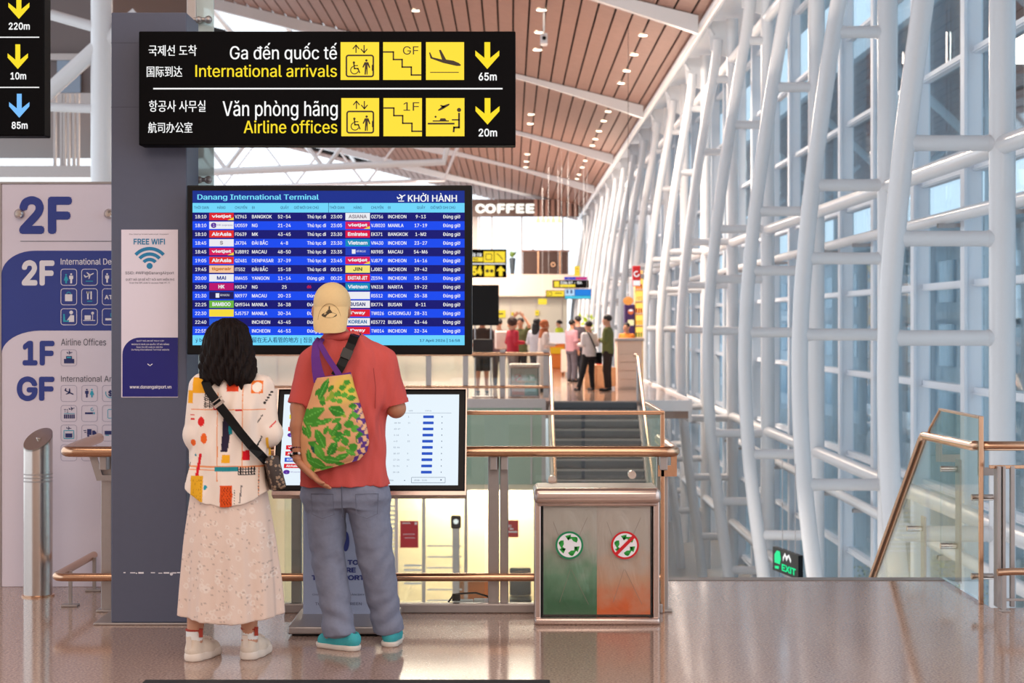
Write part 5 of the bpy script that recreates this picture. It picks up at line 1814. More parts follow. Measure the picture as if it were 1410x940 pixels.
def shirt_col(x, y, z):
    px = 310 + x / WK; py = 905 - z / WK
    px = np.where(y > .05, 640 - px, px)
    cx, cy = (px - 245) * 3.419, (py - 425) * 3.419
    c = np.tile(np.array([244, 224, 210.]), (len(x), 1))
    def R(x0, y0, x1, y1, rgb): c[(cx > x0) & (cx < x1) & (cy > y0) & (cy < y1)] = rgb
    def Pg(p, rgb): c[inpoly(cx, cy, p)] = rgb
    def E(ex, ey, rx, ry, rgb): c[((cx - ex) / rx) ** 2 + ((cy - ey) / ry) ** 2 < 1] = rgb
    OR = (238, 150, 96)
    for lx, la, lb in ((207, 380, 790), (320, 330, 720), (395, 720, 860)): R(lx - 2, la, lx + 2, lb, OR)
    for ly, la, lb in ((458, 75, 420), (722, 55, 430), (736, 55, 200)): R(la, ly - 3, lb, ly + 3, OR)
    R(70, 480, 90, 488, (214, 40, 40)); R(72, 500, 92, 506, (214, 40, 40))
    R(80, 310, 146, 382, (244, 170, 40)); R(56, 368, 82, 432, (244, 170, 40))
    m_ = (cx > 138) & (cx < 188) & (cy > 382) & (cy < 452) & (((cx % 11) > 3.2) & (((cy + (np.floor(cx / 11) % 2) * 5) % 10) > 3.2) == False)
    c[m_] = (24, 22, 24)
    R(246, 322, 300, 374, (232, 74, 40)); R(185, 440, 213, 461, (206, 30, 30)); R(288, 455, 318, 463, (206, 30, 30))
    R(357, 325, 411, 385, (244, 122, 44)); E(384, 355, 23, 23, (250, 236, 220))
    for k in range(5):
        E(418 + 7 * k, 428 - 12 * k, 7, 5, (40, 34, 34)); E(424 + 5 * k, 432 - 11 * k, 3, 3, (244, 224, 210))
    E(127, 514, 17, 22, (222, 40, 40)); E(141, 592, 15, 25, (240, 104, 40)); E(88, 612, 13, 16, (240, 104, 40)); E(100, 670, 5, 6, (40, 140, 160))
    Pg([(232, 500), (276, 498), (255, 652), (222, 652)], (48, 40, 62)); R(258, 535, 275, 570, (30, 140, 150))
    Pg([(228, 666), (266, 668), (264, 706), (226, 703)], (248, 178, 40)); Pg([(322, 650), (354, 643), (356, 690), (322, 694)], (220, 26, 40))
    R(193, 722, 302, 744, (40, 140, 150))
    m_ = (cx > 302) & (cx < 381) & (cy > 724) & (cy < 760) & (((cx % 12) < 5) | ((cy % 12) < 4))
    c[m_] = (34, 30, 34)
    Pg([(118, 662), (132, 664), (112, 782), (98, 780)], (220, 30, 44))
    R(78, 765, 138, 885, (232, 170, 40))
    m_ = (cx > 84) & (cx < 132) & (cy > 775) & (cy < 880) & ((cx % 9) < 2.4) & ((cy % 14) < 8)
    c[m_] = (176, 120, 30)
    E(150, 818, 9, 11, (40, 150, 170))
    R(220, 810, 278, 908, (226, 84, 30))
    m_ = (cx > 228) & (cx < 270) & (cy > 818) & (cy < 896) & (np.sin(cx * .5 + np.sin(cy * .35) * 2) > .72)
    c[m_] = (140, 40, 20)
    for k in range(6): E(288, 830 + 12 * k, 2.5, 3, (30, 30, 40))
    Pg([(68, 704), (74, 704), (50, 800), (44, 800)], (40, 36, 40)); Pg([(408, 480), (412, 482), (388, 520), (385, 516)], (40, 36, 40)); Pg([(403, 582), (408, 586), (382, 640), (378, 634)], (40, 36, 40))
    Pg([(316, 810), (322, 810), (314, 890), (308, 890)], (120, 110, 110))
    Pg([(440, 540), (466, 512), (468, 518), (442, 548)], (220, 40, 44)); R(424, 590, 436, 680, (246, 180, 50))
    for k in range(9): E(395, 745 + 14 * k, 2, 3, (60, 50, 60))
    return c
v.build('shirt', paint('printed_cotton', .85), woman, shirt_col)
# collar
m = MB()
m.tube([(.027 + .070 * math.cos(a), .0 + .062 * math.sin(a), 1.345 - .012 * math.sin(a)) for a in np.linspace(0, 2 * PI, 25)[:-1]], .013, 8, closed=True)
m.build('collar', mat('cream_cotton', (244, 224, 210), .85), woman, True, local=True)
# hair
v = Vol((-.20, -.20, 1.20), (.24, .18, 1.60), .005)
v.loft([(1.262, .035, -.055, .075, .05), (1.29, .025, -.05, .118, .075), (1.35, .018, -.03, .128, .098), (1.42, .013, -.012, .118, .108), (1.49, .012, -.002, .102, .108), (1.535, .014, .0, .084, .094), (1.562, .016, 0, .054, .062), (1.574, .018, 0, .02, .03)], n=2.1,
       folds=lambda th, z: .005 * np.sin(15 * th + 5 * np.sin(z * 16)) + .004 * np.sin(31 * th + 8 * z), bottom=lambda x, y: 1.268 + .03 * np.sin(x * 42 + 1) * .5 + .012 * np.sin(x * 130) + 0 * y)
v.ell(hc + V3(0, .125, -.03), (.062, .075, .10), .01, 'sub')
v.ripple(lambda x, y, z: .0022 * wav(x, y, z, 8, 140, 140, 14) + .002 * wav(x, y, z, 9, 300, 300, 12))
hm, nt, p_ = new_mat('dark_brown_hair')
tc = nt.nodes.new('ShaderNodeTexCoord'); mp = nt.nodes.new('ShaderNodeMapping'); mp.inputs['Scale'].default_value = (150, 150, 9)
nz = nt.nodes.new('ShaderNodeTexNoise'); nz.inputs['Scale'].default_value = 1.0; nz.inputs['Detail'].default_value = 4
rp = nt.nodes.new('ShaderNodeValToRGB'); rp.color_ramp.elements[0].color = lin((9, 6, 6)) + [1]; rp.color_ramp.elements[1].color = lin((34, 20, 17)) + [1]
nt.links.new(tc.outputs['Object'], mp.inputs[0]); nt.links.new(mp.outputs[0], nz.inputs['Vector']); nt.links.new(nz.outputs['Fac'], rp.inputs[0]); nt.links.new(rp.outputs[0], p_.inputs['Base Color'])
p_.inputs['Roughness'].default_value = .6
p_.inputs['Specular IOR Level'].default_value = .15
bp = nt.nodes.new('ShaderNodeBump'); bp.inputs['Strength'].default_value = .5; bp.inputs['Distance'].default_value = .004
nt.links.new(nz.outputs['Fac'], bp.inputs['Height']); nt.links.new(bp.outputs[0], p_.inputs['Normal'])
HAIR = hm
v.build('hair', HAIR, woman)
SHOEC = mat('cream_knit', (226, 208, 190), .8, noise=.08, nscale=200, bump=.2)
SOLEC = mat('cream_rubber', (232, 216, 202), .5)
SOCK = mat('white_sock', (236, 232, 228), .9)
for heel, yaw, an in (((-.158, -.055), -.42, (-.140, -.01)), ((.095, -.014), -.30, (.108, .03))):
    sh = shoe(woman, heel, yaw, .245, .094, SHOEC, SOLEC, .092, .040)
    dx, dy = -math.sin(yaw), math.cos(yaw)
    m = MB(); hx, hy = heel[0] + dx * .006, heel[1] + dy * .006
    m.ribbon([(hx, hy - .002, .06), (hx, hy - .004, .09), (hx - dx * .006, hy - dy * .012, .118)], (0, -1, 0), .022, .006); m.build('heel_tab', SOLEC, sh, True, local=True)
    m = MB(); m.lathe([(.036, .07), (.039, .10), (.0385, .125), (.039, .142), (.030, .142)], (an[0], an[1] - .0, 0), 18); m.build('sock', SOCK, woman, True, local=True)
    m = MB(); m.lathe([(.040, .138), (.0415, .143), (.038, .147)], (an[0], an[1], 0), 18); m.box(an[0] + .028, an[0] + .044, an[1] - .035, an[1] - .025, .112, .152)
    m.build('sock_cuff', mat('red_trim', (170, 60, 44), .8), woman, True, local=True)

# crossbody bag of the woman
t = thing('crossbody_bag', 'small monogram crossbody bag on a wide black strap over the printed shirt', 'bag', (wx0 + wp(378, 645)[0], 8.0, wp(378, 668)[1]))
def wpt(px, py, y): return Vector((wx0 + (px - 310) * WK, 8.03 + y, (905 - py) * WK))
m = MB()
path = [(302, 512, .02), (292, 515, -.05), (288.5, 523, -.098), (294, 533, -.122), (306, 549, -.138), (322, 569, -.142), (338, 590, -.144), (352, 607, -.142), (364, 620, -.130), (371, 629, -.110)]
m.ribbon([wpt(*q) for q in path], [(-.1, -.5, .8), (-.1, -.8, .5), (0, -1, .3), (0, -1, .15), (0, -1, .05), (0, -1, 0), (.1, -1, 0), (.15, -1, 0), (.4, -.9, 0), (.6, -.8, 0)], .040, .005)
m.build('strap', M['black'], t)
m = MB()
q = wpt(309, 551, -.146)
m.ribbon([q + Vector((-.022, 0, -.016)), q + Vector((.022, 0, .016))], (0, -1, 0), .014, .003)
m.ribbon([q + Vector((-.030, 0, .004)), q + Vector((.012, 0, .036))], (0, -1, 0), .005, .004)
m.build('buckle', M['steel'], t)
bgm, nt, p_ = new_mat('monogram_canvas')
tc = nt.nodes.new('ShaderNodeTexCoord'); vo = nt.nodes.new('ShaderNodeTexVoronoi'); vo.inputs['Scale'].default_value = 62
rp = nt.nodes.new('ShaderNodeValToRGB'); rp.color_ramp.interpolation = 'CONSTANT'
rp.color_ramp.elements[0].color = lin((150, 122, 98)) + [1]; rp.color_ramp.elements[1].color = lin((56, 40, 34)) + [1]; rp.color_ramp.elements[1].position = .42
nt.links.new(tc.outputs['Object'], vo.inputs['Vector']); nt.links.new(vo.outputs['Distance'], rp.inputs[0]); nt.links.new(rp.outputs[0], p_.inputs['Base Color'])
c = wpt(379.5, 646, -.06)
m = MB(); m.rbox(-.032, .032, -.08, .08, -.078, .078, .014, 3)
R_ = Matrix.Rotation(math.radians(-14), 3, 'Y') @ Matrix.Rotation(math.radians(16), 3, 'Z')
m.v = [tuple(c + R_ @ Vector(q)) for q in m.v]
m.build('bag_body', bgm, t, True)
m = MB(); m.tube([tuple(c + R_ @ Vector(q)) for q in ((-.033, -.07, .06), (-.034, 0, .064), (-.033, .07, .06))], .003, 6); m.build('zipper', M['steel'], t, True)
m = MB(); m.tube([tuple(c + R_ @ Vector((-.0, -.078, .075))), tuple(wpt(371, 629, -.110))], .006, 8); m.build('strap_ring', M['steel'], t, True)

# ---------------------------------------------------------------- man with the tote bag
MK = 8.30 / F
mx0 = W(480, 0, 8.30).x
man = thing('person', 'man in a coral polo, grey jeans and backwards beige cap holding a tote behind him', 'person', (mx0, 8.30, 0))
def mp_(px, py): return (px - 480) * MK, (893 - py) * MK
hc = V3(-.082, .01, 1.612)
b = Vol((-.34, -.30, -.01), (.34, .44, 1.76), .0055)
T_ = head(b, hc, 1.03, yaw=-.04, neck=V3(-.03, -.01, 1.44))
b.loft([(.70, -.02, 0, .175, .115), (.86, -.02, 0, .175, .118), (1.0, -.018, 0, .155, .11), (1.18, -.008, 0, .165, .112), (1.32, 0, 0, .175, .10), (1.39, -.005, 0, .15, .08), (1.45, -.02, 0, .08, .065), (1.50, -.03, 0, .052, .052)], .03)
lw = V3(-.222, -.145, .918)
arms = ((-1, V3(-.165, 0, 1.352), V3(-.226, -.045, 1.150), lw), (1, V3(.160, 0, 1.350), V3(.226, .005, 1.145), V3(.11, .27, 1.19)))
for sx, sh, el, wr in arms:
    b.chain([sh, el], [.050, .043], .02)
    mid = el * .62 + wr * .38
    b.chain([el, mid, wr], [.043, .041, .027], .02)
hand(b, lw + V3(.006, -.010, -.018), V3(.66, -.22, -.60), V3(.5, .1, .8), 1.16, .34, side=-1, thumb_in=.5)
hand(b, arms[1][3], V3(-.6, .6, .1), V3(-.2, -.2, .9), 1.0, .5, side=1)
LEGS = (((-.105, 0, .74), (-.098, .02, .42), (-.045, -.005, .085)), ((.085, .0, .74), (.128, .03, .42), (.180, .10, .085)))
for hp, kn, an in LEGS:
    b.chain([V3(*hp), V3(*kn), V3(*an)], [.082, .052, .035], .02)
for an, d in ((LEGS[0][2], (-.06, .04, -.05)), (LEGS[1][2], (.02, .11, -.05))):
    b.cone(V3(*an), V3(*an) + V3(*d), .036, .028, .02)
b.build('body', SKIN2, man)
eyes(T_, man)
# jeans
v = Vol((-.32, -.24, .03), (.34, .34, .90), .006)
for (hp, kn, an), wds in zip((((-.112, 0, .72), (-.098, .018, .42), (-.040, -.01, .075)), ((.088, 0, .72), (.130, .028, .42), (.182, .09, .075))), ((.104, .078, .072), (.104, .085, .069))):
    v.cone(V3(*hp), V3(*kn), wds[0], wds[1], .012)
    v.cone(V3(*kn), V3(*an), wds[1], wds[2], .008, hem=0)
    v.ell(V3(an[0], an[1] + .01, .09), (wds[2] * 1.02, wds[2] * 1.1, .04), .03)
v.loft([(.685, -.016, .002, .160, .112), (.72, -.018, 0, .196, .130), (.77, -.02, 0, .196, .130), (.82, -.02, 0, .178, .112), (.88, -.02, 0, .170, .108)], .045, n=2.4)
def jean_rip(x, y, z):
    k = np.clip((.62 - z) * 4, 0, 1)
    a = .0035 * np.sin(46 * z + 12 * x + 5 * np.sin(20 * x + 4 * y)) * np.exp(-((z - .43) / .10) ** 2)
    a2 = .005 * np.sin(64 * z - 10 * x + 4 * np.sin(14 * x)) * np.exp(-((z - .16) / .09) ** 2)
    a3 = .004 * np.sin(24 * z + 30 * np.abs(x + .015)) * np.exp(-((z - .66) / .07) ** 2)
    return a + a2 + a3 + .003 * wav(x, y, z, 5, 34, 34, 18) + .0022 * wav(x, y, z, 15, 70, 70, 46)
v.ripple(jean_rip)
v.cut(lambda x, y, z: .052 - z + .02 * (y > 5) + 0 * x)
jm = mat('washed_grey_denim', (126, 130, 150), .85, noise=.12, nscale=60, bump=.12)
jn = v.build('jeans', jm, man)
for sx, x0, x1 in ((-1, -.165, -.060), (1, .045, .150)):
    m = MB()
    vs = [(x0, .75), (x1, .75), (x1 - .005 * sx, .655), ((x0 + x1) / 2, .635), (x0 + .004, .655)]
    pts = [(px, -.137 + abs((px + .02)) ** 2 * 1.1 - .001, pz) for px, pz in vs]
    m.tube(pts, .0016, 6, closed=True)
    m.build('pocket_seam', mat('denim_seam', (100, 103, 120), .9), jn, True, local=True)
m = MB(); m.tube([(-.02, -.140, .80), (-.018, -.142, .70), (-.016, -.120, .64)], .0025, 6); m.build('back_seam', mat('denim_seam_dark', (86, 88, 104), .9), jn, True, local=True)
# polo shirt
v = Vol((-.36, -.24, .74), (.34, .30, 1.56), .005)
def polo_folds(th, z): return .006 * np.sin(5 * th + 10 * z + 1) * np.clip((1.25 - z) * 2.2, 0, 1) + .003 * np.sin(9 * th - 16 * z)
v.loft([(.782, -.020, .0, .214, .142), (.86, -.020, 0, .206, .142), (.95, -.016, 0, .196, .138), (1.08, -.012, 0, .184, .134), (1.2, -.006, 0, .186, .132), (1.31, -.002, 0, .202, .122), (1.385, -.006, 0, .206, .108), (1.43, -.012, 0, .184, .094), (1.463, -.016, 0, .136, .080), (1.49, -.024, 0, .090, .070), (1.51, -.026, 0, .068, .064)], .02, n=2.4, folds=polo_folds)
for sx, sh, el in ((-1, V3(-.172, 0, 1.360), V3(-.219, -.035, 1.165)), (1, V3(.168, 0, 1.356), V3(.220, .004, 1.165))):
    v.cone(sh, el, .066, .066, .05, hem=0)
v.ripple(lambda x, y, z: .0045 * wav(x, y, z, 13, 26, 26, 12) + .0025 * wav(x, y, z, 23, 60, 60, 24) + .004 * np.sin(30 * z + 40 * x * np.sign(x + .01)) * np.exp(-((np.abs(x + .01) - .16) / .04) ** 2) * np.clip((1.4 - z) * 4, 0, 1))
pm = mat('coral_pique_cotton', (204, 84, 78), .9, noise=.06, nscale=200, bump=.12)
polo = v.build('polo_shirt', pm, man)
m = MB()
m.tube([(-.030 + .074 * math.cos(a), -.004 + .070 * math.sin(a), 1.475 - .014 * math.sin(a)) for a in np.linspace(0, 2 * PI, 29)[:-1]], [.020] * 28, 10, closed=True)
m.build('collar', pm, man, True, local=True)
for sx, e in ((-1, V3(-.219, -.035, 1.165)), (1, V3(.220, .004, 1.165))):
    sh = V3(-.176, 0, 1.378) if sx < 0 else V3(.172, 0, 1.374)
    d = (e - sh) / np.linalg.norm(e - sh)
    m = MB(); m.tube([tuple(e - d * .018), tuple(e + d * .002)], .0675, 28); m.build('sleeve_cuff', pm, polo, True, local=True)
m = MB(); m.tube([(.128 + .0, -.120, 1.34), (.138, -.118, 1.25), (.135, -.108, 1.15)], .002, 5); m.build('armhole_seam', mat('coral_seam', (168, 62, 58), .9), polo, True, local=True)
# belt hem and hair stubble
v = Vol((-.20, -.14, 1.50), (.04, .12, 1.74), .005)
v.ell(hc + V3(0, -.008, .01), (.079, .094, .080), .01)
v.cut(lambda x, y, z: np.maximum(z - 1.61, (y - .005) + (1.56 - z) * .3) + 0 * x)
v.cut(lambda x, y, z: 1.535 - z + 0 * x + 0 * y)
v.build('hair', mat('short_grey_hair', (88, 78, 72), .8, noise=.3, nscale=300), man)
# cap worn backwards
CAPM = mat('beige_cap_cotton', (230, 196, 142), .85, noise=.05, nscale=120, bump=.1)
v = Vol((-.21, -.16, 1.56), (.05, .16, 1.76), .004)
v.ell(hc + V3(.003, -.004, .036), (.0885, .107, .098), .01)
v.cut(lambda x, y, z: 1.612 + .10 * y - z + 0 * x)
cap = v.build('cap', CAPM, man)
def brim_y(x, u, w):
    k = (x - hc[0] - .003) / .0885
    y0 = hc[1] - .006 - .107 * math.sqrt(max(.06, .979 ** 2 - k * k))
    y1 = -.128 + .040 * u * u
    return y0 * (1 - w) ** 1.3 + y1 * (1 - (1 - w) ** 1.3)
vs = []; fs = []; nu, nv = 20, 10
for layer in (0, 1):
    for i in range(nu + 1):
        for j in range(nv + 1):
            u = (i / nu) * 2 - 1; w = j / nv
            wd = .083 * (1 - .10 * w ** 3)
            x = hc[0] + .002 + wd * math.sin(u * 1.15) / math.sin(1.15)
            y = brim_y(x, u, w) + (.004 if layer else 0)
            z = 1.628 - .124 * w * (1 - .10 * abs(u) ** 3)
            vs.append((x, y, z))
n1 = (nu + 1) * (nv + 1)
for i in range(nu):
    for j in range(nv):
        a = i * (nv + 1) + j
        fs.append((a, a + 1, a + nv + 2, a + nv + 1)); fs.append((n1 + a, n1 + a + nv + 1, n1 + a + nv + 2, n1 + a + 1))
bd = [i * (nv + 1) for i in range(nu + 1)] + [nu * (nv + 1) + j for j in range(1, nv + 1)] + [i * (nv + 1) + nv for i in range(nu - 1, -1, -1)] + [j for j in range(nv - 1, 0, -1)]
for k in range(len(bd)):
    a, c = bd[k], bd[(k + 1) % len(bd)]
    fs.append((a, c, n1 + c, n1 + a))
m = MB(); m.add(vs, fs); m.build('brim', CAPM, cap, True, local=True)
def capy(x, z):   # back surface of the brim
    u = max(-1, min(1, (x - hc[0]) / .083)); w = max(0, (1.628 - z) / .124)
    return brim_y(x, u, min(1, w)) - .0016
def cpt(px, py):
    x, z = mp_(px, py); return (x, capy(x, z), z)
m = MB()
def sqr(x0, y0, x1, y1): m.add([cpt(x0, y0), cpt(x1, y0), cpt(x1, y1), cpt(x0, y1)], [(0, 1, 2, 3)])
sqr(455.6, 421.5, 457.4, 428); sqr(454, 426.5, 459, 428.5); sqr(452.5, 428.5, 460.5, 430.5)
m.add([cpt(456.5 + 10.5 * math.cos(q * PI / 10), 433.6 + 3.6 * math.sin(q * PI / 10)) for q in range(20)], [tuple(range(20))])
m.build('embroidery', mat('dark_embroidery', (76, 62, 44), .8), cap, normals=False, local=True)
m = MB()
m.tube([cpt(441 + 15.5 * (1 - math.cos(q * PI / 12)), 440 - 22 * math.sin(q * PI / 12)) for q in range(13)], .0010, 5)
m.build('cap_stitching', mat('cap_stitching', (150, 122, 84), .9), cap, True, local=True)
TEAL = mat('teal_knit', (62, 168, 176), .8, noise=.1, nscale=160, bump=.2)
SOLEW = mat('white_rubber', (222, 210, 200), .5)
shoe(man, (.055, -.055), 1.02, .245, .090, TEAL, SOLEW, .062, .026)
shoe(man, (.188, .03), -.12, .250, .090, TEAL, SOLEW, .062, .026)
# bracelets
def ring_of_beads(name, label, c, ax, r, nb, rb, mts):
    ax = Vector(ax).normalized(); u = ax.cross(Vector((0, 1, 0))).normalized(); w = ax.cross(u)
    t = thing(name, label, 'bracelet', c)
    for q, mt in enumerate(mts):
        m = MB()
        for k in range(nb):
            if k % len(mts) == q:
                a = 2 * PI * k / nb
                m.sphere(Vector(c) + (u * math.cos(a) + w * math.sin(a)) * r, rb, 8, 6)
        m.build('beads', mt, t, True)
wc = Vector((mx0, 8.30, 0)) + Vector(lw) + Vector((.0, .006, .012))
ring_of_beads('bracelet', 'black and white beaded bracelet on the wrist under the tote', wc, (.05, .4, .9), .036, 18, .0068, [M['black'], M['black'], M['paperw']])
ring_of_beads('bracelet', 'thin dark cord bracelet above the beaded one', wc + Vector((-.002, .018, .026)), (.05, .4, .9), .036, 26, .0042, [M['black'], mat('purple_cord', (90, 40, 90), .8)])

# tote bag behind his back
t = thing('tote_bag', 'peach tote bag printed with green leaves, purple handles, held behind the back', 'bag', (mx0 + mp_(465, 640)[0], 8.30 - .15, mp_(465, 648)[1]))
def mpt(px, py, y): return (mx0 + (px - 480) * MK, 8.30 + y, (893 - py) * MK)
Lc = [(518.5, 440.5), (530, 437), (545, 433), (562, 427), (580, 422), (600, 419.5), (620, 420.5), (636, 424), (648, 429)]
Rc = [(513, 488), (530, 492), (545, 497), (560, 502), (575, 506.5), (590, 510), (605, 512), (618, 509), (629, 499)]
nu, nv = 60, 80
vs = []; fs = []; col = []
rg = random.Random(7)
leaves = []
for cx, cy, ln, wd, an in ((452, 533, 14, 4.2, -65), (437, 567, 17, 6.5, -25), (470, 562, 10, 6, 20), (449, 545, 6, 3, 40), (431, 592, 7, 4, 70), (448, 600, 13, 5.5, 65), (446, 617, 11, 5, 60), (468, 588, 8, 3, -60), (475, 597, 7, 2.6, -30), (462, 590, 6, 2.4, 50),
                           (486, 580, 6, 4.6, 0), (494, 586, 6, 4.2, 30), (484, 592, 5, 3.6, 40), (481, 603, 6, 4, 60), (492, 611, 6, 4.5, 20), (500, 598, 5, 7, 20), (464, 613, 10, 5, -60), (442, 633, 13, 5.5, 25), (460, 628, 12, 4.5, 10), (476, 624, 9, 3.5, -20),
                           (488, 618, 7, 3, 30), (432, 622, 7, 3, 80), (470, 575, 6, 3, -20), (496, 567, 5, 9, -25), (477, 531, 4, 3, 0), (483, 524, 4, 3, 20), (470, 540, 4, 3, 0), (480, 541, 4.5, 3, 0), (489, 535, 4, 3, 0), (488, 545, 4, 3, 0), (474, 549, 4, 3, 0), (466, 548, 4, 2.6, 0), (462, 532, 5, 2.4, -50),
                           (455, 576, 10, 3, -20), (440, 578, 12, 4, -10), (437, 606, 6, 3, 20), (456, 640, 8, 2.6, -10), (474, 634, 6, 2.4, 10), (502, 611, 4, 7, 10)):
    leaves.append((cx, cy, ln, wd, math.radians(an), rg.choice([(74, 150, 52), (60, 136, 48), (92, 166, 60)])))
for k in range(30):
    leaves.append((rg.uniform(420, 506), rg.uniform(520, 646), rg.uniform(3, 8), rg.uniform(1.6, 3.6), rg.uniform(0, 3.14), rg.choice([(74, 150, 52), (60, 136, 48), (150, 170, 60)])))
leaves = [(q[0], q[1], q[2] * 1.18, q[3] * 1.22, q[4], q[5]) for q in leaves]
def bag_col(px, py, u):
    if u > .90 + .04 * math.sin(py * .5) and py > 552 or (u > .84 and py > 600):
        h = math.sin(px * .55 + 1.1 * math.sin(py * .3)) * math.sin(py * .40 + px * .15)
        return (240, 186, 140) if h > .02 else (98, 60, 138)
    for cx, cy, ln, wd, an, c in leaves:
        dx, dy = px - cx, py - cy
        a = dx * math.cos(an) + dy * math.sin(an); b_ = -dx * math.sin(an) + dy * math.cos(an)
        if abs(a) < ln and abs(b_) < wd * (1 - (a / ln) ** 2):
            if abs(b_) < .5 and ln > 8: return (110, 186, 80)
            return c
    yel = math.exp(-((px - 484) / 22) ** 2 - ((py - 533) / 20) ** 2)
    if math.hypot((px - 441) / 1.0, (py - 611) / 1.5) < 6 and (math.hypot(px - 441, (py - 607)) > 3.6): return (30, 84, 76)
    b0 = np.array((224, 164, 118.)); b1 = np.array((226, 206, 70.))
    return tuple(b0 * (1 - .8 * yel) + b1 * .8 * yel)
for side in (0, 1):
    for j in range(nv + 1):
        v_ = j / nv
        k = v_ * (len(Lc) - 1); i0 = min(int(k), len(Lc) - 2); fr = k - i0
        ly, lx = (Lc[i0][0] * (1 - fr) + Lc[i0 + 1][0] * fr), (Lc[i0][1] * (1 - fr) + Lc[i0 + 1][1] * fr)
        ry, rx = (Rc[i0][0] * (1 - fr) + Rc[i0 + 1][0] * fr), (Rc[i0][1] * (1 - fr) + Rc[i0 + 1][1] * fr)
        for i in range(nu + 1):
            u = i / nu
            px = lx + (rx - lx) * u; py = ly + (ry - ly) * u
            bul = (math.sin(PI * u) ** .6) * (.25 + .75 * math.sin(PI * min(1, .12 + v_ * .92)) ** .7) * (1 if v_ < .97 else .5)
            th = .016 + .055 * bul
            wr = .004 * math.sin(u * 17 + v_ * 9) * bul + .003 * math.sin(v_ * 31 + u * 7) * bul
            y = -.150 - .012 * v_
            y = y - th - wr if side == 0 else y + .010
            vs.append(mpt(px, py, y)); col.append(bag_col(px, py, u))
n1 = (nu + 1) * (nv + 1)
for j in range(nv):
    for i in range(nu):
        a = j * (nu + 1) + i
        fs.append((a, a + nu + 1, a + nu + 2, a + 1)); fs.append((n1 + a, n1 + a + 1, n1 + a + nu + 2, n1 + a + nu + 1))
bd = [i for i in range(nu + 1)] + [j * (nu + 1) + nu for j in range(1, nv + 1)] + [nv * (nu + 1) + i for i in range(nu - 1, -1, -1)] + [j * (nu + 1) for j in range(nv - 1, 0, -1)]
for k in range(len(bd)):
    a, c = bd[k], bd[(k + 1) % len(bd)]
    fs.append((a, c, n1 + c, n1 + a))
me = bpy.data.meshes.new('pouch'); me.from_pydata(vs, [], fs)
bm = bmesh.new(); bm.from_mesh(me); bmesh.ops.recalc_face_normals(bm, faces=bm.faces[:]); bm.to_mesh(me); bm.free()
me.shade_smooth(); put_colors(me, np.array(col, float)); me.materials.append(paint('printed_canvas', .85))
link_mesh('pouch', me, t)
PURP = mat('purple_canvas', (96, 38, 128), .85)
m = MB()
m.ribbon([mpt(442, 466, -.05), mpt(438.5, 473, -.108), mpt(439, 490, -.143), mpt(442, 508, -.160), mpt(446, 523, -.170)], (0, -1, .1), [.030, .034, .040, .050, .060], .003); m.build('handle', PURP, t)
m = MB()
m.ribbon([mpt(446, 466, -.05), mpt(444, 473, -.112), mpt(455, 490, -.152), mpt(467, 507, -.166), mpt(474, 518, -.172)], (0, -1, .1), [.022, .026, .026, .026, .03], .003); m.build('handle', PURP, t)
m = MB()
m.ribbon([mpt(440.5, 521.5, -.172), mpt(455, 519, -.178), mpt(470, 517, -.178), mpt(488, 513.5, -.168)], (0, -1, 0), .022, .003); m.build('top_hem', PURP, t)
# black strap over his shoulder
t = thing('shoulder_strap', 'black webbing strap with a buckle over the coral polo', 'strap', mpt(482, 488, -.13))
m = MB(); m.ribbon([mpt(492, 458, -.02), mpt(490, 463, -.088), mpt(487, 473, -.122), mpt(481, 487, -.142), mpt(474, 502, -.152), mpt(466, 516, -.155)], (0.05, -1, .15), .043, .004); m.build('webbing', M['black'], t)
m = MB(); m.ribbon([mpt(484, 480, -.147), mpt(479, 492, -.153)], (0.05, -1, .1), .050, .010); m.build('buckle', mat('buckle_plastic', (38, 34, 32), .4), t)

# ================================================================ PEOPLE ON THE FAR LANDING
_pm = {}
def cloth(rgb, rough=.85):
    if (rgb, rough) not in _pm: _pm[(rgb, rough)] = mat('cloth', rgb, rough, noise=.10, nscale=14)
    return _pm[(rgb, rough)]
HAIRD = mat('black_hair', (26, 20, 18), .6, noise=.3, nscale=120)

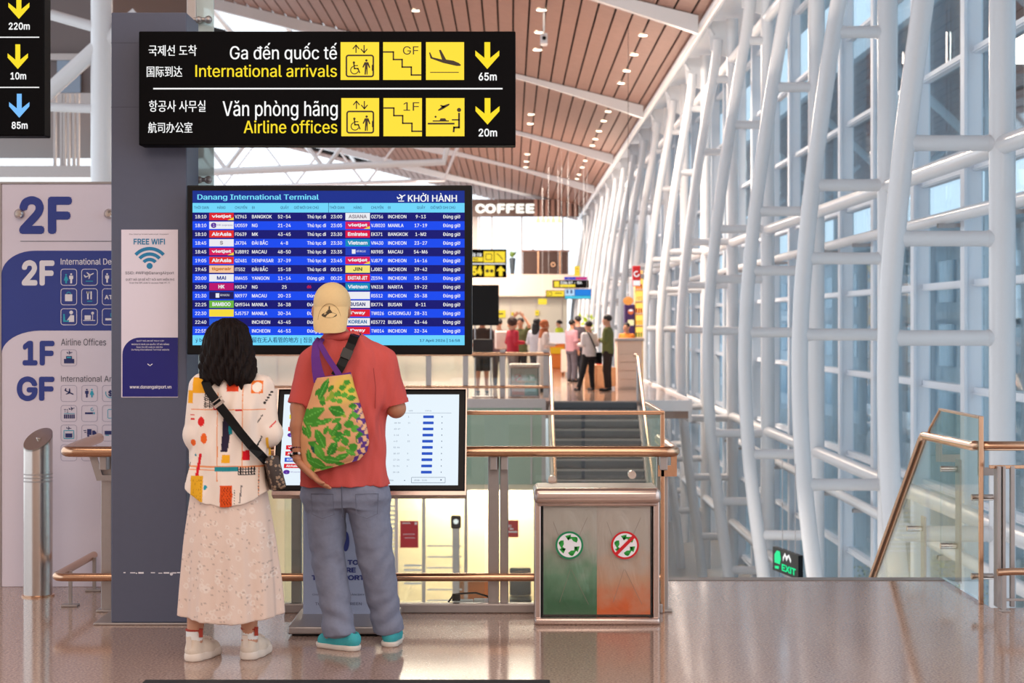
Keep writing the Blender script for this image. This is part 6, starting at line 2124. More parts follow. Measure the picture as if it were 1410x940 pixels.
def figure(label, loc, yaw, h=1.68, top=(200, 200, 200), bottom=(40, 40, 44), hair=HAIRD, skin=SKIN, arms=('down', 'down'), legs='stand', shorts=False, robe=None, scarf=None, sleeve='long', shoes=(30, 28, 30), hair_kind='short', tuck=True, bulk=1.0, res=.0115):
    s = h / 1.70
    t = thing('person', label, 'person', loc)
    t.rotation_euler = (0, 0, yaw)
    A = lambda x, y, z: V3(x * s, y * s, z * s)
    lo, hi = A(-.50, -.55, -.02), A(.50, .65, 2.05 if 'up' in arms else 1.76)
    b = Vol(lo, hi, res)
    hc = A(0, .02, 1.585)
    head(b, hc, s, 0, neck=A(0, -.01, 1.42))
    b.loft([(.80 * s, 0, 0, .150 * s, .10 * s), (.95 * s, 0, 0, .155 * s, .105 * s), (1.08 * s, 0, 0, .135 * s, .10 * s), (1.28 * s, 0, 0, .165 * s, .105 * s), (1.38 * s, 0, 0, .14 * s, .075 * s), (1.44 * s, 0, 0, .055 * s, .05 * s)], .03)
    poses = {'down': ((.215, -.02, 1.12), (.22, .05, .88), (0, .15, -1), (-1, 0, 0)), 'front': ((.215, -.03, 1.13), (.14, .24, 1.12), (-.5, 1, .1), (0, 0, -1)), 'fold': ((.20, .03, 1.12), (-.02, .19, 1.14), (-1, -.1, .1), (0, -1, 0)),
             'up': ((.27, .12, 1.52), (.12, .14, 1.74), (-.6, .1, .6), (0, 1, -.4)), 'hip': ((.29, -.06, 1.14), (.16, .05, .98), (-.6, .5, -.5), (-.6, -.6, 0)), 'phone': ((.21, .02, 1.12), (.10, .26, 1.28), (-.4, .5, .8), (0, -.6, .6))}
    AR = []
    for sx, ps in zip((-1, 1), arms):
        el, wr, d, pn = poses[ps]
        f = lambda p: A(p[0] * sx, p[1], p[2])
        sh = A(.165 * sx, 0, 1.36)
        AR.append((sh, f(el), f(wr)))
        b.chain([sh, f(el), f(wr)], [.046 * s, .038 * s, .026 * s], .02)
        hand(b, f(wr), V3(d[0] * sx, d[1], d[2]), V3(pn[0] * sx, pn[1], pn[2]), s * 1.02, .45, side=-sx if ps in ('fold', 'up') else sx)
    LG = {'stand': (((-.085, 0, .86), (-.09, .02, .47), (-.10, -.01, .08)), ((.085, 0, .86), (.09, .02, .47), (.10, -.01, .08))),
          'stride': (((-.085, 0, .86), (-.12, .10, .47), (-.17, .03, .08)), ((.085, 0, .86), (.11, .0, .46), (.12, -.12, .08))),
          'wide': (((-.085, 0, .86), (-.17, .03, .47), (-.27, .05, .08)), ((.085, 0, .86), (.09, .02, .47), (.10, -.02, .08)))}[legs]
    for hp, kn, an in LG:
        hp, kn, an = A(*hp), A(*kn), A(*an)
        b.chain([hp, kn, an], [.080 * s, .052 * s, .034 * s], .02)
        b.cone(an, an + A(0, .13, -.05), .034 * s, .026 * s, .02)
    b.build('body', skin, t)
    if robe is None:
        v = Vol(lo, hi, res)
        v.loft([(.78 * s, 0, 0, .165 * s, .115 * s), (.86 * s, 0, 0, .172 * s, .12 * s), (1.0 * s, 0, 0, .160 * s, .115 * s)], .03)
        for hp, kn, an in LG:
            hp, kn, an = A(*hp), A(*kn), A(*an)
            v.cone(hp, kn, .092 * s, (.090 if shorts else .070) * s, .03, hem=(.02 if shorts else None))
            if not shorts: v.cone(kn, an, .070 * s, .056 * s, .03, hem=0)
        v.build('shorts' if shorts else 'trousers', cloth(bottom), t)
    v = Vol(lo, hi, res)
    zb = .84 if tuck else .76
    if robe is None:
        v.loft([(zb * s, 0, 0, .180 * s * bulk, .130 * s * bulk), (.98 * s, 0, 0, .174 * s * bulk, .126 * s * bulk), (1.12 * s, 0, 0, .170 * s * bulk, .124 * s), (1.28 * s, 0, 0, .186 * s, .122 * s), (1.37 * s, 0, 0, .165 * s, .092 * s), (1.43 * s, 0, 0, .085 * s, .066 * s)], .02)
    else:
        v.loft([(robe * s, 0, 0, .22 * s, .19 * s), (.6 * s, 0, 0, .20 * s, .17 * s), (.95 * s, 0, 0, .185 * s, .145 * s), (1.12 * s, 0, 0, .17 * s, .125 * s), (1.28 * s, 0, 0, .186 * s, .122 * s), (1.37 * s, 0, 0, .165 * s, .092 * s), (1.43 * s, 0, 0, .085 * s, .066 * s)], .02, folds=lambda th, z: .010 * np.sin(9 * th) * np.clip((1.0 - z), 0, 1))
    for sh, el, wr in AR:
        if sleeve == 'long':
            v.cone(sh, el, .066 * s, .056 * s, .03); v.cone(el, wr, .056 * s, .044 * s, .02, hem=.01)
        elif sleeve == 'short':
            v.cone(sh, el, .070 * s, .064 * s, .03, hem=.06)
        else:
            v.cone(sh, sh + (el - sh) * .2, .062 * s, .060 * s, .02, hem=0)
    v.build('robe' if robe is not None else 'top', cloth(top), t)
    if scarf is not None:
        v = Vol(lo, hi, res)
        v.ell(hc + A(0, -.012, .03), (.094 * s, .112 * s, .104 * s), .02); v.loft([(1.28 * s, 0, 0, .17 * s, .125 * s), (1.40 * s, 0, 0, .13 * s, .11 * s), (1.50 * s, 0, 0, .082 * s, .09 * s)], .04)
        v.ell(hc + A(0, .10, -.01), (.062 * s, .05 * s, .085 * s), .01, 'sub')
        v.build('headscarf', cloth(scarf), t)
    elif hair is not None:
        v = Vol(lo, hi, res)
        if hair_kind == 'curly':
            v.ell(hc + A(0, -.03, .05), (.125 * s, .125 * s, .115 * s), .02); v.ripple(lambda x, y, z: .012 * wav(x, y, z, 6, 60, 60, 60))
        else:
            v.ell(hc + A(0, -.016, .045), (.086 * s, .100 * s, .086 * s), .02)
            if hair_kind == 'long': v.loft([(1.30 * s, 0, -.06 * s, .09 * s, .05 * s), (1.45 * s, 0, -.05 * s, .10 * s, .07 * s), (1.58 * s, 0, -.03 * s, .09 * s, .08 * s)], .03)
            if hair_kind == 'tied': v.ell(hc + A(0, -.125, .03), (.035 * s, .035 * s, .045 * s), .02)
        v.ell(hc + A(0, .10, -.045), (.085 * s, .085 * s, .098 * s), .01, 'sub')
        v.build('hair', hair, t)
    for i, (hp, kn, an) in enumerate(LG):
        a = A(*an)
        v = Vol(a - .13, a + .24, .010)
        v.cone(V3(a[0], a[1] - .02, .040 * s), V3(a[0], a[1] + .15 * s, .032 * s), .040 * s, .036 * s, .02); v.cone(V3(a[0], a[1] - .01, .05 * s), V3(a[0], a[1], .085 * s), .038 * s, .036 * s, .02)
        v.cut(lambda x, y, z: .004 - z + 0 * x + 0 * y)
        v.build('shoe', cloth(shoes, .5), t)
    return t, s

def at(px, Y, z=0.0): return (W(px, 0, Y).x, Y, z)
R_ = math.radians
def shoulder_bag(t, s, body, strap_from, strap_to, box, mt, label, cat='bag', name='shoulder_bag'):
    """bag carried by figure t; local coordinates of the figure turned into the world"""
    rot = Matrix.Rotation(t.rotation_euler.z, 3, 'Z')
    def Q(p): return Vector(t.location) + rot @ (Vector(p) * s)
    o = thing(name, label, cat, Q(box[0]))
    m = MB(); c, hx, hy, hz = box
    m.rbox(-hx, hx, -hy, hy, -hz, hz, min(hx, hy, hz) * .5, 3)
    m.v = [tuple(Q(Vector(c) + Vector(p))) for p in m.v]
    m.build('bag_body', mt, o, True)
    m = MB(); m.ribbon([Q(p) for p in body], [rot @ Vector(n) for n in strap_to], .03, .006); m.build('strap', mt, o)
    return o

t, s = figure('man in white shirt and black trousers standing at the far stair top', at(811, 40.0), R_(35), 1.60, (232, 226, 226), (24, 24, 28), arms=('front', 'front'), legs='wide')
shoulder_bag(t, s, [(-.10, -.03, 1.45), (-.08, -.125, 1.36), (.02, -.145, 1.15), (.13, -.12, .98), (.19, -.05, .90)], None, [(0, -.5, 1), (0, -1, .3), (0, -1, 0), (.3, -1, 0), (.8, -.6, 0)], ((.245, -.05, .80), .040, .12, .14), M['black'], 'black shoulder bag hanging at the hip of the white-shirted man')
t, s = figure('man in an olive uniform shirt with folded arms beside the white-shirted man', at(837, 39.8), R_(72), 1.74, (104, 108, 58), (44, 30, 24), arms=('fold', 'fold'), shoes=(26, 18, 16))
figure('man in dark shorts standing behind the black display stand', at(664, 38.6), R_(188), 1.72, (66, 48, 38), (44, 38, 34), skin=SKIN2, arms=('front', 'hip'), shorts=True, sleeve='short', tuck=False)
t, s = figure('traveller with a pale backpack past the black display stand', at(687, 42), R_(15), 1.66, (120, 92, 96), (70, 60, 60), arms=('front', 'down'), hair_kind='tied')
shoulder_bag(t, s, [(-.10, .12, 1.25), (-.10, .06, 1.42), (-.10, -.06, 1.43), (-.10, -.13, 1.34)], None, [(0, 1, .2), (0, .3, 1), (0, -.3, 1), (0, -1, .2)], ((0, -.25, 1.18), .16, .085, .22), cloth((236, 222, 212)), 'pale cream backpack worn by a traveller past the black display stand', 'backpack', 'backpack')
figure('traveller with curly hair, red sleeves and grey trousers', at(706, 41.2), R_(-60), 1.66, (168, 30, 52), (120, 108, 108), arms=('front', 'front'), hair=mat('curly_brown_hair', (52, 26, 20), .7, noise=.3, nscale=60), hair_kind='curly')
figure('traveller in an olive top raising both arms to the head', at(717, 43), R_(160), 1.68, (92, 96, 60), (40, 38, 44), arms=('up', 'up'), sleeve='short')
figure('woman with long black hair and a pale top by the landing bin', at(739, 40.6), R_(-30), 1.66, (206, 206, 214), (60, 60, 70), arms=('front', 'front'), hair_kind='long')
figure('woman in a long cream robe and rust headscarf at the landing corner', at(749, 39.4), R_(-75), 1.62, (232, 214, 204), arms=('front', 'front'), robe=.10, scarf=(186, 104, 62))
figure('worker in a yellow high-visibility top behind the white counter', at(770, 62), R_(60), 1.66, (224, 240, 60), (50, 50, 60), arms=('front', 'front'), hair_kind='tied')
figure('traveller in a mauve top talking by the wooden cabinet', at(787, 46), R_(-50), 1.64, (176, 130, 140), (96, 90, 100), arms=('fold', 'down'))
figure('taller traveller in a dark grey top next to the mauve top', at(796, 47), R_(40), 1.74, (86, 76, 84), (60, 64, 74), arms=('down', 'front'))
figure('vendor in an orange top behind the cream counter', at(863, 42.3), R_(150), 1.56, (238, 140, 50), (50, 46, 46), arms=('front', 'front'))
mz = 4.48
figure('guest in a dark top sitting high behind the mezzanine bar', at(734, 108, mz), R_(170), 1.66, (70, 50, 50), arms=('front', 'front'), res=.02)
figure('guest in a red top at the far end of the mezzanine bar', at(773, 108, mz), R_(120), 1.62, (150, 60, 60), arms=('front', 'down'), res=.02)

# ================================================================ THINGS ON THE LANDING
def boxthing(name, label, cat, x0, x1, y0, y1, z0, z1, mt, parts=(), r=.01, group=None):
    t = thing(name, label, cat, ((x0 + x1) / 2, (y0 + y1) / 2, z0), group)
    m = MB(); m.rbox(x0, x1, y0, y1, z0, z1, r); m.build('body', mt, t)
    return t

t = thing('landing_railing', 'steel landing rail with glass panels across the atrium beside the far stairs', 'railing', (0, LAND_Y + .3, 0))
LYR = LAND_Y + .25
xe = W(757, 0, LYR).x
for z, r in ((.93, .035), (.27, .028)):
    m = MB(); m.tube([(-9, LYR, z), (xe, LYR, z)], r, 12); m.build('rail', M['warmlitsteel'], t, True)
for px_ in (540, 590, 641, 692, 752):
    m = MB(); x = W(px_, 0, LYR).x; m.rbox(x - .055, x + .055, LYR + .03, LYR + .06, 0.05, 1.02, .004); m.build('post', M['plate'], t)
for px0, px1 in ((493, 537), (543, 587), (594, 637), (645, 688), (697, 748)):
    m = MB(); m.box(W(px0, 0, LYR).x, W(px1, 0, LYR).x, LYR - .01, LYR, .08, 1.0); m.build('glass_panel', M['glass'], t)
def stair_rail(x, label):
    t = thing('stair_handrail', label, 'handrail', (x, LAND_Y, 0), 'handrails of the far stairs')
    m = MB()
    m.tube([(x, LAND_Y + .9, .9), (x, LAND_Y + .25, .9), (x, LAND_Y, .84), (x, LAND_Y - 7.5, .84 - 7.5 * .567)], .032, 12); m.build('rail', M['warmlitsteel'], t, True)
    for k in range(5):
        y = LAND_Y + .2 - 1.7 * k
        zt = .9 if k == 0 else .84 + (y - LAND_Y) * .567
        m = MB(); m.tube([(x, y, zt), (x, y, zt - .95)], .022, 8); m.build('baluster', M['plate'], t, True)
    m = MB()
    m.prism([(LAND_Y, .70), (LAND_Y - 7.4, .70 - 7.4 * .567), (LAND_Y - 7.4, .0 - 7.4 * .567), (LAND_Y, .0)], 'x', x - .006, x + .006); m.build('glass_panel', M['glass'], t)
stair_rail(SX0 - .04, 'steel handrail of the far stairs next to the sage glass panels')
stair_rail(SX1 + .03, 'steel handrail of the far stairs on the glazing side')

# black display stand seen from behind
YD = 36.6
t = thing('display_stand', 'black display panel on a slim stand at the landing rail', 'display', (W(668, 0, YD).x, YD, 0))
a = W(646, 392, YD); b = W(687, 448, YD)
m = MB(); m.rbox(a.x, b.x, YD, YD + .06, b.z, a.z, .006); m.build('panel', M['black'], t)
a = W(651, 467, YD); b = W(679, 492, YD)
m = MB(); m.rbox(a.x, b.x, YD, YD + .25, b.z, a.z, .006); m.build('lower_box', mat('dark_brown_panel', (34, 24, 22), .5), t)
m = MB()
for px_ in (654, 676): m.tube([(W(px_, 0, YD).x, YD + .10, 0), (W(px_, 0, YD).x, YD + .10, W(0, 440, YD).z)], .015, 8)
m.rbox(W(650, 0, YD).x, W(680, 0, YD).x, YD - .1, YD + .3, 0, .02, .004); m.build('stand', M['plate'], t)

a = W(773, 481, 52); b = W(796, 515, 52)
t = boxthing('trolley_cabinet', 'cream cabinet on small wheels standing behind the white-shirted man', 'cabinet', a.x, b.x, 52, 52.5, .09, a.z, M['cream'])
m = MB(); m.rbox(a.x + .02, b.x - .02, 51.98, 52.0, .12, a.z - .03, .004); d = m.build('door', M['cream'], t)
m = MB(); m.box(b.x - .06, b.x - .045, 51.96, 51.98, .4, .55); m.build('handle', M['plate'], d)
for x in (a.x + .05, b.x - .05):
    m = MB(); m.lathe([(.04, -.015), (.045, 0), (.04, .015)], (x, 52.1, .045), 14, 'x'); m.build('caster', M['black'], t, True)

t = thing('service_counter', 'white-topped counter with an orange front near the hi-vis worker', 'counter', (W(768, 0, 60).x, 60, 0))
a = W(752, 458, 60); b = W(792, 472, 60)
m = MB(); m.rbox(a.x, b.x, 59.9, 60.9, b.z - .02, a.z, .02); m.build('counter_top', glow('counter_white_brightened', (255, 240, 236), .9), t)  # plain white top; its brightness is put in as emission, not a lamp
m = MB(); m.rbox(a.x + .1, b.x - .35, 60, 60.8, .0, b.z - .02, .02); m.build('front_panel', cloth((232, 122, 40), .4), t)
m = MB(); m.rbox(a.x + .1, b.x - .4, 59.9, 60.0, W(0, 486, 60).z - .02, W(0, 478, 60).z, .01); m.build('seat_band', glow('amber_band_brightened', (255, 186, 40), .7), t)  # orange seat block brightened by emission in its colour, no lamp inside

a = W(806, 503, 40.8); b = W(843, 537, 40.8)
t = boxthing('display_cabinet', 'light wooden cabinet behind the two men at the stair top', 'cabinet', a.x, b.x - .03, 41.2, 41.9, 0, a.z, cloth((226, 176, 132), .5))
m = MB()
for k in range(3): m.box(a.x + .02 + k * .27, a.x + .26 + k * .27, 41.17, 41.2, .06, a.z - .05)
m.build('door', cloth((232, 186, 142), .45), t)
for k, (px_, c, lab) in enumerate(((836, (240, 190, 50), 'yellow snack packet on the wooden cabinet'), (825, (214, 40, 40), 'red and white box on the wooden cabinet'), (810, (60, 40, 30), 'small dark jar on the wooden cabinet'))):
    x = W(px_, 0, 41.4).x
    q = thing('packet', lab, 'packet', (x, 41.4, a.z))
    m = MB(); m.rbox(x - .07, x + .07, 41.35, 41.47, a.z, a.z + (.24, .2, .12)[k], .02); m.build('carton', cloth(c, .4), q)
    m = MB(); m.box(x - .05, x + .05, 41.345, 41.35, a.z + .05, a.z + .1); m.build('label_band', M['paperw'], q)

a = W(850, 467, 40.6); b = W(884, 540, 40.6)
t = boxthing('sales_counter', 'tall cream counter with shelf lines under the vendor', 'counter', a.x, b.x, 40.6, 41.6, 0, a.z - .04, M['cream'])
m = MB(); m.rbox(a.x - .05, b.x + .05, 40.52, 41.65, a.z - .04, a.z + .02, .01); m.build('counter_top', M['plate'], t)
for k in range(4):
    m = MB(); m.rbox(a.x + .03, b.x - .03, 40.57, 40.6, .06 + .2 * k, .23 + .2 * k, .006); m.build('drawer', M['cream'], t)

# drink kiosk with lit shelves
YK = 44.0
t = thing('drink_display', 'purple drinks display with a round logo beside glowing yellow shelves', 'display', (W(868, 0, YK).x, YK, 0))
a = W(860, 419, YK); b = W(874, 453, YK)
m = MB(); m.rbox(a.x, b.x, YK, YK + .5, 0, a.z, .02); m.build('body', cloth((64, 34, 92), .4), t)
f = Flat(YK - .004); f.circ(868.5, 429, 4.0); f.build('logo_disc', glow('logo_orange', (240, 120, 70), .9), t)
f = Flat(YK - .006); f.arc(868.5, 429, 0.5, 3.4, 200, 340); f.build('logo_stripe', M['txtw'], t)
f = Flat(YK - .004); f.rrect(864.5, 440, 873, 448, 1.5); f.build('menu_plate', glow('menu_lit', (255, 236, 180), 1.1), t)
t = thing('lit_shelf', 'tall glowing yellow shelf of snacks by the truss row', 'shelf', (W(880, 0, YK).x, YK, 0))
a = W(874.5, 372, YK); b = W(886, 466, YK)
m = MB(); m.rbox(a.x, b.x, YK + .1, YK + .45, 0, a.z, .01); m.build('cabinet', cloth((240, 200, 130), .4), t)
for k in range(5):
    f = Flat(YK + .09); y0 = 384 + 16.6 * k; f.rect(875.5, y0, 885.2, y0 + 14); f.build('lit_bay', glow('shelf_light', (255, 206, 96), 1.4), t)
    m = MB()
    for q in range(3): m.rbox(a.x + .02 + q * .06, a.x + .06 + q * .06, YK + .02, YK + .08, W(0, y0 + 14, YK).z + .01, W(0, y0 + 7, YK).z, .008)
    m.build('snack_row', cloth(((226, 90, 40), (240, 220, 120), (200, 60, 40), (250, 190, 70), (120, 140, 60))[k], .4), t)
    m = MB(); m.box(a.x, b.x, YK, YK + .1, W(0, y0 + 14, YK).z - .01, W(0, y0 + 14, YK).z + .01); m.build('shelf_board', M['cream'], t)
t = thing('shop_sign', 'small red and white sign over the glowing shelf', 'sign', (W(877, 0, YK).x, YK, W(0, 394, YK).z))
a = W(871, 366, YK - .2); b = W(882, 394, YK - .2)
m = MB(); m.rbox(a.x, b.x, YK - .2, YK - .12, b.z, a.z, .01); m.build('panel', M['red'], t)
f = Flat(YK - .204); f.rect(871.5, 386, 881.5, 393); f.arc(876.5, 377, 2.5, 4.2, 0, 300); f.build('white_lettering', M['txtw'], t)
m = MB(); m.box(b.x - .1, b.x + .1, YK - .12, YK + .15, a.z - .3, a.z - .2); m.build('bracket', M['plate'], t)
t = thing('lantern', 'round orange lantern hanging by the drinks display', 'lantern', (W(865, 414, 42.9).x, 42.9, W(865, 414, 42.9).z))
p = W(865, 414, 42.9)
m = MB(); m.sphere(tuple(p), .13, 16, 10, (1, 1, .8)); m.build('shade', glow('lantern_orange', (250, 160, 80), 1.0), t, True)
m = MB(); m.tube([(p.x, 42.9, p.z + .1), (p.x, 42.9, roof_z(p.x))], .006, 6); m.build('cord', M['black'], t)

# plant with yellow-green leaves among the shelves
p = at(806, 48)
t = thing('potted_plant', 'bright yellow-green potted plant past the two men', 'plant', p)
m = MB(); m.lathe([(.13, 0), (.18, .45), (.17, .45), (.12, .40)], p, 16); m.build('pot', cloth((240, 190, 90), .5), t, True)
m = MB(); rg = random.Random(3)
for k in range(90):
    a = rg.uniform(0, 6.28); r = rg.uniform(.02, .26); z = rg.uniform(.5, 1.75)
    c = Vector((p[0] + r * math.cos(a), p[1] + r * math.sin(a), z)); d = Vector((rg.uniform(-1, 1), rg.uniform(-1, 1), rg.uniform(-.2, 1))).normalized(); u = d.cross(Vector((0, 0, 1))).normalized() * .045
    m.add([c, c + d * .08 + u, c + d * .18, c + d * .08 - u], [(0, 1, 2, 3)])
m.build('leaves', cloth((170, 196, 40), .5), t)
m = MB(); m.tube([(p[0], p[1], .4), (p[0] + .02, p[1], 1.5)], .015, 6); m.build('stem', cloth((90, 110, 40), .6), t)

# ---------------------------------------------------------------- hanging signs of the far hall
def hang_sign(label, x0, y0, x1, y1, Y, body=None, hang=True, name='hanging_sign'):
    a = W(x0, y0, Y); b = W(x1, y1, Y)
    t = thing(name, label, 'sign', ((a.x + b.x) / 2, Y, b.z))
    m = MB(); m.rbox(a.x, b.x, Y, Y + .2, b.z, a.z, .02); m.build('housing', body or M['blackmatte'], t)
    if hang:
        m = MB()
        for q in (.15, .85): x = a.x + (b.x - a.x) * q; m.tube([(x, Y + .1, a.z), (x, Y + .1, roof_z(x) + .02)], .004, 6)
        m.build('hanger_rod', M['white'], t)
    return t
YH = 64.0
t = hang_sign('black and yellow gate sign with number 54 beside the flight board', 620, 343, 697.5, 382, YH)
f = Flat(YH - .01); f.rect(666, 346, 680, 361); f.rect(681, 346, 695.5, 361); f.rect(640, 354, 665, 360); pn = f.build('yellow_panel', M['pany'], t)
f = Flat(YH - .012); f.line([(684, 349), (688, 352), (692, 357)], 1.2); f.frame(668.5, 349, 677.5, 358, 1, 1); f.say('GATES', 642, 359, 3.6, bold=.02); f.build('symbol', M['symbol'], pn)
f = Flat(YH - .01); f.rect(620, 362.3, 696, 363.8); f.text('Cửa ra', 642, 347, 663, 353, bold=.02); f.build('white_lettering', M['txtw'], t)
f = Flat(YH - .01); f.text('54', 650, 366, 664, 379, bold=.05); f.rect(667, 365.5, 681, 380.5)
f.poly([(689.5, 366), (696, 373), (692, 373), (692, 380), (687, 380), (687, 373), (683, 373)]); f.build('yellow_lettering', M['pany'], t)
f = Flat(YH - .012); f.circ(671, 373, 2.4); f.circ(677, 373, 2.4); f.build('symbol', M['symbol'], t)
YH2 = 78.0
t = hang_sign('black gate sign with yellow pictogram over the far shops', 761, 385.5, 811, 396.5, YH2)
f = Flat(YH2 - .01); f.rrect(763, 387, 770, 395, .5); f.rect(771, 391.5, 792, 395); f.build('yellow_lettering', M['pany'], t)
f = Flat(YH2 - .01); f.text('Cửa 47 - 54', 772, 387, 801, 391, bold=.03); f.build('white_lettering', M['txtw'], t)
t = hang_sign('blue and magenta strip sign above the far black gate sign', 777, 381, 809, 385, 77, glow('strip_blue', (40, 60, 200), .9))
f = Flat(76.98); f.rect(793, 381.4, 808.5, 384.8); f.build('magenta_half', glow('strip_magenta', (210, 40, 130), .9), t)
t = hang_sign('narrow upright yellow banner sign over the far black gate sign', 791, 366, 798.5, 380, 80, glow('banner_yellow', (250, 220, 70), .95))
f = Flat(79.98); f.rect(793, 369, 796.5, 371); f.rect(793, 373, 796.5, 374); f.build('banner_print', cloth((190, 140, 20), .5), t)
t = hang_sign('bright blue information screens hanging past the far gate sign', 777.5, 397.5, 814, 411.5, 74, M['black'])
f = Flat(73.98); f.rect(778, 398, 791, 407); f.build('pale_screen', glow('screen_pale', (190, 225, 255), 1.0), t)
f = Flat(73.98); f.rect(791.5, 398, 813.5, 407); f.build('blue_screen', glow('screen_sky', (30, 130, 226), 1.0), t)
f = Flat(73.98); f.rect(778, 407.4, 813.5, 411); f.build('cyan_strip', glow('screen_aqua', (70, 200, 230), 1.0), t)
for xm in (780, 785.5):
    f = Flat(73.97); f.rect(xm, 399, xm + 2.6, 404); f.build('dark_mark', cloth((30, 60, 120), .5), t)
t = hang_sign('yellow lit sign hanging next to the blue screens', 751.5, 399.5, 777, 409, 76, M['blackmatte'])
f = Flat(75.98); f.rect(752.5, 400.5, 776.5, 408); f.build('yellow_panel', M['pany'], t)
f = Flat(75.97); f.frame(754, 402, 760, 407, .5, .8); f.rect(764, 403, 774, 404.2); f.build('symbol', M['symbol'], t)
t = hang_sign('tilted small yellow sign under the mezzanine front', 741, 411, 753, 419, 88, M['pany'], False)
f = Flat(87.98); f.rect(744, 414, 750, 416); f.build('symbol', cloth((220, 190, 60), .5), t)
m = MB(); a = W(747, 411, 88); m.tube([(a.x, 88.1, a.z), (a.x, 88.1, roof_z(a.x) + .02)], .007, 6); m.build('hanger_rod', M['white'], t)
for x0, y0, x1, y1, lab in ((684, 427, 696, 437, 'yellow lit notice on the glazed wall beside the black display'), (737, 427, 742, 434, 'yellow lit notice in the middle of the far glazed wall'), (704, 430, 708, 434, 'tiny yellow notice on the far glazed wall')):
    a = W(x0, y0, ME_Y + .5); b = W(x1, y1, ME_Y + .5)
    t = thing('lit_notice', lab, 'sign', ((a.x + b.x) / 2, ME_Y + .5, b.z))
    m = MB(); m.rbox(a.x, b.x, ME_Y + .5, ME_Y + .56, b.z, a.z, .01); m.build('panel', M['pany'], t)
    f = Flat(ME_Y + .49); f.rect(x0 + (x1 - x0) * .25, y0 + (y1 - y0) * .4, x1 - (x1 - x0) * .25, y0 + (y1 - y0) * .6); f.build('print', M['symbol'], t)

# coffee bar on the mezzanine
t = thing('coffee_sign', 'big white illuminated COFFEE letters on the brown header of the mezzanine', 'sign', (W(695, 286, ME_Y).x, ME_Y - .1, W(695, 293, ME_Y).z))
letters = [('C', 654.5, 668), ('O', 667.5, 683), ('F', 684.5, 695.5), ('F', 697, 708.5), ('E', 710.5, 722), ('E', 724, 736)]
for ch, xa, xb in letters:
    f = Flat(ME_Y - .12); f.text(ch, xa, 280.5, xb, 293.5, bold=.045)
    f.build('letter', M['coffee'], t)
m = MB(); m.box(W(654, 0, ME_Y).x, W(736, 0, ME_Y).x, ME_Y - .08, ME_Y, W(0, 290, ME_Y).z, W(0, 284, ME_Y).z); m.build('letter_rail', M['brown'], t)
t = thing('bar_counter', 'dark wooden mezzanine bar with a round emblem under the coffee sign', 'counter', (W(750, 0, ME_Y).x, ME_Y + .5, mz))
a = W(720, 346, ME_Y + .4); b = W(783, 378, ME_Y + .4)
m = MB(); m.rbox(a.x, b.x, ME_Y + .4, ME_Y + 1.2, mz + .02, a.z, .03); m.build('body', M['brown'], t)
m = MB(); m.rbox(a.x - .08, b.x + .08, ME_Y + .3, ME_Y + 1.3, a.z, a.z + .08, .02); m.build('counter_top', M['wood'], t)
for px_ in (741, 771):
    m = MB(); x = W(px_, 0, ME_Y + .35).x; m.box(x - .04, x + .04, ME_Y + .34, ME_Y + .4, mz + .02, a.z); m.build('trim_strip', M['warmlitsteel'], t)
f = Flat(ME_Y + .38); f.circ(761.5, 364, 5); f.build('emblem_disc', M['black'], t)
f = Flat(ME_Y + .37); f.arc(761.5, 364, 1.8, 3.4, 0, 360, 20); f.build('emblem_ring', M['warmlitsteel'], t)
for i, px_ in enumerate((741, 748, 755, 762, 770)):
    p = W(px_, 303, ME_Y + 2.5)
    t = thing('pendant_lamp', 'warm glowing pendant lamp over the mezzanine bar', 'pendant lamp', (p.x, ME_Y + 2.5, p.z), 'pendant lamps over the mezzanine bar')
    m = MB(); m.lathe([(.14, -.16), (.12, .04), (.05, .16), (.02, .18)], (p.x, ME_Y + 2.5, p.z), 16); m.build('shade', glow('pendant_glow', (255, 214, 140), 2.2), t, True)
    m = MB(); m.tube([(p.x, ME_Y + 2.5, p.z + .15), (p.x, ME_Y + 2.5, roof_z(p.x) + .02)], .02, 6); m.build('cord', M['black'], t)
p = W(705.5, 378, ME_Y + .8)
t = thing('potted_plant', 'slim dark planter with a small green plant on the mezzanine edge', 'plant', (p.x, ME_Y + .8, mz))
m = MB(); m.lathe([(.12, 0), (.20, 1.0), (.18, 1.0), (.1, .9)], (p.x, ME_Y + .8, mz), 14); m.build('pot', cloth((54, 66, 76), .5), t, True)
m = MB(); rg = random.Random(5)
for k in range(40):
    a = rg.uniform(0, 6.28); c = Vector((p.x, ME_Y + .8, mz + 1.0)); d = Vector((math.cos(a) * .6, math.sin(a) * .6, rg.uniform(.5, 1.4))).normalized(); u = d.cross(Vector((0, 0, 1))).normalized() * .05; L = rg.uniform(.3, .6)
    m.add([c, c + d * L * .5 + u, c + d * L, c + d * L * .5 - u], [(0, 1, 2, 3)])
m.build('leaves', cloth((120, 150, 70), .6), t)

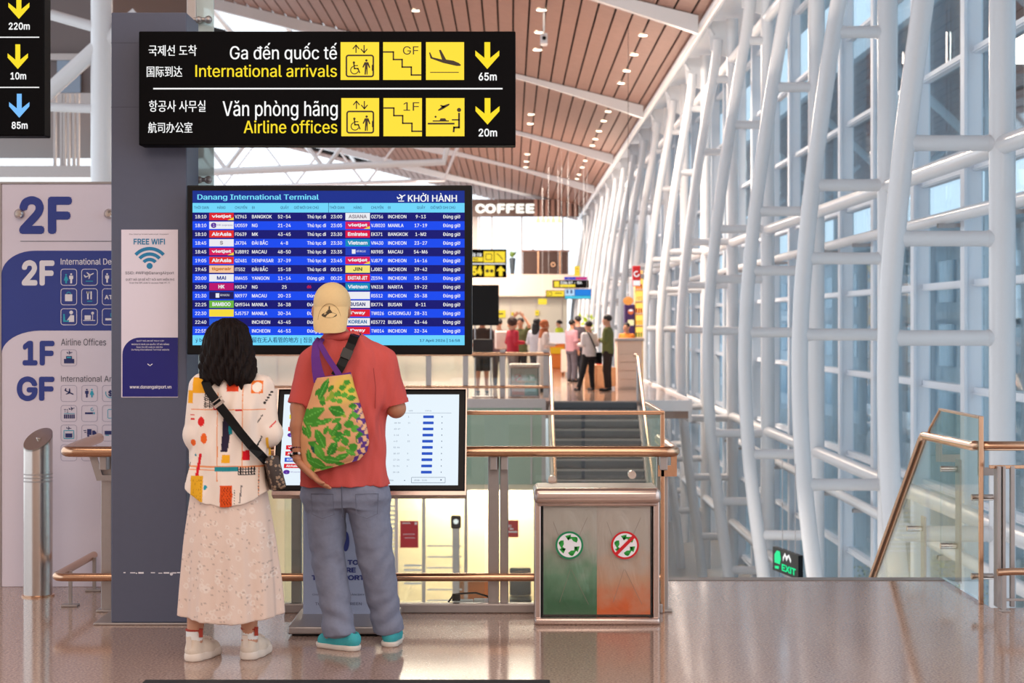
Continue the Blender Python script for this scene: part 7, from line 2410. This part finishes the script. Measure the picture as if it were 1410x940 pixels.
# ================================================================ LOWER HALL
YL = LAND_Y + .30
for (x0, y0, x1, y1, lab) in ((551, 717, 576, 754, 'tall red notice on the lower glass door beside the man'), (697, 716, 714, 739.5, 'smaller red notice on the lower glass behind the rail post')):
    a = W(x0, y0, YL); b = W(x1, y1, YL)
    t = thing('notice', lab, 'notice', ((a.x + b.x) / 2, YL, b.z))
    m = MB(); m.rbox(a.x, b.x, YL, YL + .03, b.z, a.z, .004); m.build('sheet', M['red'], t)
    f = Flat(YL - .004)
    if x0 < 600:
        f.rect(554, 719.5, 565, 720.6); f.rect(555, 735, 571, 735.6); f.rect(557, 740, 571, 740.6); f.rect(571, 719, 574, 722)
    else:
        f.text('NO', 699, 722, 704, 726, bold=.03); f.rect(700, 731, 712, 733); f.rect(702, 727, 707, 729)
    f.build('white_print', M['paperw'], t)
a = W(628, 797, 37.4); b = W(674, 835, 37.4)
t = thing('reception_desk', 'brown desk in the lit lower room behind the glass', 'desk', ((a.x + b.x) / 2, 37.8, LOW))
m = MB(); m.rbox(a.x, b.x, 37.4, 38.2, LOW, a.z - .04, .01); m.build('body', cloth((166, 104, 66), .45), t)
m = MB(); m.rbox(a.x - .05, b.x + .05, 37.35, 38.25, a.z - .04, a.z, .008); m.build('desk_top', M['cream'], t)
a = W(703, 797, 37.0); b = W(730, 830, 37.0)
t = thing('office_chair', 'black office chair in the lower room under the red notice', 'chair', ((a.x + b.x) / 2, 37.2, LOW))
cx_, zb = (a.x + b.x) / 2, LOW
m = MB(); m.rbox(cx_ - .23, cx_ + .23, 37.3, 37.38, zb + .52, zb + 1.12, .04, 3); m.build('backrest', M['black'], t, True)
m = MB(); m.rbox(cx_ - .24, cx_ + .24, 36.85, 37.35, zb + .44, zb + .52, .03, 3); m.build('seat', M['black'], t, True)
m = MB(); m.tube([(cx_, 37.1, zb + .44), (cx_, 37.1, zb + .1)], .03, 8)
for k in range(5): m.tube([(cx_, 37.1, zb + .1), (cx_ + .28 * math.cos(k * 1.257), 37.1 + .28 * math.sin(k * 1.257), zb + .05)], .02, 6)
m.build('base', M['plate'], t)
for k in range(5):
    m = MB(); m.sphere((cx_ + .28 * math.cos(k * 1.257), 37.1 + .28 * math.sin(k * 1.257), zb + .028), .027, 10, 6); m.build('caster', M['black'], t, True)
p = W(628, 730, 34.4)
t = thing('entry_reader', 'steel access post with a round lit reader by the lower glass doors', 'access post', (p.x, 34.4, LOW))
m = MB(); m.rbox(p.x - .07, p.x + .07, 34.3, 34.42, LOW, p.z + .05, .01); m.build('post', M['plate'], t)
m = MB(); m.rbox(p.x - .10, p.x + .10, 34.26, 34.44, p.z + .05, p.z + .30, .03); m.build('reader_head', M['black'], t)
m = MB(); m.lathe([(.05, 0), (.05, .01)], (p.x, 34.25, p.z + .19), 16, 'y'); m.build('lens', M['txtw'], t)
for px_ in (606, 650, 717):
    p = W(px_, 668, 36.4)
    t = thing('lower_downlight', 'warm wall-washing downlight in the lower room ceiling', 'ceiling light', (p.x, 39.4, -1.79), 'downlights of the lower room')
    m = MB(); m.lathe([(.09, -.012), (.09, .01)], (p.x, 39.4, -1.79), 16); m.build('lens', M['lampon'], t)
    ld = bpy.data.lights.new('wall_washer', 'POINT'); ld.energy = 95; ld.color = (1, .86, .66); ld.shadow_soft_size = .08
    lo = bpy.data.objects.new('wall_washer', ld); lo.location = (p.x, 39.35, -2.05); COL.objects.link(lo)
    m = MB(); m.tube([(p.x + .1 * math.cos(q * PI / 8), 39.4 + .1 * math.sin(q * PI / 8), -1.79) for q in range(16)], .012, 6, closed=True); m.build('trim_ring', M['white'], t)

# yellow flowering planting outside, low behind the stair guard
for (px_, py_, Yp, wd, lab) in ((1330, 800, 30, .42, 'yellow flowering shrub seen low behind the clamped stair glass'), (1290, 790, 34.5, .22, 'smaller yellow flowering shrub beside the stair glass edge'), (1205, 800, 38, .45, 'yellow flowering shrub at the foot of the biggest truss')):
    p = W(px_, py_, Yp)
    t = thing('flowering_shrub', lab, 'shrub', (p.x, Yp, LOW - .1))
    m = MB(); rg = random.Random(px_)
    for k in range(420):
        c = Vector((p.x + rg.gauss(0, wd * .5), Yp + rg.gauss(0, wd * .5), p.z + rg.uniform(-.55, .32))); d = Vector((rg.uniform(-1, 1), rg.uniform(-1, 1), rg.uniform(-.5, 1))).normalized(); u = d.cross(Vector((.3, .2, 1))).normalized() * .026
        m.cur = 0 if rg.random() < .6 else 1
        m.add([c, c + d * .04 + u, c + d * .08, c + d * .04 - u], [(0, 1, 2, 3)])
    fo = m.build('foliage', [cloth((232, 208, 60), .6), cloth((96, 104, 54), .7)], t); fo['kind'] = 'stuff'
    m = MB(); m.lathe([(wd * .6, 0), (wd * .8, p.z - .5 - LOW + .1), (wd * .7, p.z - .5 - LOW + .1)], (p.x, Yp, LOW - .1), 20); m.build('planter', M['whitematte'], t)
